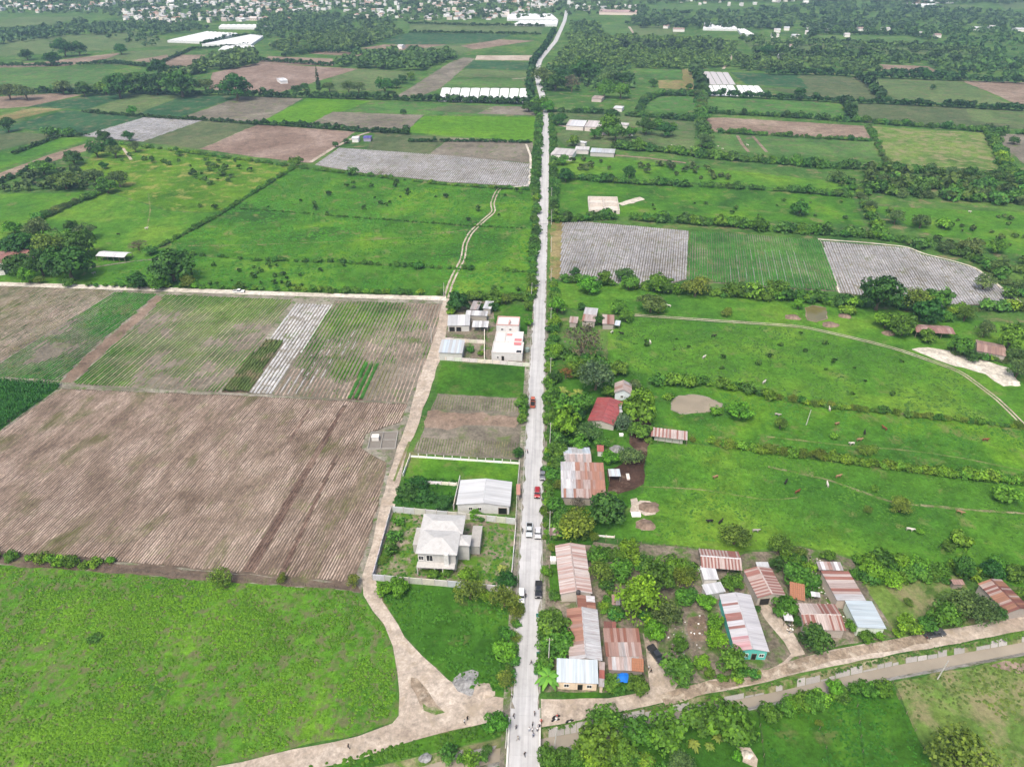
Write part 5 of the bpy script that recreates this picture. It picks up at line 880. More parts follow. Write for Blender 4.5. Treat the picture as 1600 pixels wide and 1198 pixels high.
 ('beside the parched yard right of the white farm', 1042, 204, 15, 'd', 0.75), ('left of the round dark crown by the white farm', 1010, 199, 13, 'd'), ('right of the long white farm building', 952, 195, 17, 'b'), ('second right of the long white farm building', 962, 205, 16, 'b'), ('below the long white farm building', 930, 208, 10, 'b'), ('left below the long white farm building', 896, 220, 9, 'b'), ('third right of the long white farm building', 985, 207, 10, 'b'), ('left of the long white farm building', 875, 187, 10, 'd'), ('behind the long white farm building', 956, 183, 10, 'd'), ('above the round dark crown by the white farm', 1030, 193, 10, 'b'), ('beyond the round dark crown by the white farm', 1050, 196, 8, 'b'), ('left in the hedge above the ruin', 884, 275, 11, 'd'), ('tall in the hedge above the ruin', 983, 273, 11, 'd'), ('in the scrub left of the parched yard', 880, 250, 8, 'b'), ('alone in the dull far pasture', 1458, 137, 4, 'H'), ('by the small pink field', 1448, 118, 8, 'd'), ('in the far right hedge', 1250, 146, 10, 'd'), ('by the dry far field', 1021, 130, 7, 'd'), ('right by the dry far field', 1077, 136, 6, 'd'), ('above the second white nets', 1198, 82, 9, 'd'), ('at the right edge by the grey bare field', 1585, 220, 7, 'd'), ('on the track right of the grey field', 1562, 212, 7, 'f'), ('in the hedge left of the white cattle pasture', 1098, 220, 11, 'f')]: T(*a)
for i, (x, y, r, k) in enumerate([(1250, 328, 14, 'x'), (1400, 340, 12, 'f'), (1440, 345, 14, 'f'), (1475, 350, 12, 's'), (1560, 385, 12, 'b'), (1540, 440, 16, 'f'), (1580, 460, 12, 'x'), (1520, 385, 16, 'f')]):
    T(['just above the tall dense hedge', 'left in the pasture above the right mulched field', 'middle of the pasture above the right mulched field', 'right in the pasture above the right mulched field', 'at the right edge above the mulched field', 'beside the right side of the mulched field', 'at the lower right side of the mulched field', 'beyond the mulched field\'s small pool'][i], x, y, r, k)
# ---------------------------------------------------------------- buildings
RUST, PINK, GREY, SILV, WHT, RED, BLUEW, ORNG, DRUST = (.27, .115, .08), (.41, .27, .23), (.42, .41, .41), (.58, .60, .62), (.80, .81, .83), (.36, .055, .06), (.62, .72, .80), (.43, .225, .16), (.17, .07, .055)
LPINK = (.55, .46, .43)
def corr():
    v = []; n = 9
    for i in range(n): v += [(i/(n-1), 0, 0.022*(i % 2)), (i/(n-1), 1, 0.022*(i % 2))]
    return pymesh('sheet', v, [(2*i, 2*i+2, 2*i+3, 2*i+1) for i in range(n-1)])
SHEET = {}
for k_ in ('tin', 'tin_clean'):
    SHEET[k_] = corr(); SHEET[k_].materials.append(M[k_])
def lay(roof, O, E, L, U, pal, sw, courses, mat, r, pick=None, si=0):
    O, E, U = Vector(O), Vector(E).normalized(), Vector(U); SLn = U.length; u = U.normalized(); Nn = E.cross(u).normalized()
    n = max(1, round(L/sw)); cw = L/n
    for c in range(courses):
        for i in range(n):
            col = pick(i/n, c, si, r) if pick else r.choice(pal)
            o = bpy.data.objects.new('sheet', SHEET[mat]); link(o, roof)
            p = O+E*(cw*i-0.02)+u*(SLn*c/courses-0.04)+Nn*(0.035+0.014*(i % 2)+0.016*(c % 2))
            mtx = Matrix(((E.x*(cw+.04), u.x*(SLn/courses+.08), Nn.x, p.x), (E.y*(cw+.04), u.y*(SLn/courses+.08), Nn.y, p.y), (E.z*(cw+.04), u.z*(SLn/courses+.08), Nn.z, p.z), (0, 0, 0, 1)))
            k_ = 0.66*r.uniform(.9, 1.1); o.matrix_local = mtx; o.color = (col[0]*k_, col[1]*k_, col[2]*k_, 1)
def frame_at(A, B, D, ez):
    a, b, d = G(*A, ez), G(*B, ez), G(*D, ez); ux = (b-a).normalized(); uy = Vector((-ux.y, ux.x, 0))
    return a, math.atan2(ux.y, ux.x), (b-a).length, (d-a).dot(uy)
def opening(root, kind, x, z, wd, h, y=0.0, col=None, arch=False):
    """door or window on the near wall: frame proud of the wall, dark pane set back in it"""
    mb = MB(); t = 0.09
    for q in ((x-t, x, z-t, z+h+t), (x+wd, x+wd+t, z-t, z+h+t), (x, x+wd, z+h, z+h+t), (x, x+wd, z-t, z)): mb.box(q[0], q[1], y-0.09, y+0.02, q[2], q[3])
    f_ = mb.build(kind, M['white'] if kind == 'window' else M['wood'], root)
    MB().box(x+0.005, x+wd-0.005, y-0.03, y+0.01, z+0.005, z+h-0.005).build('pane' if kind == 'window' else 'leaf', M['dark'], f_)
    if kind == 'window': MB().box(x+wd/2-0.03, x+wd/2+0.03, y-0.07, y+0.0, z+0.01, z+h-0.01).build('mullion', M['white'], f_)
def house(label, A, B, D, ez, rise, kind, pal, wall=(.6, .58, .52), ops=(), name='house', cat='house', sw=0.95, courses=1, mat='tin', inset=0.3, pick=None, wmat='paint', posts=0, seed=None):
    a, rz, w_, dp = frame_at(A, B, D, ez); root = tag(empty(name, (a.x, a.y, 0), rz), label, cat); r = random.Random(seed if seed is not None else int(A[0]*7+A[1]))
    tz = ez+rise; i = inset
    if kind == 'gx': slopes = [((0, 0, ez), (1, 0, 0), w_, (0, dp/2, rise)), ((w_, dp, ez), (-1, 0, 0), w_, (0, -dp/2, rise))]; prof = [(i, 0), (dp-i, 0), (dp-i, ez), (dp/2, tz-.1), (i, ez)]; ax = 'x'
    elif kind == 'gy': slopes = [((0, dp, ez), (0, -1, 0), dp, (w_/2, 0, rise)), ((w_, 0, ez), (0, 1, 0), dp, (-w_/2, 0, rise))]; prof = [(i, 0), (w_-i, 0), (w_-i, ez), (w_/2, tz-.1), (i, ez)]; ax = 'y'
    elif kind == 'mn': slopes = [((0, 0, ez), (1, 0, 0), w_, (0, dp, rise))]; prof = [(i, 0), (dp-i, 0), (dp-i, tz-.12), (i, ez-.03)]; ax = 'x'
    elif kind == 'mf': slopes = [((w_, dp, ez-rise), (-1, 0, 0), w_, (0, -dp, rise))]; prof = [(i, 0), (dp-i, 0), (dp-i, ez-rise-.03), (i, ez-.12)]; ax = 'x'
    elif kind == 'ml': slopes = [((0, dp, ez), (0, -1, 0), dp, (w_, 0, rise))]; prof = [(i, 0), (w_-i, 0), (w_-i, tz-.12), (i, ez-.03)]; ax = 'y'
    elif kind == 'mr': slopes = [((w_, 0, ez), (0, 1, 0), dp, (-w_, 0, rise))]; prof = [(i, 0), (w_-i, 0), (w_-i, ez-.03), (i, tz-.12)]; ax = 'y'
    if wall is not None: MB().prism(prof, i, (w_ if ax == 'x' else dp)-i, ax).build('wall', M[wmat], root, wall)
    if posts or wall is None:
        for px_ in range(max(2, posts)):
            for py_ in (0.15, dp-0.15):
                x_ = 0.15+(w_-0.3)*px_/(max(2, posts)-1); hz = ez if kind not in ('mn', 'mf') else (ez+rise*(py_/dp) if kind == 'mn' else ez-rise*(py_/dp))
                MB().box(x_-0.07, x_+0.07, py_-0.07, py_+0.07, 0, hz-0.02).build('post', M['wood'], root)
    mb = MB()
    for O, E, L, U in slopes:
        O, E, U = Vector(O), Vector(E), Vector(U); n = E.cross(U).normalized()*0.05; q = [O, O+E*L, O+E*L+U, O+U]
        mb.add([p-n for p in q]+[p+n*0.1 for p in q], [(0, 3, 2, 1), (4, 5, 6, 7), (0, 1, 5, 4), (1, 2, 6, 5), (2, 3, 7, 6), (3, 0, 4, 7)])
    roof = mb.build('roof', M['wood'], root)
    for k_, (O, E, L, U) in enumerate(slopes): lay(roof, O, E, L, U, pal, sw, courses, mat, r, pick, k_)
    if kind in ('gx', 'gy'):
        rb = MB()
        if kind == 'gx': rb.prism([(dp/2-.28, tz-.03), (dp/2, tz+.1), (dp/2+.28, tz-.03)], 0, w_, 'x')
        else: rb.prism([(w_/2-.28, tz-.03), (w_/2, tz+.1), (w_/2+.28, tz-.03)], 0, dp, 'y')
        rb.build('ridge_cap', M[mat], roof, tuple(c*.62 for c in pal[0]))
    for op in ops:
        k_, x_, z_, wd, h = op; opening(root, k_, x_*w_-wd/2, z_, wd, h, i)
    return root, w_, dp
_alt = [0]
def alt(a, b, r_=0.5, every=2):
    def f_(t, c, s, r): _alt[0] += 1; return (a if r.random() < .93 else b) if _alt[0] % 2 else (b if r.random() < .9 else a)
    return f_
def stripes(cols): return lambda t, c, s, r: cols[r.randrange(len(cols))]
# left side
house('white gabled hall with arched openings behind a block wall', (713, 788), (797, 791), (722, 750), 3.4, 1.0, 'gy', [(.68, .70, .72)], (.56, .56, .555), [('window', .26, 1.3, .9, 1.0), ('window', .43, 1.3, .9, 1.0), ('door', .86, 0.1, 2.4, 2.3)], mat='tin_clean', sw=2.2)
# unfinished two storey house with hipped concrete roofs
def unfinished():
    a, rz, w_, dp = frame_at((649, 865), (714, 868), (657, 803), 6.2); root = tag(empty('house', (a.x, a.y, 0), rz), 'unfinished grey concrete two storey house with hipped roof', 'house')
    col = (.46, .455, .44); rc = (.42, .42, .415)
    MB().box(.5, w_-.5, .5, dp-.5, 0, 6.2).build('wall', M['concrete'], root, col)
    def hip(x0, x1, y0, y1, z, h, nm='roof'):
        rx = min(x1-x0, y1-y0)/2*0.95; cx = (x0+x1)/2; v = [(x0, y0, z), (x1, y0, z), (x1, y1, z), (x0, y1, z), (x0, y0, z+.22), (x1, y0, z+.22), (x1, y1, z+.22), (x0, y1, z+.22)]
        if y1-y0 > x1-x0: v += [(cx, y0+rx, z+h), (cx, y1-rx, z+h)]; f_ = [(4, 5, 8), (5, 6, 9, 8), (6, 7, 9), (7, 4, 8, 9)]
        else: cyy = (y0+y1)/2; v += [(x0+rx, cyy, z+h), (x1-rx, cyy, z+h)]; f_ = [(4, 5, 9, 8), (5, 6, 9), (6, 7, 8, 9), (7, 4, 8)]
        m_ = MB(); m_.add(v, [(3, 2, 1, 0), (0, 1, 5, 4), (1, 2, 6, 5), (2, 3, 7, 6), (3, 0, 4, 7)]+f_); return m_.build(nm, M['concrete'], root, rc)
    hip(0, w_, 0, dp*.62, 6.2, 1.7); hip(-.2, w_+.6, dp*.52, dp, 6.25, 1.3)
    MB().box(w_-.4, w_+2.6, dp*.30, dp*.52, 0, 5.6).build('wing_wall', M['concrete'], root, col); hip(w_-1.0, w_+3.0, dp*.27, dp*.54, 5.65, 0.9, 'wing_roof')
    MB().box(w_+2.7, w_+5.2, dp*.45, dp*.96, 0, 3.0).box(w_+2.6, w_+5.3, dp*.44, dp*.97, 3.0, 3.18).build('garage', M['concrete'], root, (.34, .33, .31))
    MB().box(-2.0, 0.4, dp*.42, dp*.85, 0, 3.0).box(-2.1, 0.4, dp*.41, dp*.86, 3.0, 3.15).build('side_room', M['concrete'], root, (.38, .37, .355))
    MB().box(.3, w_-.6, -1.6, .45, 2.75, 2.95).build('balcony', M['concrete'], root, (.44, .43, .41))
    MB().box(w_-3.4, w_-2.2, -.6, .4, 0, 6.9).build('chimney_block', M['concrete'], root, (.60, .60, .59))
    for x_ in (.35, w_*.45, w_-3.9): MB().box(x_, x_+.3, -1.55, -1.25, 0, 2.75).build('column', M['concrete'], root, col)
    for x_, z_, ww, hh, k_ in ((1.6, .3, 2.4, 2.1, 'door'), (w_*.52, .2, 2.8, 2.2, 'door'), (2.8, 3.3, 1.6, 2.1, 'window'), (.7, 3.6, 1.2, 1.4, 'window')): opening(root, k_, x_, z_, ww, hh, .5)
    MB().box(w_-.9, w_-.4, 1.5, 2.9, 3.3, 4.7).build('side_window', M['dark'], root)
unfinished()
# white two storey house in the compound
def flat_house():
    a, rz, w_, dp = frame_at((768, 551), (816, 553), (770, 534), 3.4); root = tag(empty('house', (a.x, a.y, 0), rz), 'white flat roofed two storey house with pink parapets', 'house'); wh = (.56, .56, .555); pk = (.50, .31, .285)
    def block(x0, x1, y0, y1, h, nm):
        MB().box(x0, x1, y0, y1, 0, h).build(nm, M['paint'], root, wh)
        p_ = MB()
        for q in ((x0-.05, x1+.05, y0-.05, y0+.22), (x0-.05, x1+.05, y1-.22, y1+.05), (x0-.05, x0+.22, y0+.22, y1-.22), (x1-.22, x1+.05, y0+.22, y1-.22)): p_.box(q[0], q[1], q[2], q[3], h-.02, h+.45)
        p_.build('parapet', M['paint'], root, pk if h > 4 else (.56, .54, .52))
    D2 = dp
    block(0, w_, 0, D2, 3.4, 'front_wall'); block(w_*.36, w_-.6, D2+.02, D2+8.5, 3.6, 'middle_wall'); block(.2, w_*.78, D2+8.6, D2+16, 6.6, 'tower_wall'); block(.2, w_*.34, D2+.05, D2+8.4, 3.3, 'side_wall')
    MB().box(w_*.68, w_-1.0, D2*.75, D2+3, 3.63, 3.75).build('terrace_floor', M['paint'], root, (.50, .17, .18)); MB().box(w_*.40, w_*.58, D2+5.2, D2+7, 3.63, 3.73).build('terrace_floor', M['paint'], root, (.52, .22, .21))
    MB().box(w_*.42, w_*.48, D2+9.5, D2+12, 6.6, 7.6).build('stair_head', M['paint'], root, pk)
    for x_, z_, y_ in ((2.2, 4.2, D2+8.6), (5.6, 4.2, D2+8.6), (2.2, 1.2, D2+8.6)): opening(root, 'window', x_, z_, .9, 1.0, y_)
    opening(root, 'door', w_*.33, .1, .9, 1.9, 0); opening(root, 'window', w_*.18, .9, .6, 1.0, 0)
    MB().box(w_*.80, w_-.5, .5, 2.5, 3.42, 3.6).build('skylight', M['dark'], root)
flat_house()
house('wide pale grey tin shed beside the dirt track', (685, 551), (722.5, 552), (692, 532), 3.6, .5, 'mn', [SILV, BLUEW], (.48, .48, .46), name='shed', cat='shed', mat='tin_clean', sw=1.2)
house('white and silver roofed house at the track in the compound', (699, 509), (734, 508.5), (703, 494), 3.0, .6, 'mn', [WHT, SILV], (.50, .50, .48), [('door', .2, .1, 2.2, 2.1), ('door', .5, .1, 2.0, 2.0)], mat='tin_clean', sw=1.1)
house('small white and grey tin roof left of the white house', (737.5, 511), (762.5, 511.5), (740, 502.5), 2.7, .4, 'mn', [WHT, SILV, GREY], None, name='shed', cat='shed', posts=3, mat='tin_clean')
house('grey patched tin roof behind the compound yard', (727, 492.5), (761, 494), (730, 486), 2.8, .4, 'mn', [WHT, SILV, GREY], (.35, .33, .3), name='shed', cat='shed', mat='tin_clean')
house('silver tin roof at the back of the compound', (754, 482), (767, 483), (756, 471), 2.8, .4, 'mn', [SILV, WHT], (.4, .38, .35), name='shed', cat='shed', mat='tin_clean')
house('pinkish rusty tin roof at the back of the compound', (734, 483), (747, 484), (740, 471), 2.8, .3, 'mn', [LPINK, GREY, PINK], (.35, .32, .3), name='shed', cat='shed')
# right side, along the road
house('low house with a big red roof among trees', (918, 657), (960, 665), (918, 618), 2.4, 1.0, 'gy', [RED, (.33, .05, .055), (.40, .07, .07)], (.45, .42, .38), sw=1.0, courses=2, mat='tin_clean')
house('blue white gabled house behind the red roof', (960, 614), (987, 616), (957, 598), 3.2, 1.6, 'gy', [LPINK, PINK, GREY, LPINK], (.60, .66, .70), [('window', .45, 1.2, .9, 1.0)])
house('small white flat roof beside the red roof', (964, 644), (973, 644), (964, 633), 2.4, .2, 'mn', [WHT], (.55, .55, .54), name='shed', cat='shed', mat='tin_clean')
house('long open shed with red striped roof at the pond pasture', (1017, 681), (1074, 688), (1018, 669), 2.6, .5, 'mn', [RUST], (.62, .60, .55), name='shed', cat='shed', pick=alt((.42, .21, .17), (.62, .54, .51), .6, 2), sw=.6, posts=6, inset=1.3)
house('house with silver and pinkish double roof by the road', (882, 726), (925, 726), (882, 699), 3.0, 1.0, 'gx', [WHT, SILV], (.42, .36, .33), pick=lambda t, c, s, r: r.choice([SILV, BLUEW]) if s else r.choice([LPINK, GREY, LPINK]), sw=.85)
def patched(t, c, s, r):
    if t < .30: return r.choice([SILV, WHT, SILV]) if c > 0 else r.choice([ORNG, SILV, ORNG])
    if t < .62: return r.choice([LPINK, PINK, ORNG, LPINK]) if c > 0 else r.choice([ORNG, PINK, LPINK])
    return r.choice([ORNG, PINK, ORNG, (.48, .24, .17)])
house('big rusty patchwork tin roof by the road', (877, 777), (947.5, 779), (881, 726), 3.2, 1.2, 'mn', [ORNG], (.34, .30, .27), courses=4, sw=.75, pick=patched)
house('little grey awning on posts over the feed yard', (952, 744), (970, 744), (950.5, 733), 2.4, .1, 'mn', [SILV, BLUEW], None, name='awning', cat='awning', mat='tin_clean', posts=2)
house('tiny white hut with red roof beside the double roof', (933, 705), (943.5, 705.5), (932, 697), 2.3, .5, 'mn', [(.45, .14, .12)], (.66, .66, .64), name='hut', cat='hut')
house('long gabled house with pale pink striped tin roof', (875.3, 928), (925.4, 927), (875, 852), 3.2, 1.0, 'gy', [LPINK], (.55, .50, .45), pick=lambda t, c, s, r: r.choice([(.66, .58, .55), (.62, .50, .47), (.52, .34, .30), (.68, .62, .60), (.58, .43, .40)]), sw=.45)
house('rust orange roof extension below the long pink roof', (903, 951), (931, 951), (901.6, 931), 3.1, .5, 'mr', [ORNG, RUST, WHT, ORNG, PINK], (.4, .34, .3), name='annex', cat='house', courses=2)
house('long house with half rusty half pale grey roof', (889.6, 1031), (941, 1032), (885, 951), 3.2, .9, 'gy', [SILV], (.55, .50, .46), pick=lambda t, c, s, r: r.choice([(.62, .64, .66), SILV]) if s == 1 or t < 0 else (r.choice([ORNG, PINK, ORNG, RUST]) if t < .68 else r.choice([SILV, (.6, .62, .7), LPINK])), sw=1.0)
house('beige house with pale blue tin roof at the road corner', (870, 1065), (935, 1068), (871, 1031), 3.0, .7, 'mn', [(.66, .74, .80), (.60, .69, .75), (.64, .72, .78)], (.72, .58, .44), [('window', .24, 1.0, 1.0, 1.0), ('door', .57, .05, 1.0, 2.0), ('window', .79, 1.0, 1.0, 1.0)], mat='tin_clean', sw=.9)
house('narrow grey and red lean-to beside the beige house', (935.5, 1072), (944, 1073), (934, 1034), 2.6, .2, 'mn', [GREY], (.66, .54, .42), name='annex', cat='house', courses=3, pick=lambda t, c, s, r: [GREY, (.36, .11, .09), LPINK][c % 3], sw=1.4)
house('old house with streaked rusty roof beside the garden', (947, 1025), (1004, 1025), (944, 985), 3.4, .9, 'mn', [PINK], (.34, .29, .25), courses=2, pick=lambda t, c, s, r: r.choice([RUST, PINK, PINK, (.40, .24, .19)]) if (c == 1 or t < .25) else r.choice([LPINK, GREY, (.5, .46, .44), PINK]), sw=.8)
house('lower rusty lean-to roof of the old house', (951, 1046), (1006, 1048), (947, 1026), 2.7, .5, 'mn', [PINK, GREY, LPINK, (.28, .30, .33), SILV], (.30, .25, .22), name='annex', cat='house', sw=.9)
house('small dark rusty roof behind the old house', (944, 985), (963, 986), (942, 972), 3.0, .4, 'mn', [(.30, .11, .09), DRUST], (.3, .26, .24), name='annex', cat='house')
def tile_roof(label, A, B, D, ez, rise, wall, kind='mn'):
    root, w_, dp = house(label, A, B, D, ez, rise, kind, [ORNG], wall, sw=900)
    roof = [c for c in root.children if c.name.startswith('roof')][0]
    for c in list(roof.children): bpy.data.objects.remove(c)
    tl = MB().prism([(-.11, 0), (-.06, .05), (.06, .05), (.11, 0)], 0, .5, 'y').mesh('tile', M['tile']); nx, ny = int(w_/.42), int(math.hypot(dp, rise)/.55); an = math.atan2(rise, dp)
    for i in range(nx):
        for j in range(ny):
            o = bpy.data.objects.new('tile', tl); link(o, roof); y_ = dp*(j/ny); o.location = (w_*(i+.5)/nx, y_, ez+rise*j/ny+.03+.012*(j % 2)); o.rotation_euler = (an, 0, rnd.uniform(-.05, .05)); o.scale = (w_/nx/.23, dp/ny/.46, 1.3)
tile_roof('patch of broken clay tile roof on the old house', (987, 1048), (1006, 1050), (985, 1030), 2.95, .55, (.3, .26, .23))
tile_roof('small orange clay tiled roof between the striped roofs', (1234, 934), (1258, 939), (1229, 911), 2.6, .8, (.40, .33, .28))
# lower right cluster
house('red striped gabled shed beside the dusty lot', (1096, 886), (1160, 891), (1092, 857), 3.0, .9, 'gx', [WHT], None, name='shed', cat='shed', pick=alt((.35, .15, .125), (.58, .49, .455), .5, 2), sw=.45, posts=4)
house('small white flat roofed house beside the red striped shed', (1100, 905), (1123, 905), (1098, 885), 2.8, .2, 'mn', [(.70, .71, .74), WHT], (.70, .69, .66), mat='tin_clean')
house('pale flat tin roof above the long pale roof', (1104, 929), (1134, 924), (1097, 914), 2.8, .2, 'mn', [(.66, .67, .70), SILV], (.5, .5, .48), mat='tin_clean')
def longroof(t, c, s, r):
    u = 1-t
    if s == 0 and (.17 < u < .22 or .33 < u < .50 or .55 < u < .63): return r.choice([(.36, .15, .125), (.44, .25, .215), (.34, .14, .12)])
    if u > .76 and (s == 0 or u < .93) and r.random() < .8: return r.choice([(.62, .38, .40), (.68, .50, .52), (.60, .30, .33)])
    return r.choice([(.60, .60, .64), (.62, .62, .65), (.58, .58, .62)])
a_ = house('long pale grey roofed house with a turquoise front wall', (1149, 1017), (1202, 1018), (1112.6, 928), 3.4, .9, 'gy', [(.6, .6, .63)], (.10, .48, .42), [('window', .35, 1.2, 1.0, 1.0), ('door', .6, .1, 1.0, 2.1), ('window', .82, 1.2, 1.0, 1.0)], pick=lambda t, c, s, r: longroof(1-t if s == 0 else t, c, s, r) if s == 0 else r.choice([(.60, .60, .64), (.62, .62, .65)]), sw=.75, mat='tin_clean')
house('red striped gabled barn beside the sandy drive', (1184, 934), (1228, 930), (1166, 890), 3.2, 1.0, 'gy', [(.70, .6, .56)], (.42, .38, .33), [('door', .3, .1, 2.4, 2.3)], name='barn', cat='barn', pick=alt((.34, .15, .125), (.52, .42, .385), .5, 2), sw=.5)
house('silver annex roof behind the red striped barn', (1184, 888), (1203, 888), (1180, 879), 2.8, .3, 'mn', [SILV], (.4, .38, .36), name='annex', cat='shed', mat='tin_clean')
house('square red and white striped roof at the dirt road', (1258, 983), (1322, 985), (1245, 942), 3.1, .9, 'gx', [(.7, .62, .58)], (.40, .35, .31), pick=lambda t, c, s, r: (r.choice([(.68, .60, .56), (.66, .57, .52)]) if ((s == 1 and t > .58) or (s == 0 and .35 < t < .55)) else r.choice([(.31, .125, .10), (.52, .42, .38), (.34, .15, .12)])), sw=.45)
house('long patched white and rusty roof behind the pale blue roof', (1307, 940), (1353, 938), (1284.6, 894), 3.1, .6, 'mr', [WHT], (.50, .42, .36), courses=1, pick=lambda t, c, s, r: SILV if t < .2 else r.choice([(.66, .58, .54), (.36, .16, .125), LPINK, (.34, .15, .12), SILV]), sw=1.0)
house('ragged tin roof at the top of the junk yard', (1280, 890), (1318, 891), (1272, 878), 2.5, .3, 'mn', [PINK, LPINK, WHT, GREY], None, name='shed', cat='shed', posts=3)
house('pale blue tin roofed house at the dirt road', (1340, 982), (1385, 982), (1315.4, 939), 3.0, .5, 'mr', [(.56, .66, .72), (.54, .64, .70)], (.62, .70, .60), mat='tin_clean', sw=1.3)
house('rusty brown gabled barn at the right edge', (1573, 958), (1611, 951), (1518, 913), 3.2, 1.0, 'gy', [DRUST], (.35, .31, .28), name='barn', cat='barn', pick=lambda t, c, s, r: r.choice([(.20, .07, .055), (.24, .09, .07), (.36, .18, .11), (.48, .38, .34), (.22, .08, .06)]), sw=.6)
house('little rusty tin hut left of the brown barn', (1490, 913), (1508, 913), (1488, 906), 2.1, .2, 'mn', [PINK, DRUST], (.3, .25, .22), name='hut', cat='hut')
house('white tin canopy on posts in the sandy drive', (1226, 969), (1240, 970), (1223, 956), 2.3, .1, 'mn', [WHT, SILV], None, name='awning', cat='awning', mat='tin_clean', posts=2)
house('torn white canopy in the junk yard', (1268, 931), (1282, 933), (1266, 924), 2.2, .1, 'mn', [WHT, SILV], None, name='awning', cat='awning', mat='tin_clean', posts=2)
house('small rusty hut inside the garden grove', (956, 944), (969, 945), (954, 930), 2.4, .4, 'mn', [PINK, GREY, SILV], (.3, .28, .25), name='hut', cat='hut')
house('little pink roofed kiosk at the road beside the white hall', (807, 773), (813, 773), (808, 757), 2.5, .2, 'mn', [(.62, .30, .23)], (.30, .27, .25), name='kiosk', cat='hut', mat='tin_clean')
house('small brown roofed stall at the road above the long pink roof', (859, 836), (873, 836), (859, 826), 2.3, .3, 'mn', [(.25, .18, .16), LPINK], None, name='stall', cat='stall', posts=2)
# shacks, farms and far buildings
house('tin shack with silver and rust roof by the road', (909, 501), (930, 503), (911, 481), 2.8, .4, 'mn', [SILV], (.38, .34, .31), courses=2, pick=lambda t, c, s, r: SILV if c else r.choice([ORNG, LPINK, PINK]))
house('rust topped shack at the pasture', (941, 506), (960, 507), (942.5, 492.5), 2.7, .4, 'mn', [PINK, LPINK, RUST], (.36, .33, .3))
house('tiny rusty shack nearest the road', (889, 504), (902, 505), (889, 495), 2.4, .3, 'mn', [LPINK, PINK], (.34, .3, .28), name='hut', cat='hut')
house('small silver lean-to at the end of the shacks', (960, 508), (968, 509), (960, 501), 2.2, .3, 'mn', [SILV, BLUEW], None, name='awning', cat='awning', mat='tin_clean')
house('brown roofed farm shed under the big trees', (1432, 519), (1493, 522), (1433, 507), 3.0, .9, 'gx', [(.34, .20, .17)], None, name='barn', cat='barn', pick=lambda t, c, s, r: r.choice([(.36, .22, .19), (.32, .18, .16), (.44, .31, .28)]), posts=4, sw=1.3)
house('second brown roofed farmhouse at the sandy patch', (1526, 548), (1572, 557), (1521, 530), 3.0, .9, 'gx', [(.40, .26, .2)], (.40, .36, .32), pick=lambda t, c, s, r: r.choice([(.38, .25, .20), (.46, .32, .27), (.34, .22, .19)]), sw=1.3)
house('red brown farm roof at the left edge', (-4, 412), (52, 396), (-8, 395), 3.4, 1.0, 'gx', [(.36, .17, .14), (.40, .20, .17)], (.5, .42, .38), sw=1.6)
house('white walled building corner at the left edge', (-22, 424), (6, 421), (-20, 412), 3.0, .2, 'mn', [WHT, LPINK], (.66, .64, .62), mat='tin_clean', sw=2)
house('long white roofed open shed in the left pasture', (149, 400), (194, 402.5), (150, 391.5), 2.8, .9, 'gx', [WHT], None, name='shed', cat='shed', mat='tin_clean', posts=6, sw=1.6)
house('long white farm building with courtyard right of the road', (884, 196.5), (912, 198), (886, 188), 3.6, .6, 'mn', [(.74, .68, .66), WHT], (.66, .60, .57), mat='tin_clean', sw=2.5)
house('right wing of the long white farm building', (913, 198), (938, 199.5), (918, 189), 3.8, .5, 'mn', [(.74, .68, .66), (.7, .62, .6)], (.62, .55, .52), mat='tin_clean', sw=2.5)
house('white walled compound building beside the far road', (860, 241), (894, 243.5), (862, 231), 4.0, .2, 'mn', [(.60, .57, .54), (.66, .62, .6)], (.76, .73, .71), mat='tin_clean', sw=3)
house('grey tin roof right of the white walled compound', (922, 238), (960, 240), (924, 232), 3.0, .4, 'mn', [SILV, (.6, .66, .72)], (.45, .43, .42), mat='tin_clean', sw=2)
house('pale roof strip behind the white walled compound', (898, 234), (920, 235), (899, 229), 3.2, .3, 'mn', [(.7, .68, .66)], (.6, .57, .55), mat='tin_clean', sw=2)
house('white roofed hut beside the umbrella tree', (978, 206), (990, 207), (979, 202), 3.0, .3, 'mn', [WHT, BLUEW], (.6, .6, .6), mat='tin_clean', sw=2)
house('small white hut above the white farm', (958, 169), (972, 170), (959, 165), 3.2, .4, 'gx', [WHT], (.68, .66, .64), mat='tin_clean', sw=2)
house('brown roofed hut in the trees above the white farm', (924, 154), (940, 155), (925, 149), 3.2, .5, 'gx', [(.45, .36, .33), LPINK], (.5, .42, .4), sw=2)
house('pale parked trailer like hut left of the wood', (901, 222), (914, 224), (903, 220), 2.6, .3, 'mn', [WHT], (.6, .58, .55), mat='tin_clean', sw=2)
house('white hut behind the wide umbrella tree', (968, 195), (981, 196), (969, 192), 3.0, .3, 'mn', [(.74, .7, .68)], (.6, .57, .55), mat='tin_clean', sw=2)
house('white cottage alone on the big brown field', (438, 127), (450, 126), (444, 121.5), 3.2, .8, 'gx', [WHT], (.72, .72, .72), mat='tin_clean', sw=2.5)
house('white tent like hut at the silver field', (549, 217), (560, 217), (551, 213), 3.0, .8, 'gx', [WHT], (.72, .72, .7), mat='tin_clean', sw=2)
house('hut with purple blue tarp at the silver field', (567, 216), (579, 216), (569, 212), 2.8, .5, 'gx', [(.08, .06, .35), (.10, .08, .42)], (.3, .28, .4), mat='tin_clean', sw=2, name='hut', cat='hut')
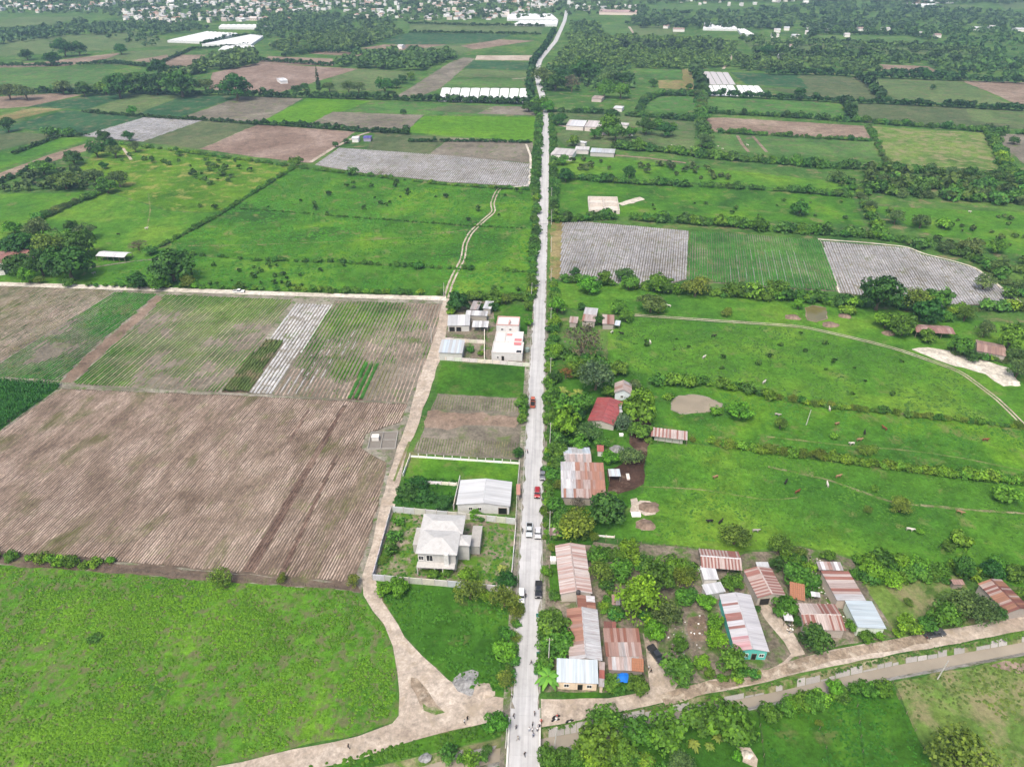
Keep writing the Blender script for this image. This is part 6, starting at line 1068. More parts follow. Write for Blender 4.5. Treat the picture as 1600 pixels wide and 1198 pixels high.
# roofless house under construction
def ruin():
    a, rz, w_, dp = frame_at((920, 334), (968, 335), (924, 313), 0.0); root = tag(empty('house_shell', (a.x, a.y, 0), rz), 'roofless pale block house shell alone in the pasture', 'house'); c = (.58, .53, .48)
    for q in ((0, w_, 0, .3), (0, w_, dp-.3, dp), (0, .3, .31, dp-.31), (w_-.3, w_, .31, dp-.31), (w_*.5, w_*.5+.3, .31, dp-.31), (.31, w_*.5-.01, dp*.5, dp*.5+.3), (w_*.5+.31, w_-.31, dp*.55, dp*.55+.3)): MB().box(q[0], q[1], q[2], q[3], 0, 2.6).build('wall', M['concrete'], root, c)
    for x_ in (.15, .38, .62, .85): opening(root, 'door', w_*x_-.6, .1, 1.2, 2.0, 0)
    MB().box(.31, w_-.31, .31, dp-.31, .1, .16).build('floor_slab', M['concrete'], root, (.5, .47, .43))
ruin()
sheet('building_sand', [(966, 318), (985, 312), (1000, 308), (1008, 312), (990, 318), (972, 322)], 'white_dirt', 3, 0.8)
def pumphouse():
    a, rz, w_, dp = frame_at((574, 703), (618, 702), (584, 676), 0.0); root = tag(empty('foundation', (a.x, a.y, 0), rz), 'concrete block foundation with a small pump box in the ploughed field', 'foundation')
    for q in ((0, w_, 0, .25), (0, w_, dp-.25, dp), (0, .25, .26, dp-.26), (w_-.25, w_, .26, dp-.26), (w_*.45, w_*.45+.2, .26, dp-.26), (w_*.46+.2, w_-.26, dp*.5, dp*.5+.2)): MB().box(q[0], q[1], q[2], q[3], 0, .55).build('wall', M['concrete'], root, (.30, .285, .26))
    MB().box(.9, 3.2, dp*.5, dp*.5+1.8, 0, 1.5).box(.8, 3.3, dp*.5-.1, dp*.5+1.9, 1.5, 1.62).build('pump_box', M['concrete'], root, (.66, .64, .60))
    MB().box(.3, w_-.3, .3, dp-.3, .05, .12).build('floor_slab', M['concrete'], root, (.17, .155, .135))
pumphouse()
# walls of block panels between posts
def wall_line(label, px, h, col, step=3.0, th=.18, name='wall', post=True, ph=.25, mat='concrete', pcol=None):
    P = [G(*p) for p in px]; root = tag(empty(name, P[0]), label, 'wall')
    for a, b in zip(P, P[1:]):
        L = (b-a).length; n = max(1, round(L/step)); rz = math.atan2(b.y-a.y, b.x-a.x); d = (b-a)/n
        pm = MB().box(.11, L/n-.11, -th/2, th/2, 0, h).mesh('panel', M[mat]); qm = MB().box(-.11, .11, -th/2-.05, th/2+.05, 0, h+ph).mesh('post', M[mat])
        for i in range(n+1):
            o = a+d*i-P[0]
            if post: q = ob('post', qm, root, pcol or col); q.location = o; q.rotation_euler = (0, 0, rz)
            if i < n: q = ob('panel', pm, root, jcol(col, rnd, .06)); q.location = o; q.rotation_euler = (0, 0, rz)
BW = (.45, .43, .40)
wall_line('grey block wall along the front of the unfinished house plot', [(583, 906), (640, 911), (700, 916), (760, 922), (800, 926)], 2.2, (.35, .345, .335), 3.2)
wall_line('grey block wall beside the dirt track at the unfinished house', [(584, 904), (598, 852), (612, 800)], 2.2, (.30, .295, .29), 3.2)
wall_line('block wall behind the unfinished house', [(614, 800), (700, 808), (760, 814), (806, 819)], 2.3, (.38, .36, .33), 3.2)
wall_line('white picket topped wall between lawn and vacant plot', [(641, 714), (720, 719), (811, 725)], 0.7, (.58, .58, .56), 2.6, ph=.9, mat='paint', pcol=(.62, .62, .60))
wall_line('low pale wall closing the lawn beside the track', [(630, 744), (641, 714)], 1.2, (.46, .45, .43), 3)
wall_line('low block wall between the lawn and the wild plot', [(656, 756), (690, 757), (714, 759)], 1.2, (.52, .50, .46), 3)
wall_line('dark side wall left of the white hall', [(709, 797), (719, 752)], 2.2, (.40, .38, .36), 3)
wall_line('white boundary fence along the road by the lawn', [(812, 724), (808, 770), (806, 815)], 1.0, (.46, .46, .43), 3, th=.1)
wall_line('pale boundary wall along the road by the unfinished house', [(806, 822), (802, 870), (799, 905)], 1.3, (.42, .41, .39), 3.2)
wall_line('pale wall in front of the white walled compound', [(686, 562), (770, 568), (828, 573)], 1.6, (.46, .44, .41), 3.2)
wall_line('inner wall of the white walled compound', [(757, 566), (757, 520)], 1.5, (.60, .57, .52), 3.2)
wall_line('wall between the sheds of the compound', [(696, 533), (758, 537)], 1.6, (.46, .44, .41), 3.2)
wall_line('low stone wall behind the rusty patched roof yard', [(934, 838), (960, 840)], 0.6, (.56, .52, .46), 3)
# wire fences
def fence(label, px, step=4.0, h=1.3, col=None):
    P = [G(*p) for p in px]; root = tag(empty('fence', P[0]), label, 'fence'); pm = MB().tube((0, 0, 0), (0, 0, h), .07, .055, 6).mesh('post', M['wood']); wr_ = MB()
    for a, b in zip(P, P[1:]):
        L = (b-a).length; n = max(1, round(L/step))
        for i in range(n): q = ob('post', pm, root); q.location = a+(b-a)*i/n-P[0]
        for z_ in (.4, .8, 1.2): wr_.tube(a-P[0]+Vector((0, 0, z_)), b-P[0]+Vector((0, 0, z_)), .012, n=3)
    wr_.build('wire', M['cable'], root)
fence('post and wire fence between dark meadow and rough pasture', [(1394, 1068), (1416, 1115), (1458, 1200)])
fence('wire fence at the right side of the orchard', [(1184, 1112), (1190, 1160), (1196, 1205)], 3)
fence('wire fence splitting the dark meadow', [(1336, 1080), (1342, 1130), (1350, 1200)], 4); fence('thin wire fence in the left of the dark meadow', [(1280, 1140), (1290, 1170), (1296, 1200)], 4)
fence('wire fence behind the dusty lot', [(928, 845), (1020, 852), (1092, 860), (1160, 872)], 3); fence('wire fence along the road by the long pink roof', [(857, 850), (855, 940), (853, 1040)], 3)
fence('wire fence along the tussock pasture ditch', [(0, 874), (120, 884), (320, 903), (545, 921)], 4); fence('wire fence along the road by the ruin', [(861, 330), (863, 290), (864, 250)], 5)
# ---------------------------------------------------------------- nets, town, vehicles, people, cattle, poles, haze
def tunnel(label, group, q, h, mat, name='net_tunnel', cat='net tunnel'):
    P = [G(*p) for p in q]; c = P[0]; V = []; F = []; n = 7; K = 6
    for j in range(K+1):
        a, b = P[0].lerp(P[3], j/K), P[1].lerp(P[2], j/K)
        for i in range(n):
            t = i/(n-1); p = a.lerp(b, t)-c; V.append((p.x, p.y, h*math.sin(math.pi*(.08+.84*t))**.6*(1 if j % 2 == 0 else .93)))
    for j in range(K):
        for i in range(n-1): F.append((j*n+i, j*n+i+1, (j+1)*n+i+1, (j+1)*n+i))
    for j in (0, K):
        b = len(V); r_ = [V[j*n+i] for i in range(n)]; V += [(p[0], p[1], 0) for p in r_]
        F += [(j*n+i, j*n+i+1, b+i+1, b+i) for i in range(n-1)]
    root = tag(empty(name, c), label, cat, group); ob('net', pymesh('net', V, F, M[mat]), root)
    hm = MB()
    for j in (0, K): a, b = P[0].lerp(P[3], j/K)-c, P[1].lerp(P[2], j/K)-c; hm.tube(a+Vector((0, 0, h*.3)), b+Vector((0, 0, h*.3)), .06, n=4)
    hm.build('hoop', M['wood'], root)
def lerp2(a, b, t): return (a[0]+(b[0]-a[0])*t, a[1]+(b[1]-a[1])*t)
def tunnels(label, group, q, n, gap, h, mat):
    for i in range(n):
        t0, t1 = (i+gap)/n, (i+1-gap)/n
        tunnel('%s %s' % (ORD[i] if i else 'leftmost', label), group, [lerp2(q[0], q[1], t0), lerp2(q[0], q[1], t1), lerp2(q[3], q[2], t1), lerp2(q[3], q[2], t0)], h, mat)
tunnels('white net tunnel counted from the left beside the far road', 'white net tunnels left of the far road', [(684, 159), (825, 161), (827, 139), (690, 138)], 9, .05, 0.55, 'net')
tunnels('white net tunnel in the near row at the upper right', 'near row of net tunnels at the upper right', [(1109, 150), (1156, 151), (1146, 134), (1101, 134)], 4, .04, 0.55, 'net')
tunnels('grey net tunnel in the back row at the upper right', 'back row of net tunnels at the upper right', [(1100, 133), (1150, 133), (1138, 114), (1089, 112)], 5, .04, 0.55, 'net_grey')
tunnels('short white net tunnel at the right of the upper right rows', 'short net tunnels at the upper right', [(1158, 151), (1199, 151), (1186, 135), (1150, 134)], 4, .04, 0.55, 'net')
def nethouse(label, q, bays, h=3.2):
    P = [G(*p) for p in q]; c = P[0]; V = []; F = []; n = bays*2+1
    for j in (0, 1):
        a, b = (P[0], P[1]) if j == 0 else (P[3], P[2])
        for i in range(n): p = a.lerp(b, i/(n-1))-c; V += [(p.x, p.y, h+(.9 if i % 2 else 0)), (p.x, p.y, 0)]
    o = 2*n
    for i in range(n-1): F += [(2*i, 2*i+2, o+2*i+2, o+2*i), (2*i+1, 2*i+3, 2*i+2, 2*i), (o+2*i, o+2*i+2, o+2*i+3, o+2*i+1)]
    F += [(1, 0, o, o+1), (2*n-2, 2*n-1, o+2*n-1, o+2*n-2)]
    root = tag(empty('net_house', c), label, 'net house'); ob('cover', pymesh('cover', V, F, M['net']), root)
    pm = MB()
    for i in range(0, n, 2): p = P[0].lerp(P[1], i/(n-1))-c; pm.tube(p+Vector((0, -.1, 0)), p+Vector((0, -.1, h)), .08, n=5)
    pm.build('frame', M['wood'], root)
nethouse('upper large white net house on the far left', [(262, 67), (316, 69), (372, 56), (322, 53)], 8); nethouse('lower large white net house on the far left', [(316, 73), (392, 74), (412, 60), (392, 58)], 9)
nethouse('small white net strip below the far left nets', [(342, 82), (396, 80), (398, 76), (350, 76)], 5); nethouse('distant white net strip under the town', [(342, 46), (426, 47), (410, 42), (346, 42)], 8)
nethouse('white net house right of the far wood', [(1098, 48), (1152, 49), (1146, 40), (1100, 39)], 8); nethouse('narrow white net wing right of the far net house', [(1158, 57), (1178, 57), (1164, 49), (1152, 49)], 3)
nethouse('long white greenhouse beside the head of the far road', [(792, 33), (872, 34), (862, 25), (794, 25)], 9); nethouse('second long pale greenhouse at the head of the far road', [(802, 41), (870, 42), (872, 36), (812, 36)], 8)
nethouse('distant white greenhouse at the top right', [(1412, 12), (1468, 12), (1462, 9), (1412, 9)], 6); nethouse('distant white roofs at the top right', [(1450, 5), (1490, 6), (1488, 3), (1456, 2)], 4)
# far town
TH = []
for w_, d_, h_, rs_, flat_ in ((10, 8, 3.6, 1.4, False), (13, 9, 4.2, 0, True), (8, 8, 6.4, 0, True), (16, 9, 4, 1.8, False)):
    mb = MB().box(-w_/2, w_/2, -d_/2, d_/2, 0, h_, 0)
    if flat_: mb.box(-w_/2-.2, w_/2+.2, -d_/2-.2, d_/2+.2, h_, h_+.5, 0)
    else: mb.prism([(-d_/2-.5, h_), (0, h_+rs_), (d_/2+.5, h_)], -w_/2-.4, w_/2+.4, 'x', 1)
    for x_ in (-.3, 0.05, .32): mb.box(w_*x_-.5, w_*x_+.5, -d_/2-.06, -d_/2+.02, 1.0, 2.2, 2)
    TH.append([mb.mesh('house', [M['paint'], r_, M['dark']]) for r_ in (M['tin_clean'], mat_flat('town_roof', (.36, .24, .19)), M['net_grey'])])
def town(px, n, label, group):
    for x, y in scatter(px, n*3):
        if n <= 0: break
        if nz(x, y, 0.01, 6) < -0.18: continue
        n -= 1; o = bpy.data.objects.new('house', rnd.choice(rnd.choice(TH))); link(o); o.location = (x, y, 0); o.rotation_euler = (0, 0, rnd.choice([0, .15, -.2, 1.6, 1.4])+rnd.uniform(-.1, .1)); k = rnd.uniform(.6, 1.0); o.scale = (k, k, rnd.uniform(.9, 1.3))
        c = rnd.choice([(.76, .74, .72), (.70, .66, .62), (.74, .66, .60), (.66, .56, .52), (.78, .77, .76), (.62, .60, .60)]); o.color = (*c, 1); tag(o, label, 'house', group)
town([(-60, 3), (400, 3), (390, 36), (240, 42), (190, 38), (120, 22), (-60, 18)], 100, 'small pale house in the left part of the far town', 'houses in the left part of the far town')
town([(330, 3), (660, 3), (640, 24), (560, 30), (440, 34), (330, 36)], 92, 'small pale house in the middle of the far town', 'houses in the middle of the far town')
town([(660, 3), (870, 3), (866, 20), (800, 24), (780, 32), (650, 32)], 62, 'small pale house beside the head of the far road', 'houses beside the head of the far road')
town([(846, 8), (1000, 8), (1000, 18), (900, 18)], 20, 'pale building in the row behind the far road head', 'buildings behind the far road head'); town([(1060, 2), (1270, 2), (1250, 13), (1070, 9)], 16, 'pale building in the distant row at the top', 'buildings in the distant row at the top')
def far_town():
    mb = MB(); r = random.Random(5)
    for x, y in scatter([(-80, -18), (880, -18), (870, 8), (780, 32), (650, 32), (560, 28), (330, 34), (200, 36), (120, 20), (-80, 18)], 1700):
        if nz(x, y, 0.01, 6) < -0.05: continue
        w_, d_, h_ = r.uniform(2.8, 5.5), r.uniform(2.8, 5), r.uniform(3, 6); a = r.uniform(-.3, .3)+r.choice([0, 1.57]); c, s_ = math.cos(a), math.sin(a); b0 = len(mb.v)
        m_ = r.choice([0, 0, 1, 2]); mb.box(-w_, w_, -d_, d_, 0, h_, m_)
        if r.random() < .5: mb.prism([(-d_-.5, h_), (0, h_+1.6), (d_+.5, h_)], -w_-.4, w_+.4, 'x', 3 if r.random() < .5 else 4)
        for i in range(b0, len(mb.v)): p = mb.v[i]; mb.v[i] = (x+p[0]*c-p[1]*s_, y+p[0]*s_+p[1]*c, p[2])
    tag(mb.build('town', [M['tw1'], M['tw2'], M['tw3'], M['tw4'], M['net_grey']]), 'the rest of the far town as one pale mass of houses', 'town', kind='stuff')
M['tw1'] = mat_flat('town_white', (.66, .64, .62)); M['tw2'] = mat_flat('town_cream', (.62, .54, .47)); M['tw4'] = mat_flat('town_tile', (.36, .22, .17)); M['tw3'] = mat_flat('town_grey', (.46, .45, .46))
far_town()
house('pink roofed long building behind the far road', (936, 19), (995, 20), (940, 15), 5, 1.5, 'gx', [(.6, .42, .38)], (.7, .58, .52), sw=6)
for i, (x, y, w_) in enumerate([(1052, 46, 18), (1210, 47, 10), (1225, 44, 9), (1262, 42, 12), (1290, 46, 16), (1342, 45, 16), (1206, 55, 12), (1238, 56, 12), (1320, 54, 9), (1436, 52, 9), (1462, 55, 10), (1522, 44, 14), (1548, 42, 10), (1590, 46, 16), (1550, 92, 18), (1234, 72, 8), (1216, 87, 10), (620, 72, 8), (1258, 50, 8), (1380, 45, 12), (1036, 41, 8)]):
    house(['pink and white farmhouse left of the far net house', 'small white house right of the far net house', 'second white house right of the far net house', 'third white house right of the far net house', 'wide white house among the upper right trees', 'long white house at the middle of the upper right trees', 'low brown roofed house below the far net wing', 'white house below the far net wing', 'small white hut above the pale strip', 'white pointed roof among the upper right trees', 'low white roof right of the pale strip', 'white house pair at the upper right', 'small white roof at the upper right', 'large white house at the upper right edge', 'long white house alone at the right edge', 'tiny white hut below the far net wing', 'small house in the scrub above the second nets', 'white huts on the far green field', 'little white house in the row right of the net house', 'pinkish house among the upper right trees', 'tiny hut left of the pink and white farmhouse'][i], (x, y), (x+w_, y+.3), (x+1, y-2.2), 4.0, 1.2, 'gx', [WHT, (.74, .68, .66)] if i % 5 else [(.5, .32, .27)], (.74, .71, .68), mat='tin_clean', sw=5)
# vehicles
WHEEL = MB().tube((-.11, 0, 0), (.11, 0, 0), .36, n=12).mesh('wheel', M['rubber']); RIM = MB().tube((-.12, 0, 0), (.12, 0, 0), .2, n=10).mesh('rim', M['lamp'])
def vehicle(label, x, y, rz, kind, col, L=None, name=None):
    p = G(x, y, .8); e = tag(empty(name or {'pickup': 'pickup_truck', 'suv': 'car', 'sedan': 'car', 'truck': 'truck'}[kind], (p.x, p.y, .205 if kind != 'yard' else .02), rz), label, {'pickup': 'pickup', 'suv': 'car', 'sedan': 'car', 'truck': 'truck'}[kind])
    W = .92; H = {'pickup': .95, 'suv': 1.0, 'sedan': .85, 'truck': 1.0}[kind]; Lh = L/2 if L else {'pickup': 2.65, 'suv': 2.3, 'sedan': 2.2, 'truck': 2.8}[kind]
    cab = {'pickup': (-.75, 1.25, .78), 'suv': (-2.15, 1.05, .72), 'sedan': (-1.35, .95, .52), 'truck': (.7, 2.6, 1.0)}[kind]
    b = MB().box(-W, W, -Lh, Lh, .38, .72, tx=-.02).box(-W-.02, W+.02, -Lh, Lh, .72, H, tx=.07, ty=.06)
    b.box(-W+.1, W-.1, cab[1]-.1, Lh-.08, H, H+.12, tx=.1, ty=.15)
    if kind == 'sedan': b.box(-W+.12, W-.12, -Lh+.1, cab[0]+.3, H, H+.1, tx=.08, ty=.1)
    b.build('body', M['carpaint'], e, col)
    if kind in ('pickup', 'truck'):
        m_ = MB(); y0, y1 = -Lh+.02, cab[0]-.05
        for q in ((-W+.04, -W+.14, y0, y1), (W-.14, W-.04, y0, y1), (-W+.14, W-.14, y0, y0+.1), (-W+.14, W-.14, y1-.1, y1)): m_.box(q[0], q[1], q[2], q[3], H-.02, H+.22)
        m_.build('bed_side', M['carpaint'], e, col); MB().box(-W+.14, W-.14, y0+.1, y1-.1, H, H+.015).build('bed_floor', M['rubber'], e)
    g_ = MB().box(-W+.08, W-.08, cab[0], cab[1], H+.005, H+cab[2]*.86, tx=.17, ty=.30 if kind != 'truck' else .1).build('windows', M['glass'], e)
    MB().box(-W+.235, W-.235, cab[0]+.28 if kind != 'truck' else cab[0]+.08, cab[1]-.30 if kind != 'truck' else cab[1]-.1, H+cab[2]*.85, H+cab[2]*.96, tx=.06, ty=.08).build('roof', M['carpaint'], e, col)
    for sx in (-1, 1):
        MB().box(sx*.62-.18, sx*.62+.18, Lh-.04, Lh+.03, .68, .84).build('headlight', M['lamp'], e)
        MB().box(sx*.72-.1, sx*.72+.1, -Lh-.03, -Lh+.04, .68, .88).build('tail_light', M['tail'], e)
        MB().box(sx*(W+.09)-.09, sx*(W+.09)+.09, cab[1]-.55, cab[1]-.42, H+.05, H+.2).build('mirror', M['rubber'], e)
        for yy in (-Lh*.6, Lh*.62): q = ob('wheel', WHEEL, e, loc=(sx*(W-.1), yy, .36)); ob('rim', RIM, q)
    MB().box(-W+.05, W-.05, Lh-.05, Lh+.1, .4, .62).build('bumper', M['rubber'], e)
    return e
M['tail'] = mat_flat('tail_lens', (.35, .02, .02), .3, .5)
RZ = math.atan2(rd.y, rd.x)-math.pi/2
vehicle('grey pickup driving toward the bridge above the red car', 848, 741, RZ+math.pi, 'pickup', (.16, .17, .19)); vehicle('dark red car in the middle of the road', 839.5, 770, RZ+math.pi, 'suv', (.30, .015, .02), 4.2)
vehicle('silver blue pickup in the left lane', 827, 828, RZ+math.pi, 'pickup', (.55, .60, .62)); vehicle('silver sedan beside the silver blue pickup', 840.5, 832, RZ+math.pi, 'sedan', (.55, .55, .56))
vehicle('black pickup parked at the right kerb', 841.5, 921, RZ+math.pi, 'pickup', (.02, .022, .03)); vehicle('white car parked at the left verge', 814.5, 931, RZ+math.pi, 'suv', (.78, .78, .78)); vehicle('small red truck stopped at the left verge by the vacant plot', 832.5, 630, RZ, 'truck', (.42, .10, .05), 5.0)
vehicle('dark pickup parked in the yard drive', 1025.5, 1022, R(25)+math.pi, 'pickup', (.03, .033, .04)).location.z = .12
vehicle('dark grey pickup parked on the dirt road at the right', 1460, 989, R(-78), 'pickup', (.06, .065, .075)).location.z = .14; vehicle('white pickup on the distant white dirt road', 373, 455, R(-88), 'pickup', (.8, .8, .8)).location.z = .14
def motorbike(label, x, y, rz, col):
    p = G(x, y, .5); e = tag(empty('motorcycle', (p.x, p.y, .1), rz), label, 'motorcycle')
    for yy in (-.65, .65): q = ob('wheel', MB().tube((-.06, yy, .3), (.06, yy, .3), .31, n=12).mesh('wheel', M['rubber']), e)
    MB().tube((0, -.6, .35), (0, .1, .6), .05).tube((0, .1, .6), (0, .62, .35), .05).tube((0, .45, .95), (0, .65, .3), .04).build('frame', M['rubber'], e)
    MB().box(-.14, .14, -.05, .42, .62, .86, tx=.04, ty=.06).build('tank', M['carpaint'], e, col); MB().box(-.13, .13, -.72, -.05, .66, .78).build('seat', M['rubber'], e); MB().tube((-.36, .42, 1.0), (.36, .42, 1.0), .025).build('handlebar', M['rubber'], e); MB().box(-.15, .15, -.2, .25, .25, .55).build('engine', M['lamp'], e)
for a in [('red motorcycle parked left beside the bridge', 869, 1119, R(-70), (.4, .05, .04)), ('white motorcycle parked by the bridge', 868, 1124, R(-75), (.75, .75, .75)), ('black motorcycle parked right of the white one', 890, 1126, R(-72), (.03, .03, .03)), ('grey motorcycle on the dirt road above the orchard', 931, 1115, R(-80), (.3, .3, .36)), ('dark red motorcycle at the left kerb by the vacant plot', 824, 705, RZ+.2, (.25, .03, .05)), ('red motorcycle by the right kerb near the red car', 852, 769, RZ+math.pi, (.3, .02, .02)), ('black motorcycle in the left lane near the silver blue pickup', 816.5, 829, RZ+math.pi, (.02, .02, .02))]: motorbike(*a)
for i, (x, y) in enumerate([(841, 962.5), (842, 1022.5), (838.5, 1052)]):
    p = G(x, y); e = tag(empty('crate', (p.x, p.y, .205), RZ+.1*i), ['green crate on the road nearest the black pickup', 'green crate on the road above the beige house', 'green crate on the road beside the palm'][i], 'crate')
    MB().box(-.55, .55, -.4, .4, 0, .08).build('base', M['paint'], e, (.03, .16, .14))
    for q in ((-.55, .55, -.4, -.34), (-.55, .55, .34, .4), (-.55, -.49, -.34, .34), (.49, .55, -.34, .34)): MB().box(*q, .08, .42).build('side', M['paint'], e, (.04, .20, .17))
# people: one skinned body, three poses
def skinned(name, J, E, root, mats, pick, lv=1):
    me = bpy.data.meshes.new(name); me.from_pydata([j[0] for j in J], E, []); o = bpy.data.objects.new(name, me); COL.objects.link(o)
    o.modifiers.new('s', 'SKIN'); sv = me.skin_vertices[0].data if me.skin_vertices else None
    for i, j in enumerate(J): sv[i].radius = (j[1], j[1] if len(j) < 3 else j[2])
    sv[root].use_root = True; sb = o.modifiers.new('u', 'SUBSURF'); sb.levels = lv; sb.render_levels = lv
    dg = bpy.context.evaluated_depsgraph_get(); out = bpy.data.meshes.new_from_object(o.evaluated_get(dg)); bpy.data.objects.remove(o)
    out.materials.clear()
    for m in mats: out.materials.append(m)
    for p in out.polygons: p.use_smooth = True; p.material_index = pick(p.center)
    return out
def body(st, arm):
    J = [((0, 0, .95), .15, .11), ((0, 0, 1.15), .14, .10), ((0, .01, 1.38), .17, .11), ((0, .01, 1.50), .06), ((0, .02, 1.62), .095), ((0, .02, 1.74), .075)]
    E = [(0, 1), (1, 2), (2, 3), (3, 4), (4, 5)]
    for s_ in (-1, 1):
        b = len(J); J += [((s_*.10, 0, .88), .095), ((s_*.11, st*s_*.16+.03, .48), .065), ((s_*.11, st*s_*.28, .07), .045), ((s_*.11, st*s_*.28+.14, .03), .035)]; E += [(0, b), (b, b+1), (b+1, b+2), (b+2, b+3)]
        b = len(J); J += [((s_*.20, 0, 1.40), .06), ((s_*(.26+arm*.1), -st*s_*.1, 1.14), .045), ((s_*(.27+arm*.2), -st*s_*.16+.1, .92), .035), ((s_*(.27+arm*.2), -st*s_*.16+.16, .83), .03)]; E += [(2, b), (b, b+1), (b+1, b+2), (b+2, b+3)]
    def pick(c):
        if c.z > 1.70 or (c.z > 1.58 and c.y < .0): return 1
        if c.z > 1.47: return 0
        if abs(c.x) > .2 and c.z < 1.2: return 0
        if c.z > .95: return 2
        return 3 if c.z > .09 else 4
    return skinned('person', J, E, 0, [M['skin'], M['hair'], M['paint'], M['paint'], M['rubber']], pick)
BODY = [body(0, .3), body(1, .2), body(.6, .9)]
CLO = {}
def cloth(c):
    if c not in CLO: CLO[c] = mat_flat('cloth_%d' % len(CLO), c, .85, .1, 0, .08)
    return CLO[c]
def person(label, x, y, rz, pose, top, low, group=None):
    p = G(x, y, .9); o = ob('person', BODY[pose].copy(), None); o.location = (p.x, p.y, .2); o.rotation_euler = (0, 0, rz); o.data.materials[2] = cloth(top); o.data.materials[3] = cloth(low); tag(o, label, 'person', group); return o
BK, WH, BL, NV, GY, RD_, KH = (.012, .012, .014), (.72, .72, .72), (.05, .09, .22), (.02, .025, .05), (.14, .14, .15), (.55, .12, .09), (.24, .20, .14)
for a in [('person in black striding at the left edge of the bridge', 803, 1118, 1.0, 1, BK, BK), ('person in dark grey standing mid road above the group', 835.5, 1114.5, 2, 0, (.06, .07, .07), (.08, .08, .085)), ('person in grey and black at the left of the bridge', 806.5, 1136, .3, 0, GY, BK), ('person in pale khaki walking low on the bridge', 809.5, 1153, 2.2, 1, (.35, .34, .30), (.30, .29, .26)), ('person in a salmon red shirt at the right kerb of the bridge', 845.5, 1126.5, 3, 0, RD_, (.30, .10, .08)), ('person in black at the back of the bridge group', 832.5, 1131, 1, 0, GY, BK), ('person in white shirt and pale trousers at the left of the group', 827, 1139.5, .2, 0, WH, (.40, .42, .48)), ('person in white shirt and black trousers in the middle of the group', 832.3, 1140, 1.2, 2, WH, BK), ('person in white shirt at the right of the group', 839.5, 1139, 2.6, 0, WH, NV), ('person in navy and black behind the right of the group', 843, 1134.5, 2.9, 2, NV, BK), ('person in blue front of the group', 833.5, 1148.5, .4, 0, (.24, .27, .36), NV), ('person in black low on the road near the bottom edge', 820, 1178, .8, 1, BK, BK), ('person in white and black leaving at the left road edge', 799.5, 1086, 2, 2, (.55, .55, .58), BK), ('person in white shirt and black trousers on the junction', 726, 1127, 1, 1, (.6, .6, .6), BK), ('person in black beside the white shirted one on the junction', 730.5, 1122, .7, 0, BK, BK), ('person in black walking the lower left dirt road', 544.5, 1165.5, 1.4, 1, BK, BK), ('person in dark clothes walking mid road beside the palm', 830, 1034.5, 2, 1, (.05, .05, .06), BK), ('person in black beside the white parked car', 821.5, 930.5, .3, 0, BK, BK), ('person in teal at the right kerb below the red car', 848.5, 781, 1, 0, (.05, .16, .17), BK), ('person in white shirt by the dark yard pickup', 1014, 1043, .6, 2, (.6, .6, .6), BK), ('person in black by the old house drive', 1017.5, 1048, 1.9, 1, BK, BK)]: person(*a)
# cattle
def cow():
    J = [((0, -.75, 1.05), .27, .30), ((0, -.2, 1.02), .31, .33), ((0, .45, 1.05), .29, .32), ((0, .85, 1.22), .17, .20), ((0, 1.12, 1.30), .13), ((0, 1.38, 1.14), .09)]
    E = [(0, 1), (1, 2), (2, 3), (3, 4), (4, 5)]
    for s_ in (-1, 1):
        for y_, j in ((-.72, 0), (.5, 2)):
            b = len(J); J += [((s_*.2, y_, .75), .12), ((s_*.2, y_+(.06 if j else -.08), .42), .07), ((s_*.2, y_, .04), .055)]; E += [(j, b), (b, b+1), (b+1, b+2)]
        b = len(J); J += [((s_*.2, 1.08, 1.40), .035)]; E += [(4, b)]
    b = len(J); J += [((0, -1.02, 1.15), .04), ((0, -1.08, .6), .03)]; E += [(0, b), (b, b+1)]
    return skinned('cow', J, E, 1, [M['hide']], lambda c: 0)
COW = cow()
CW = {'w': (.50, .47, .42), 'k': (.02, .018, .016), 't': (.26, .16, .09), 'r': (.16, .06, .03), 'm': (.30, .28, .26)}
CN = {'w': 'white', 'k': 'black', 't': 'tan', 'r': 'brown', 'm': 'grey and white'}
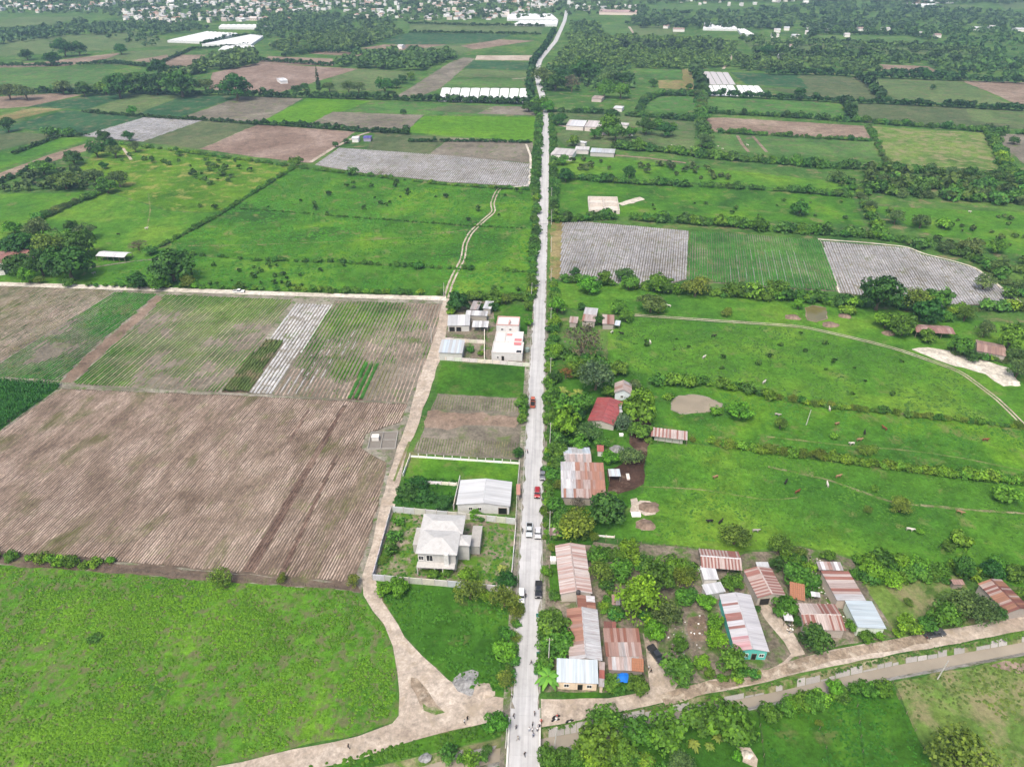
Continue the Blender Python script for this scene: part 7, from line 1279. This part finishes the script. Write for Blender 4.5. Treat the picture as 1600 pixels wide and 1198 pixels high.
for x, y, c, ph in [(956, 519, 'w', 'just below the shacks'), (971, 521, 'k', 'just below the shacks'), (1016, 535, 'w', 'in the pasture below the curved track'), (1100, 558, 'w', 'in the middle of the pasture below the track'), (1115, 525, 'k', 'near the upper curved track'), (1045, 478, 'w', 'beside the flat pale tree'), (1194, 597, 'w', 'above the pond hedge'), (1296, 639, 'w', 'at the low weedy hedge'), (1215, 648, 'm', 'above the yellowish tree by the pole'), (1308, 662, 't', 'right of the leaning pole'), (1351, 676, 'k', 'in the pasture between the hedges'), (1382, 669, 'r', 'in the pasture between the hedges'), (1343, 687, 't', 'above the spiky tree'), (1331, 693, 'w', 'left of the spiky tree'), (1540, 687, 'r', 'at the right of the pasture between the hedges'), (1310, 744, 't', 'below the bright clipped hedge'), (1293, 757, 'w', 'on the lower track'), (1228, 753, 'k', 'left of the lower track'), (1246, 768, 'r', 'left of the lower track'), (1422, 827, 'w', 'lone in the grazed pasture'), (1109, 814, 'k', 'left of a pair above the striped shed'), (1126, 815, 'k', 'right of a pair above the striped shed'), (1181, 829, 'm', 'right of the yellowish tree above the striped shed'), (1118, 745, 't', 'alone near the feed yard'), (1500, 800, 't', 'small on the right lower track'), (229, 357, 'w', 'on the left pasture track'), (185, 366, 'k', 'in the left pasture above the white shed'), (147, 427, 'm', 'by the huge dark tree at the left farm'), (1345, 300, 'w', 'at the scrub belt'), (1515, 331, 'w', 'in the far right pasture'), (1122, 229, 'w', 'left of the white cattle on the far pasture'), (1129, 233, 'w', 'below others on the far pasture'), (1168, 227, 'w', 'right on the far cattle pasture'), (1050, 228, 'w', 'left on the parched yard'), (1060, 229, 'w', 'right on the parched yard')]:
    p = G(x, y, .7); o = ob('cow', COW, None, CW[c]); o.location = (p.x, p.y, .05); o.rotation_euler = (0, 0, rnd.uniform(0, 6.28)); tag(o, '%s cow grazing %s' % (CN[c], ph), 'cow', 'cattle on the pastures')
# poles and cables
def pole(label, X, Y, h, rz=0, arm=True, lean=0.0):
    e = tag(empty('utility_pole', (X, Y, 0), rz), label, 'utility pole'); MB().tube((0, 0, -.2), (lean, 0, h), .15, .09, 8).build('pole', M['concrete'], e, (.52, .51, .48))
    if arm:
        MB().box(-.8, .8, -.05, .05, h-.55, h-.43).build('crossarm', M['wood'], e)
        for x_ in (-.7, 0, .7): MB().tube((x_, 0, h-.43), (x_, 0, h-.2), .05, .03).build('insulator', M['lamp'], e)
    return e
tops = []
for i in range(9):
    p = roadpt(6+i*42, RW/2+2.0); tops.append(p); pole('%s roadside concrete utility pole from the bridge on the right' % ORD[i], p.x, p.y, 9, RZ)
ce = tag(empty('power_cable', (0, 0, 0)), 'thin power cables strung along the right side of the road', 'cable')
for o_ in (-.7, .7):
    mb = MB()
    for a, b in zip(tops, tops[1:]):
        a_ = Vector((a.x+rnn.x*o_, a.y+rnn.y*o_, 8.8)); b_ = Vector((b.x+rnn.x*o_, b.y+rnn.y*o_, 8.8)); pr = a_
        for j in range(1, 7): q = a_.lerp(b_, j/6)-Vector((0, 0, math.sin(math.pi*j/6)*.9)); mb.tube(pr, q, .022, n=3); pr = q
    mb.build('wire', M['cable'], ce)
for lb, x, y, h in [('leaning pale pole in the cattle pasture', 1259.5, 664, 6.5), ('thin pole at the end of the white dirt road', 693.5, 464, 7.5), ('thin pole beside the dirt track above the mixed field', 674, 536, 7.5), ('pole at the left verge near the compound', 830, 466, 8), ('pole on the left verge beside the picket topped wall', 818.5, 728, 8), ('pole at the left bridge end', 790, 1168, 7), ('pole on the canal bank by the rough pasture', 1464, 1062, 7), ('thin pole at the canal right of the bridge', 866, 1168, 7.5)]: q = G(x, y); pole(lb, q.x, q.y, h, 0, False, .3)
# yard clutter
def pile(label, x, y, r, h, mat, name='heap', cat='heap'):
    p = G(x, y); V = [(0, 0, h)]; n = 14; rr = random.Random(int(x)); F = []
    for k, (f_, z_) in enumerate(((.45, .72), (.8, .3), (1.05, -.02))):
        for i in range(n): a = 6.283*i/n; q = r*f_*rr.uniform(.82, 1.18); V.append((q*math.cos(a), q*math.sin(a)*.8, h*z_*rr.uniform(.8, 1.2)))
    for i in range(n): F.append((0, 1+i, 1+(i+1) % n))
    for k in range(2):
        for i in range(n): a, b = 1+k*n+i, 1+k*n+(i+1) % n; F += [(a, a+n, b+n), (a, b+n, b)]
    o = ob(name, pymesh(name, V, F, M[mat], True)); o.location = (p.x, p.y, .1); tag(o, label, cat)
for a in [('grey gravel heap at the junction', 726, 1066, 2.4, .5, 'gravel'), ('sand heap right of the gravel heap', 756, 1080, 2.6, .6, 'dirt'), ('sand heap beside the pond on the right', 1238, 496, 3.4, 1.2, 'soil'), ('sand heap below the pond on the right', 1297, 508, 3.6, 1.3, 'soil'), ('earth heap right of the sandy pond', 1320, 494, 3.0, 1.0, 'soil'), ('small earth heap beside the brown roofed farm', 1388, 521, 2.6, 1.0, 'soil'), ('sand heap at the right end of the sandy patch', 1578, 597, 3.5, 1.0, 'white_dirt'), ('upper sand heap in the grazed pasture', 1013, 793, 3.2, .5, 'soil'), ('lower sand heap in the grazed pasture', 1008, 820, 3.0, .5, 'soil'), ('white sand heap below the orchard', 1167, 1178, 1.3, .4, 'white_dirt'), ('rubble heap in the garden by the feed yard', 964, 702, 2.6, .7, 'gravel'), ('grey rubble at the canal left of the bridge', 664, 1184, 1.3, .5, 'gravel')]: pile(*a)
def box_thing(label, name, cat, x, y, sx, sy, h, col, mat='paint', rz=0):
    p = G(x, y); e = tag(empty(name, (p.x, p.y, .1), rz), label, cat); MB().box(-sx/2, sx/2, -sy/2, sy/2, 0, h-.1, tx=.02, ty=.02).build('body', M[mat], e, col); MB().box(-sx/2-.06, sx/2+.06, -sy/2-.06, sy/2+.06, h-.1, h).build('lid', M[mat], e, tuple(min(.85, c*1.1) for c in col))
box_thing('white concrete trough lid on the sand in the pasture', 'trough', 'trough', 993.5, 805, 2.6, 1.8, .5, (.76, .75, .72)); box_thing('long pale feed trough in the feed yard', 'trough', 'trough', 981, 746, .9, 2.6, .5, (.55, .50, .46)); box_thing('white water tank in the garden below the red roof', 'tank', 'tank', 970.5, 681, 1.3, .9, .8, (.78, .78, .77)); box_thing('white tank box left of the long pink roof', 'tank', 'tank', 864, 878, 1.4, 1.6, 1.3, (.72, .72, .70)); box_thing('small white tank left of the red striped shed', 'tank', 'tank', 1092, 892, .8, .9, .9, (.74, .74, .72))
def water_tank(label, x, y, z, r, h, col):
    p = G(x, y, z); e = tag(empty('water_tank', (p.x, p.y, 0)), label, 'tank')
    MB().tube((0, 0, z), (0, 0, z+h), r, r, 14).tube((0, 0, z+h), (0, 0, z+h+.25), r, r*.35, 14).build('barrel', M['paint'], e, col)
    for a in (.8, 2.4, 4.0, 5.5): MB().box(r*.7*math.cos(a)-.06, r*.7*math.cos(a)+.06, r*.7*math.sin(a)-.06, r*.7*math.sin(a)+.06, 0, z).build('stand_leg', M['concrete'], e, (.4, .39, .37))
water_tank('dark water tank at the foot of the long pink roof', 903.5, 928, 3.4, .55, 1.1, (.04, .04, .045)); water_tank('grey green water tank beside the white two storey house', 824, 549, .3, .9, 1.6, (.20, .26, .24))
def tarp():
    p = G(973, 1058, 2.2); V = []; n = 8
    for j in range(n):
        for i in range(n): u, v = i/(n-1)-.5, j/(n-1)-.5; V.append((u*2.6+v*.7, v*2.4, 2.6-.9*abs(u)-.5*abs(v)+.12*math.sin(i*2.1+j*1.3)))
    e = tag(empty('tarp', (p.x, p.y, 0)), 'bright blue tarp over the bushes below the clay tiles', 'tarp'); ob('cover', pymesh('cover', V, [(j*n+i, j*n+i+1, (j+1)*n+i+1, (j+1)*n+i) for j in range(n-1) for i in range(n-1)], M['tarp'], True), e)
    for x_, y_ in ((-1.2, -1), (1.2, -.9), (-.9, 1), (1.2, 1)): MB().tube((x_*.8, y_*.8, 0), (x_*.8, y_*.8, 2.0), .04).build('pole', M['wood'], e)
tarp()
# scrap lying in the junk yard and yards
g_ = random.Random(11)
mb = MB()
for x, y in scatter([(1262, 868), (1282, 874), (1300, 935), (1312, 950), (1330, 975), (1318, 982), (1290, 940), (1272, 905)], 160)+scatter([(1020, 1000), (1050, 980), (1100, 960), (1110, 1000), (1080, 1025), (1040, 1020)], 60)+scatter([(1226, 975), (1238, 972), (1242, 990), (1230, 992)], 30):
    s_ = g_.uniform(.06, .24); mb.box(x-s_, x+s_, y-s_*g_.uniform(.3, 1), y+s_*.5, .05, .1+g_.uniform(.05, .4), g_.randrange(4), s_*.1, s_*.1)
tag(mb.build('rubble', [M['wood'], M['white'], M['gravel'], M['rubber']]), 'scattered scrap and rubble in the dusty yards', 'rubble', kind='stuff')
# haze in the air between the drone and the town
hz = MB().box(-3100, 3100, -1500, 3100, -5, 152).mesh('haze', []) if False else None
hv = MB(); hv.box(-3100, 3100, -1500, 3100, -5, 152); hme = bpy.data.meshes.new('haze'); hme.from_pydata(hv.v, [], hv.f)
hm = bpy.data.materials.new('haze_air'); hm.use_nodes = True; ht = hm.node_tree; ht.nodes.clear()
hout = ht.nodes.new('ShaderNodeOutputMaterial'); pv = ht.nodes.new('ShaderNodeVolumePrincipled'); pv.inputs['Color'].default_value = (.50, .76, 1.0, 1); pv.inputs['Density'].default_value = 0.00014; pv.inputs['Anisotropy'].default_value = 0.1
ht.links.new(pv.outputs[0], hout.inputs['Volume']); hme.materials.append(hm)
if HAZE: tag(ob('haze', hme), 'pale haze over the plain', 'haze', kind='stuff')
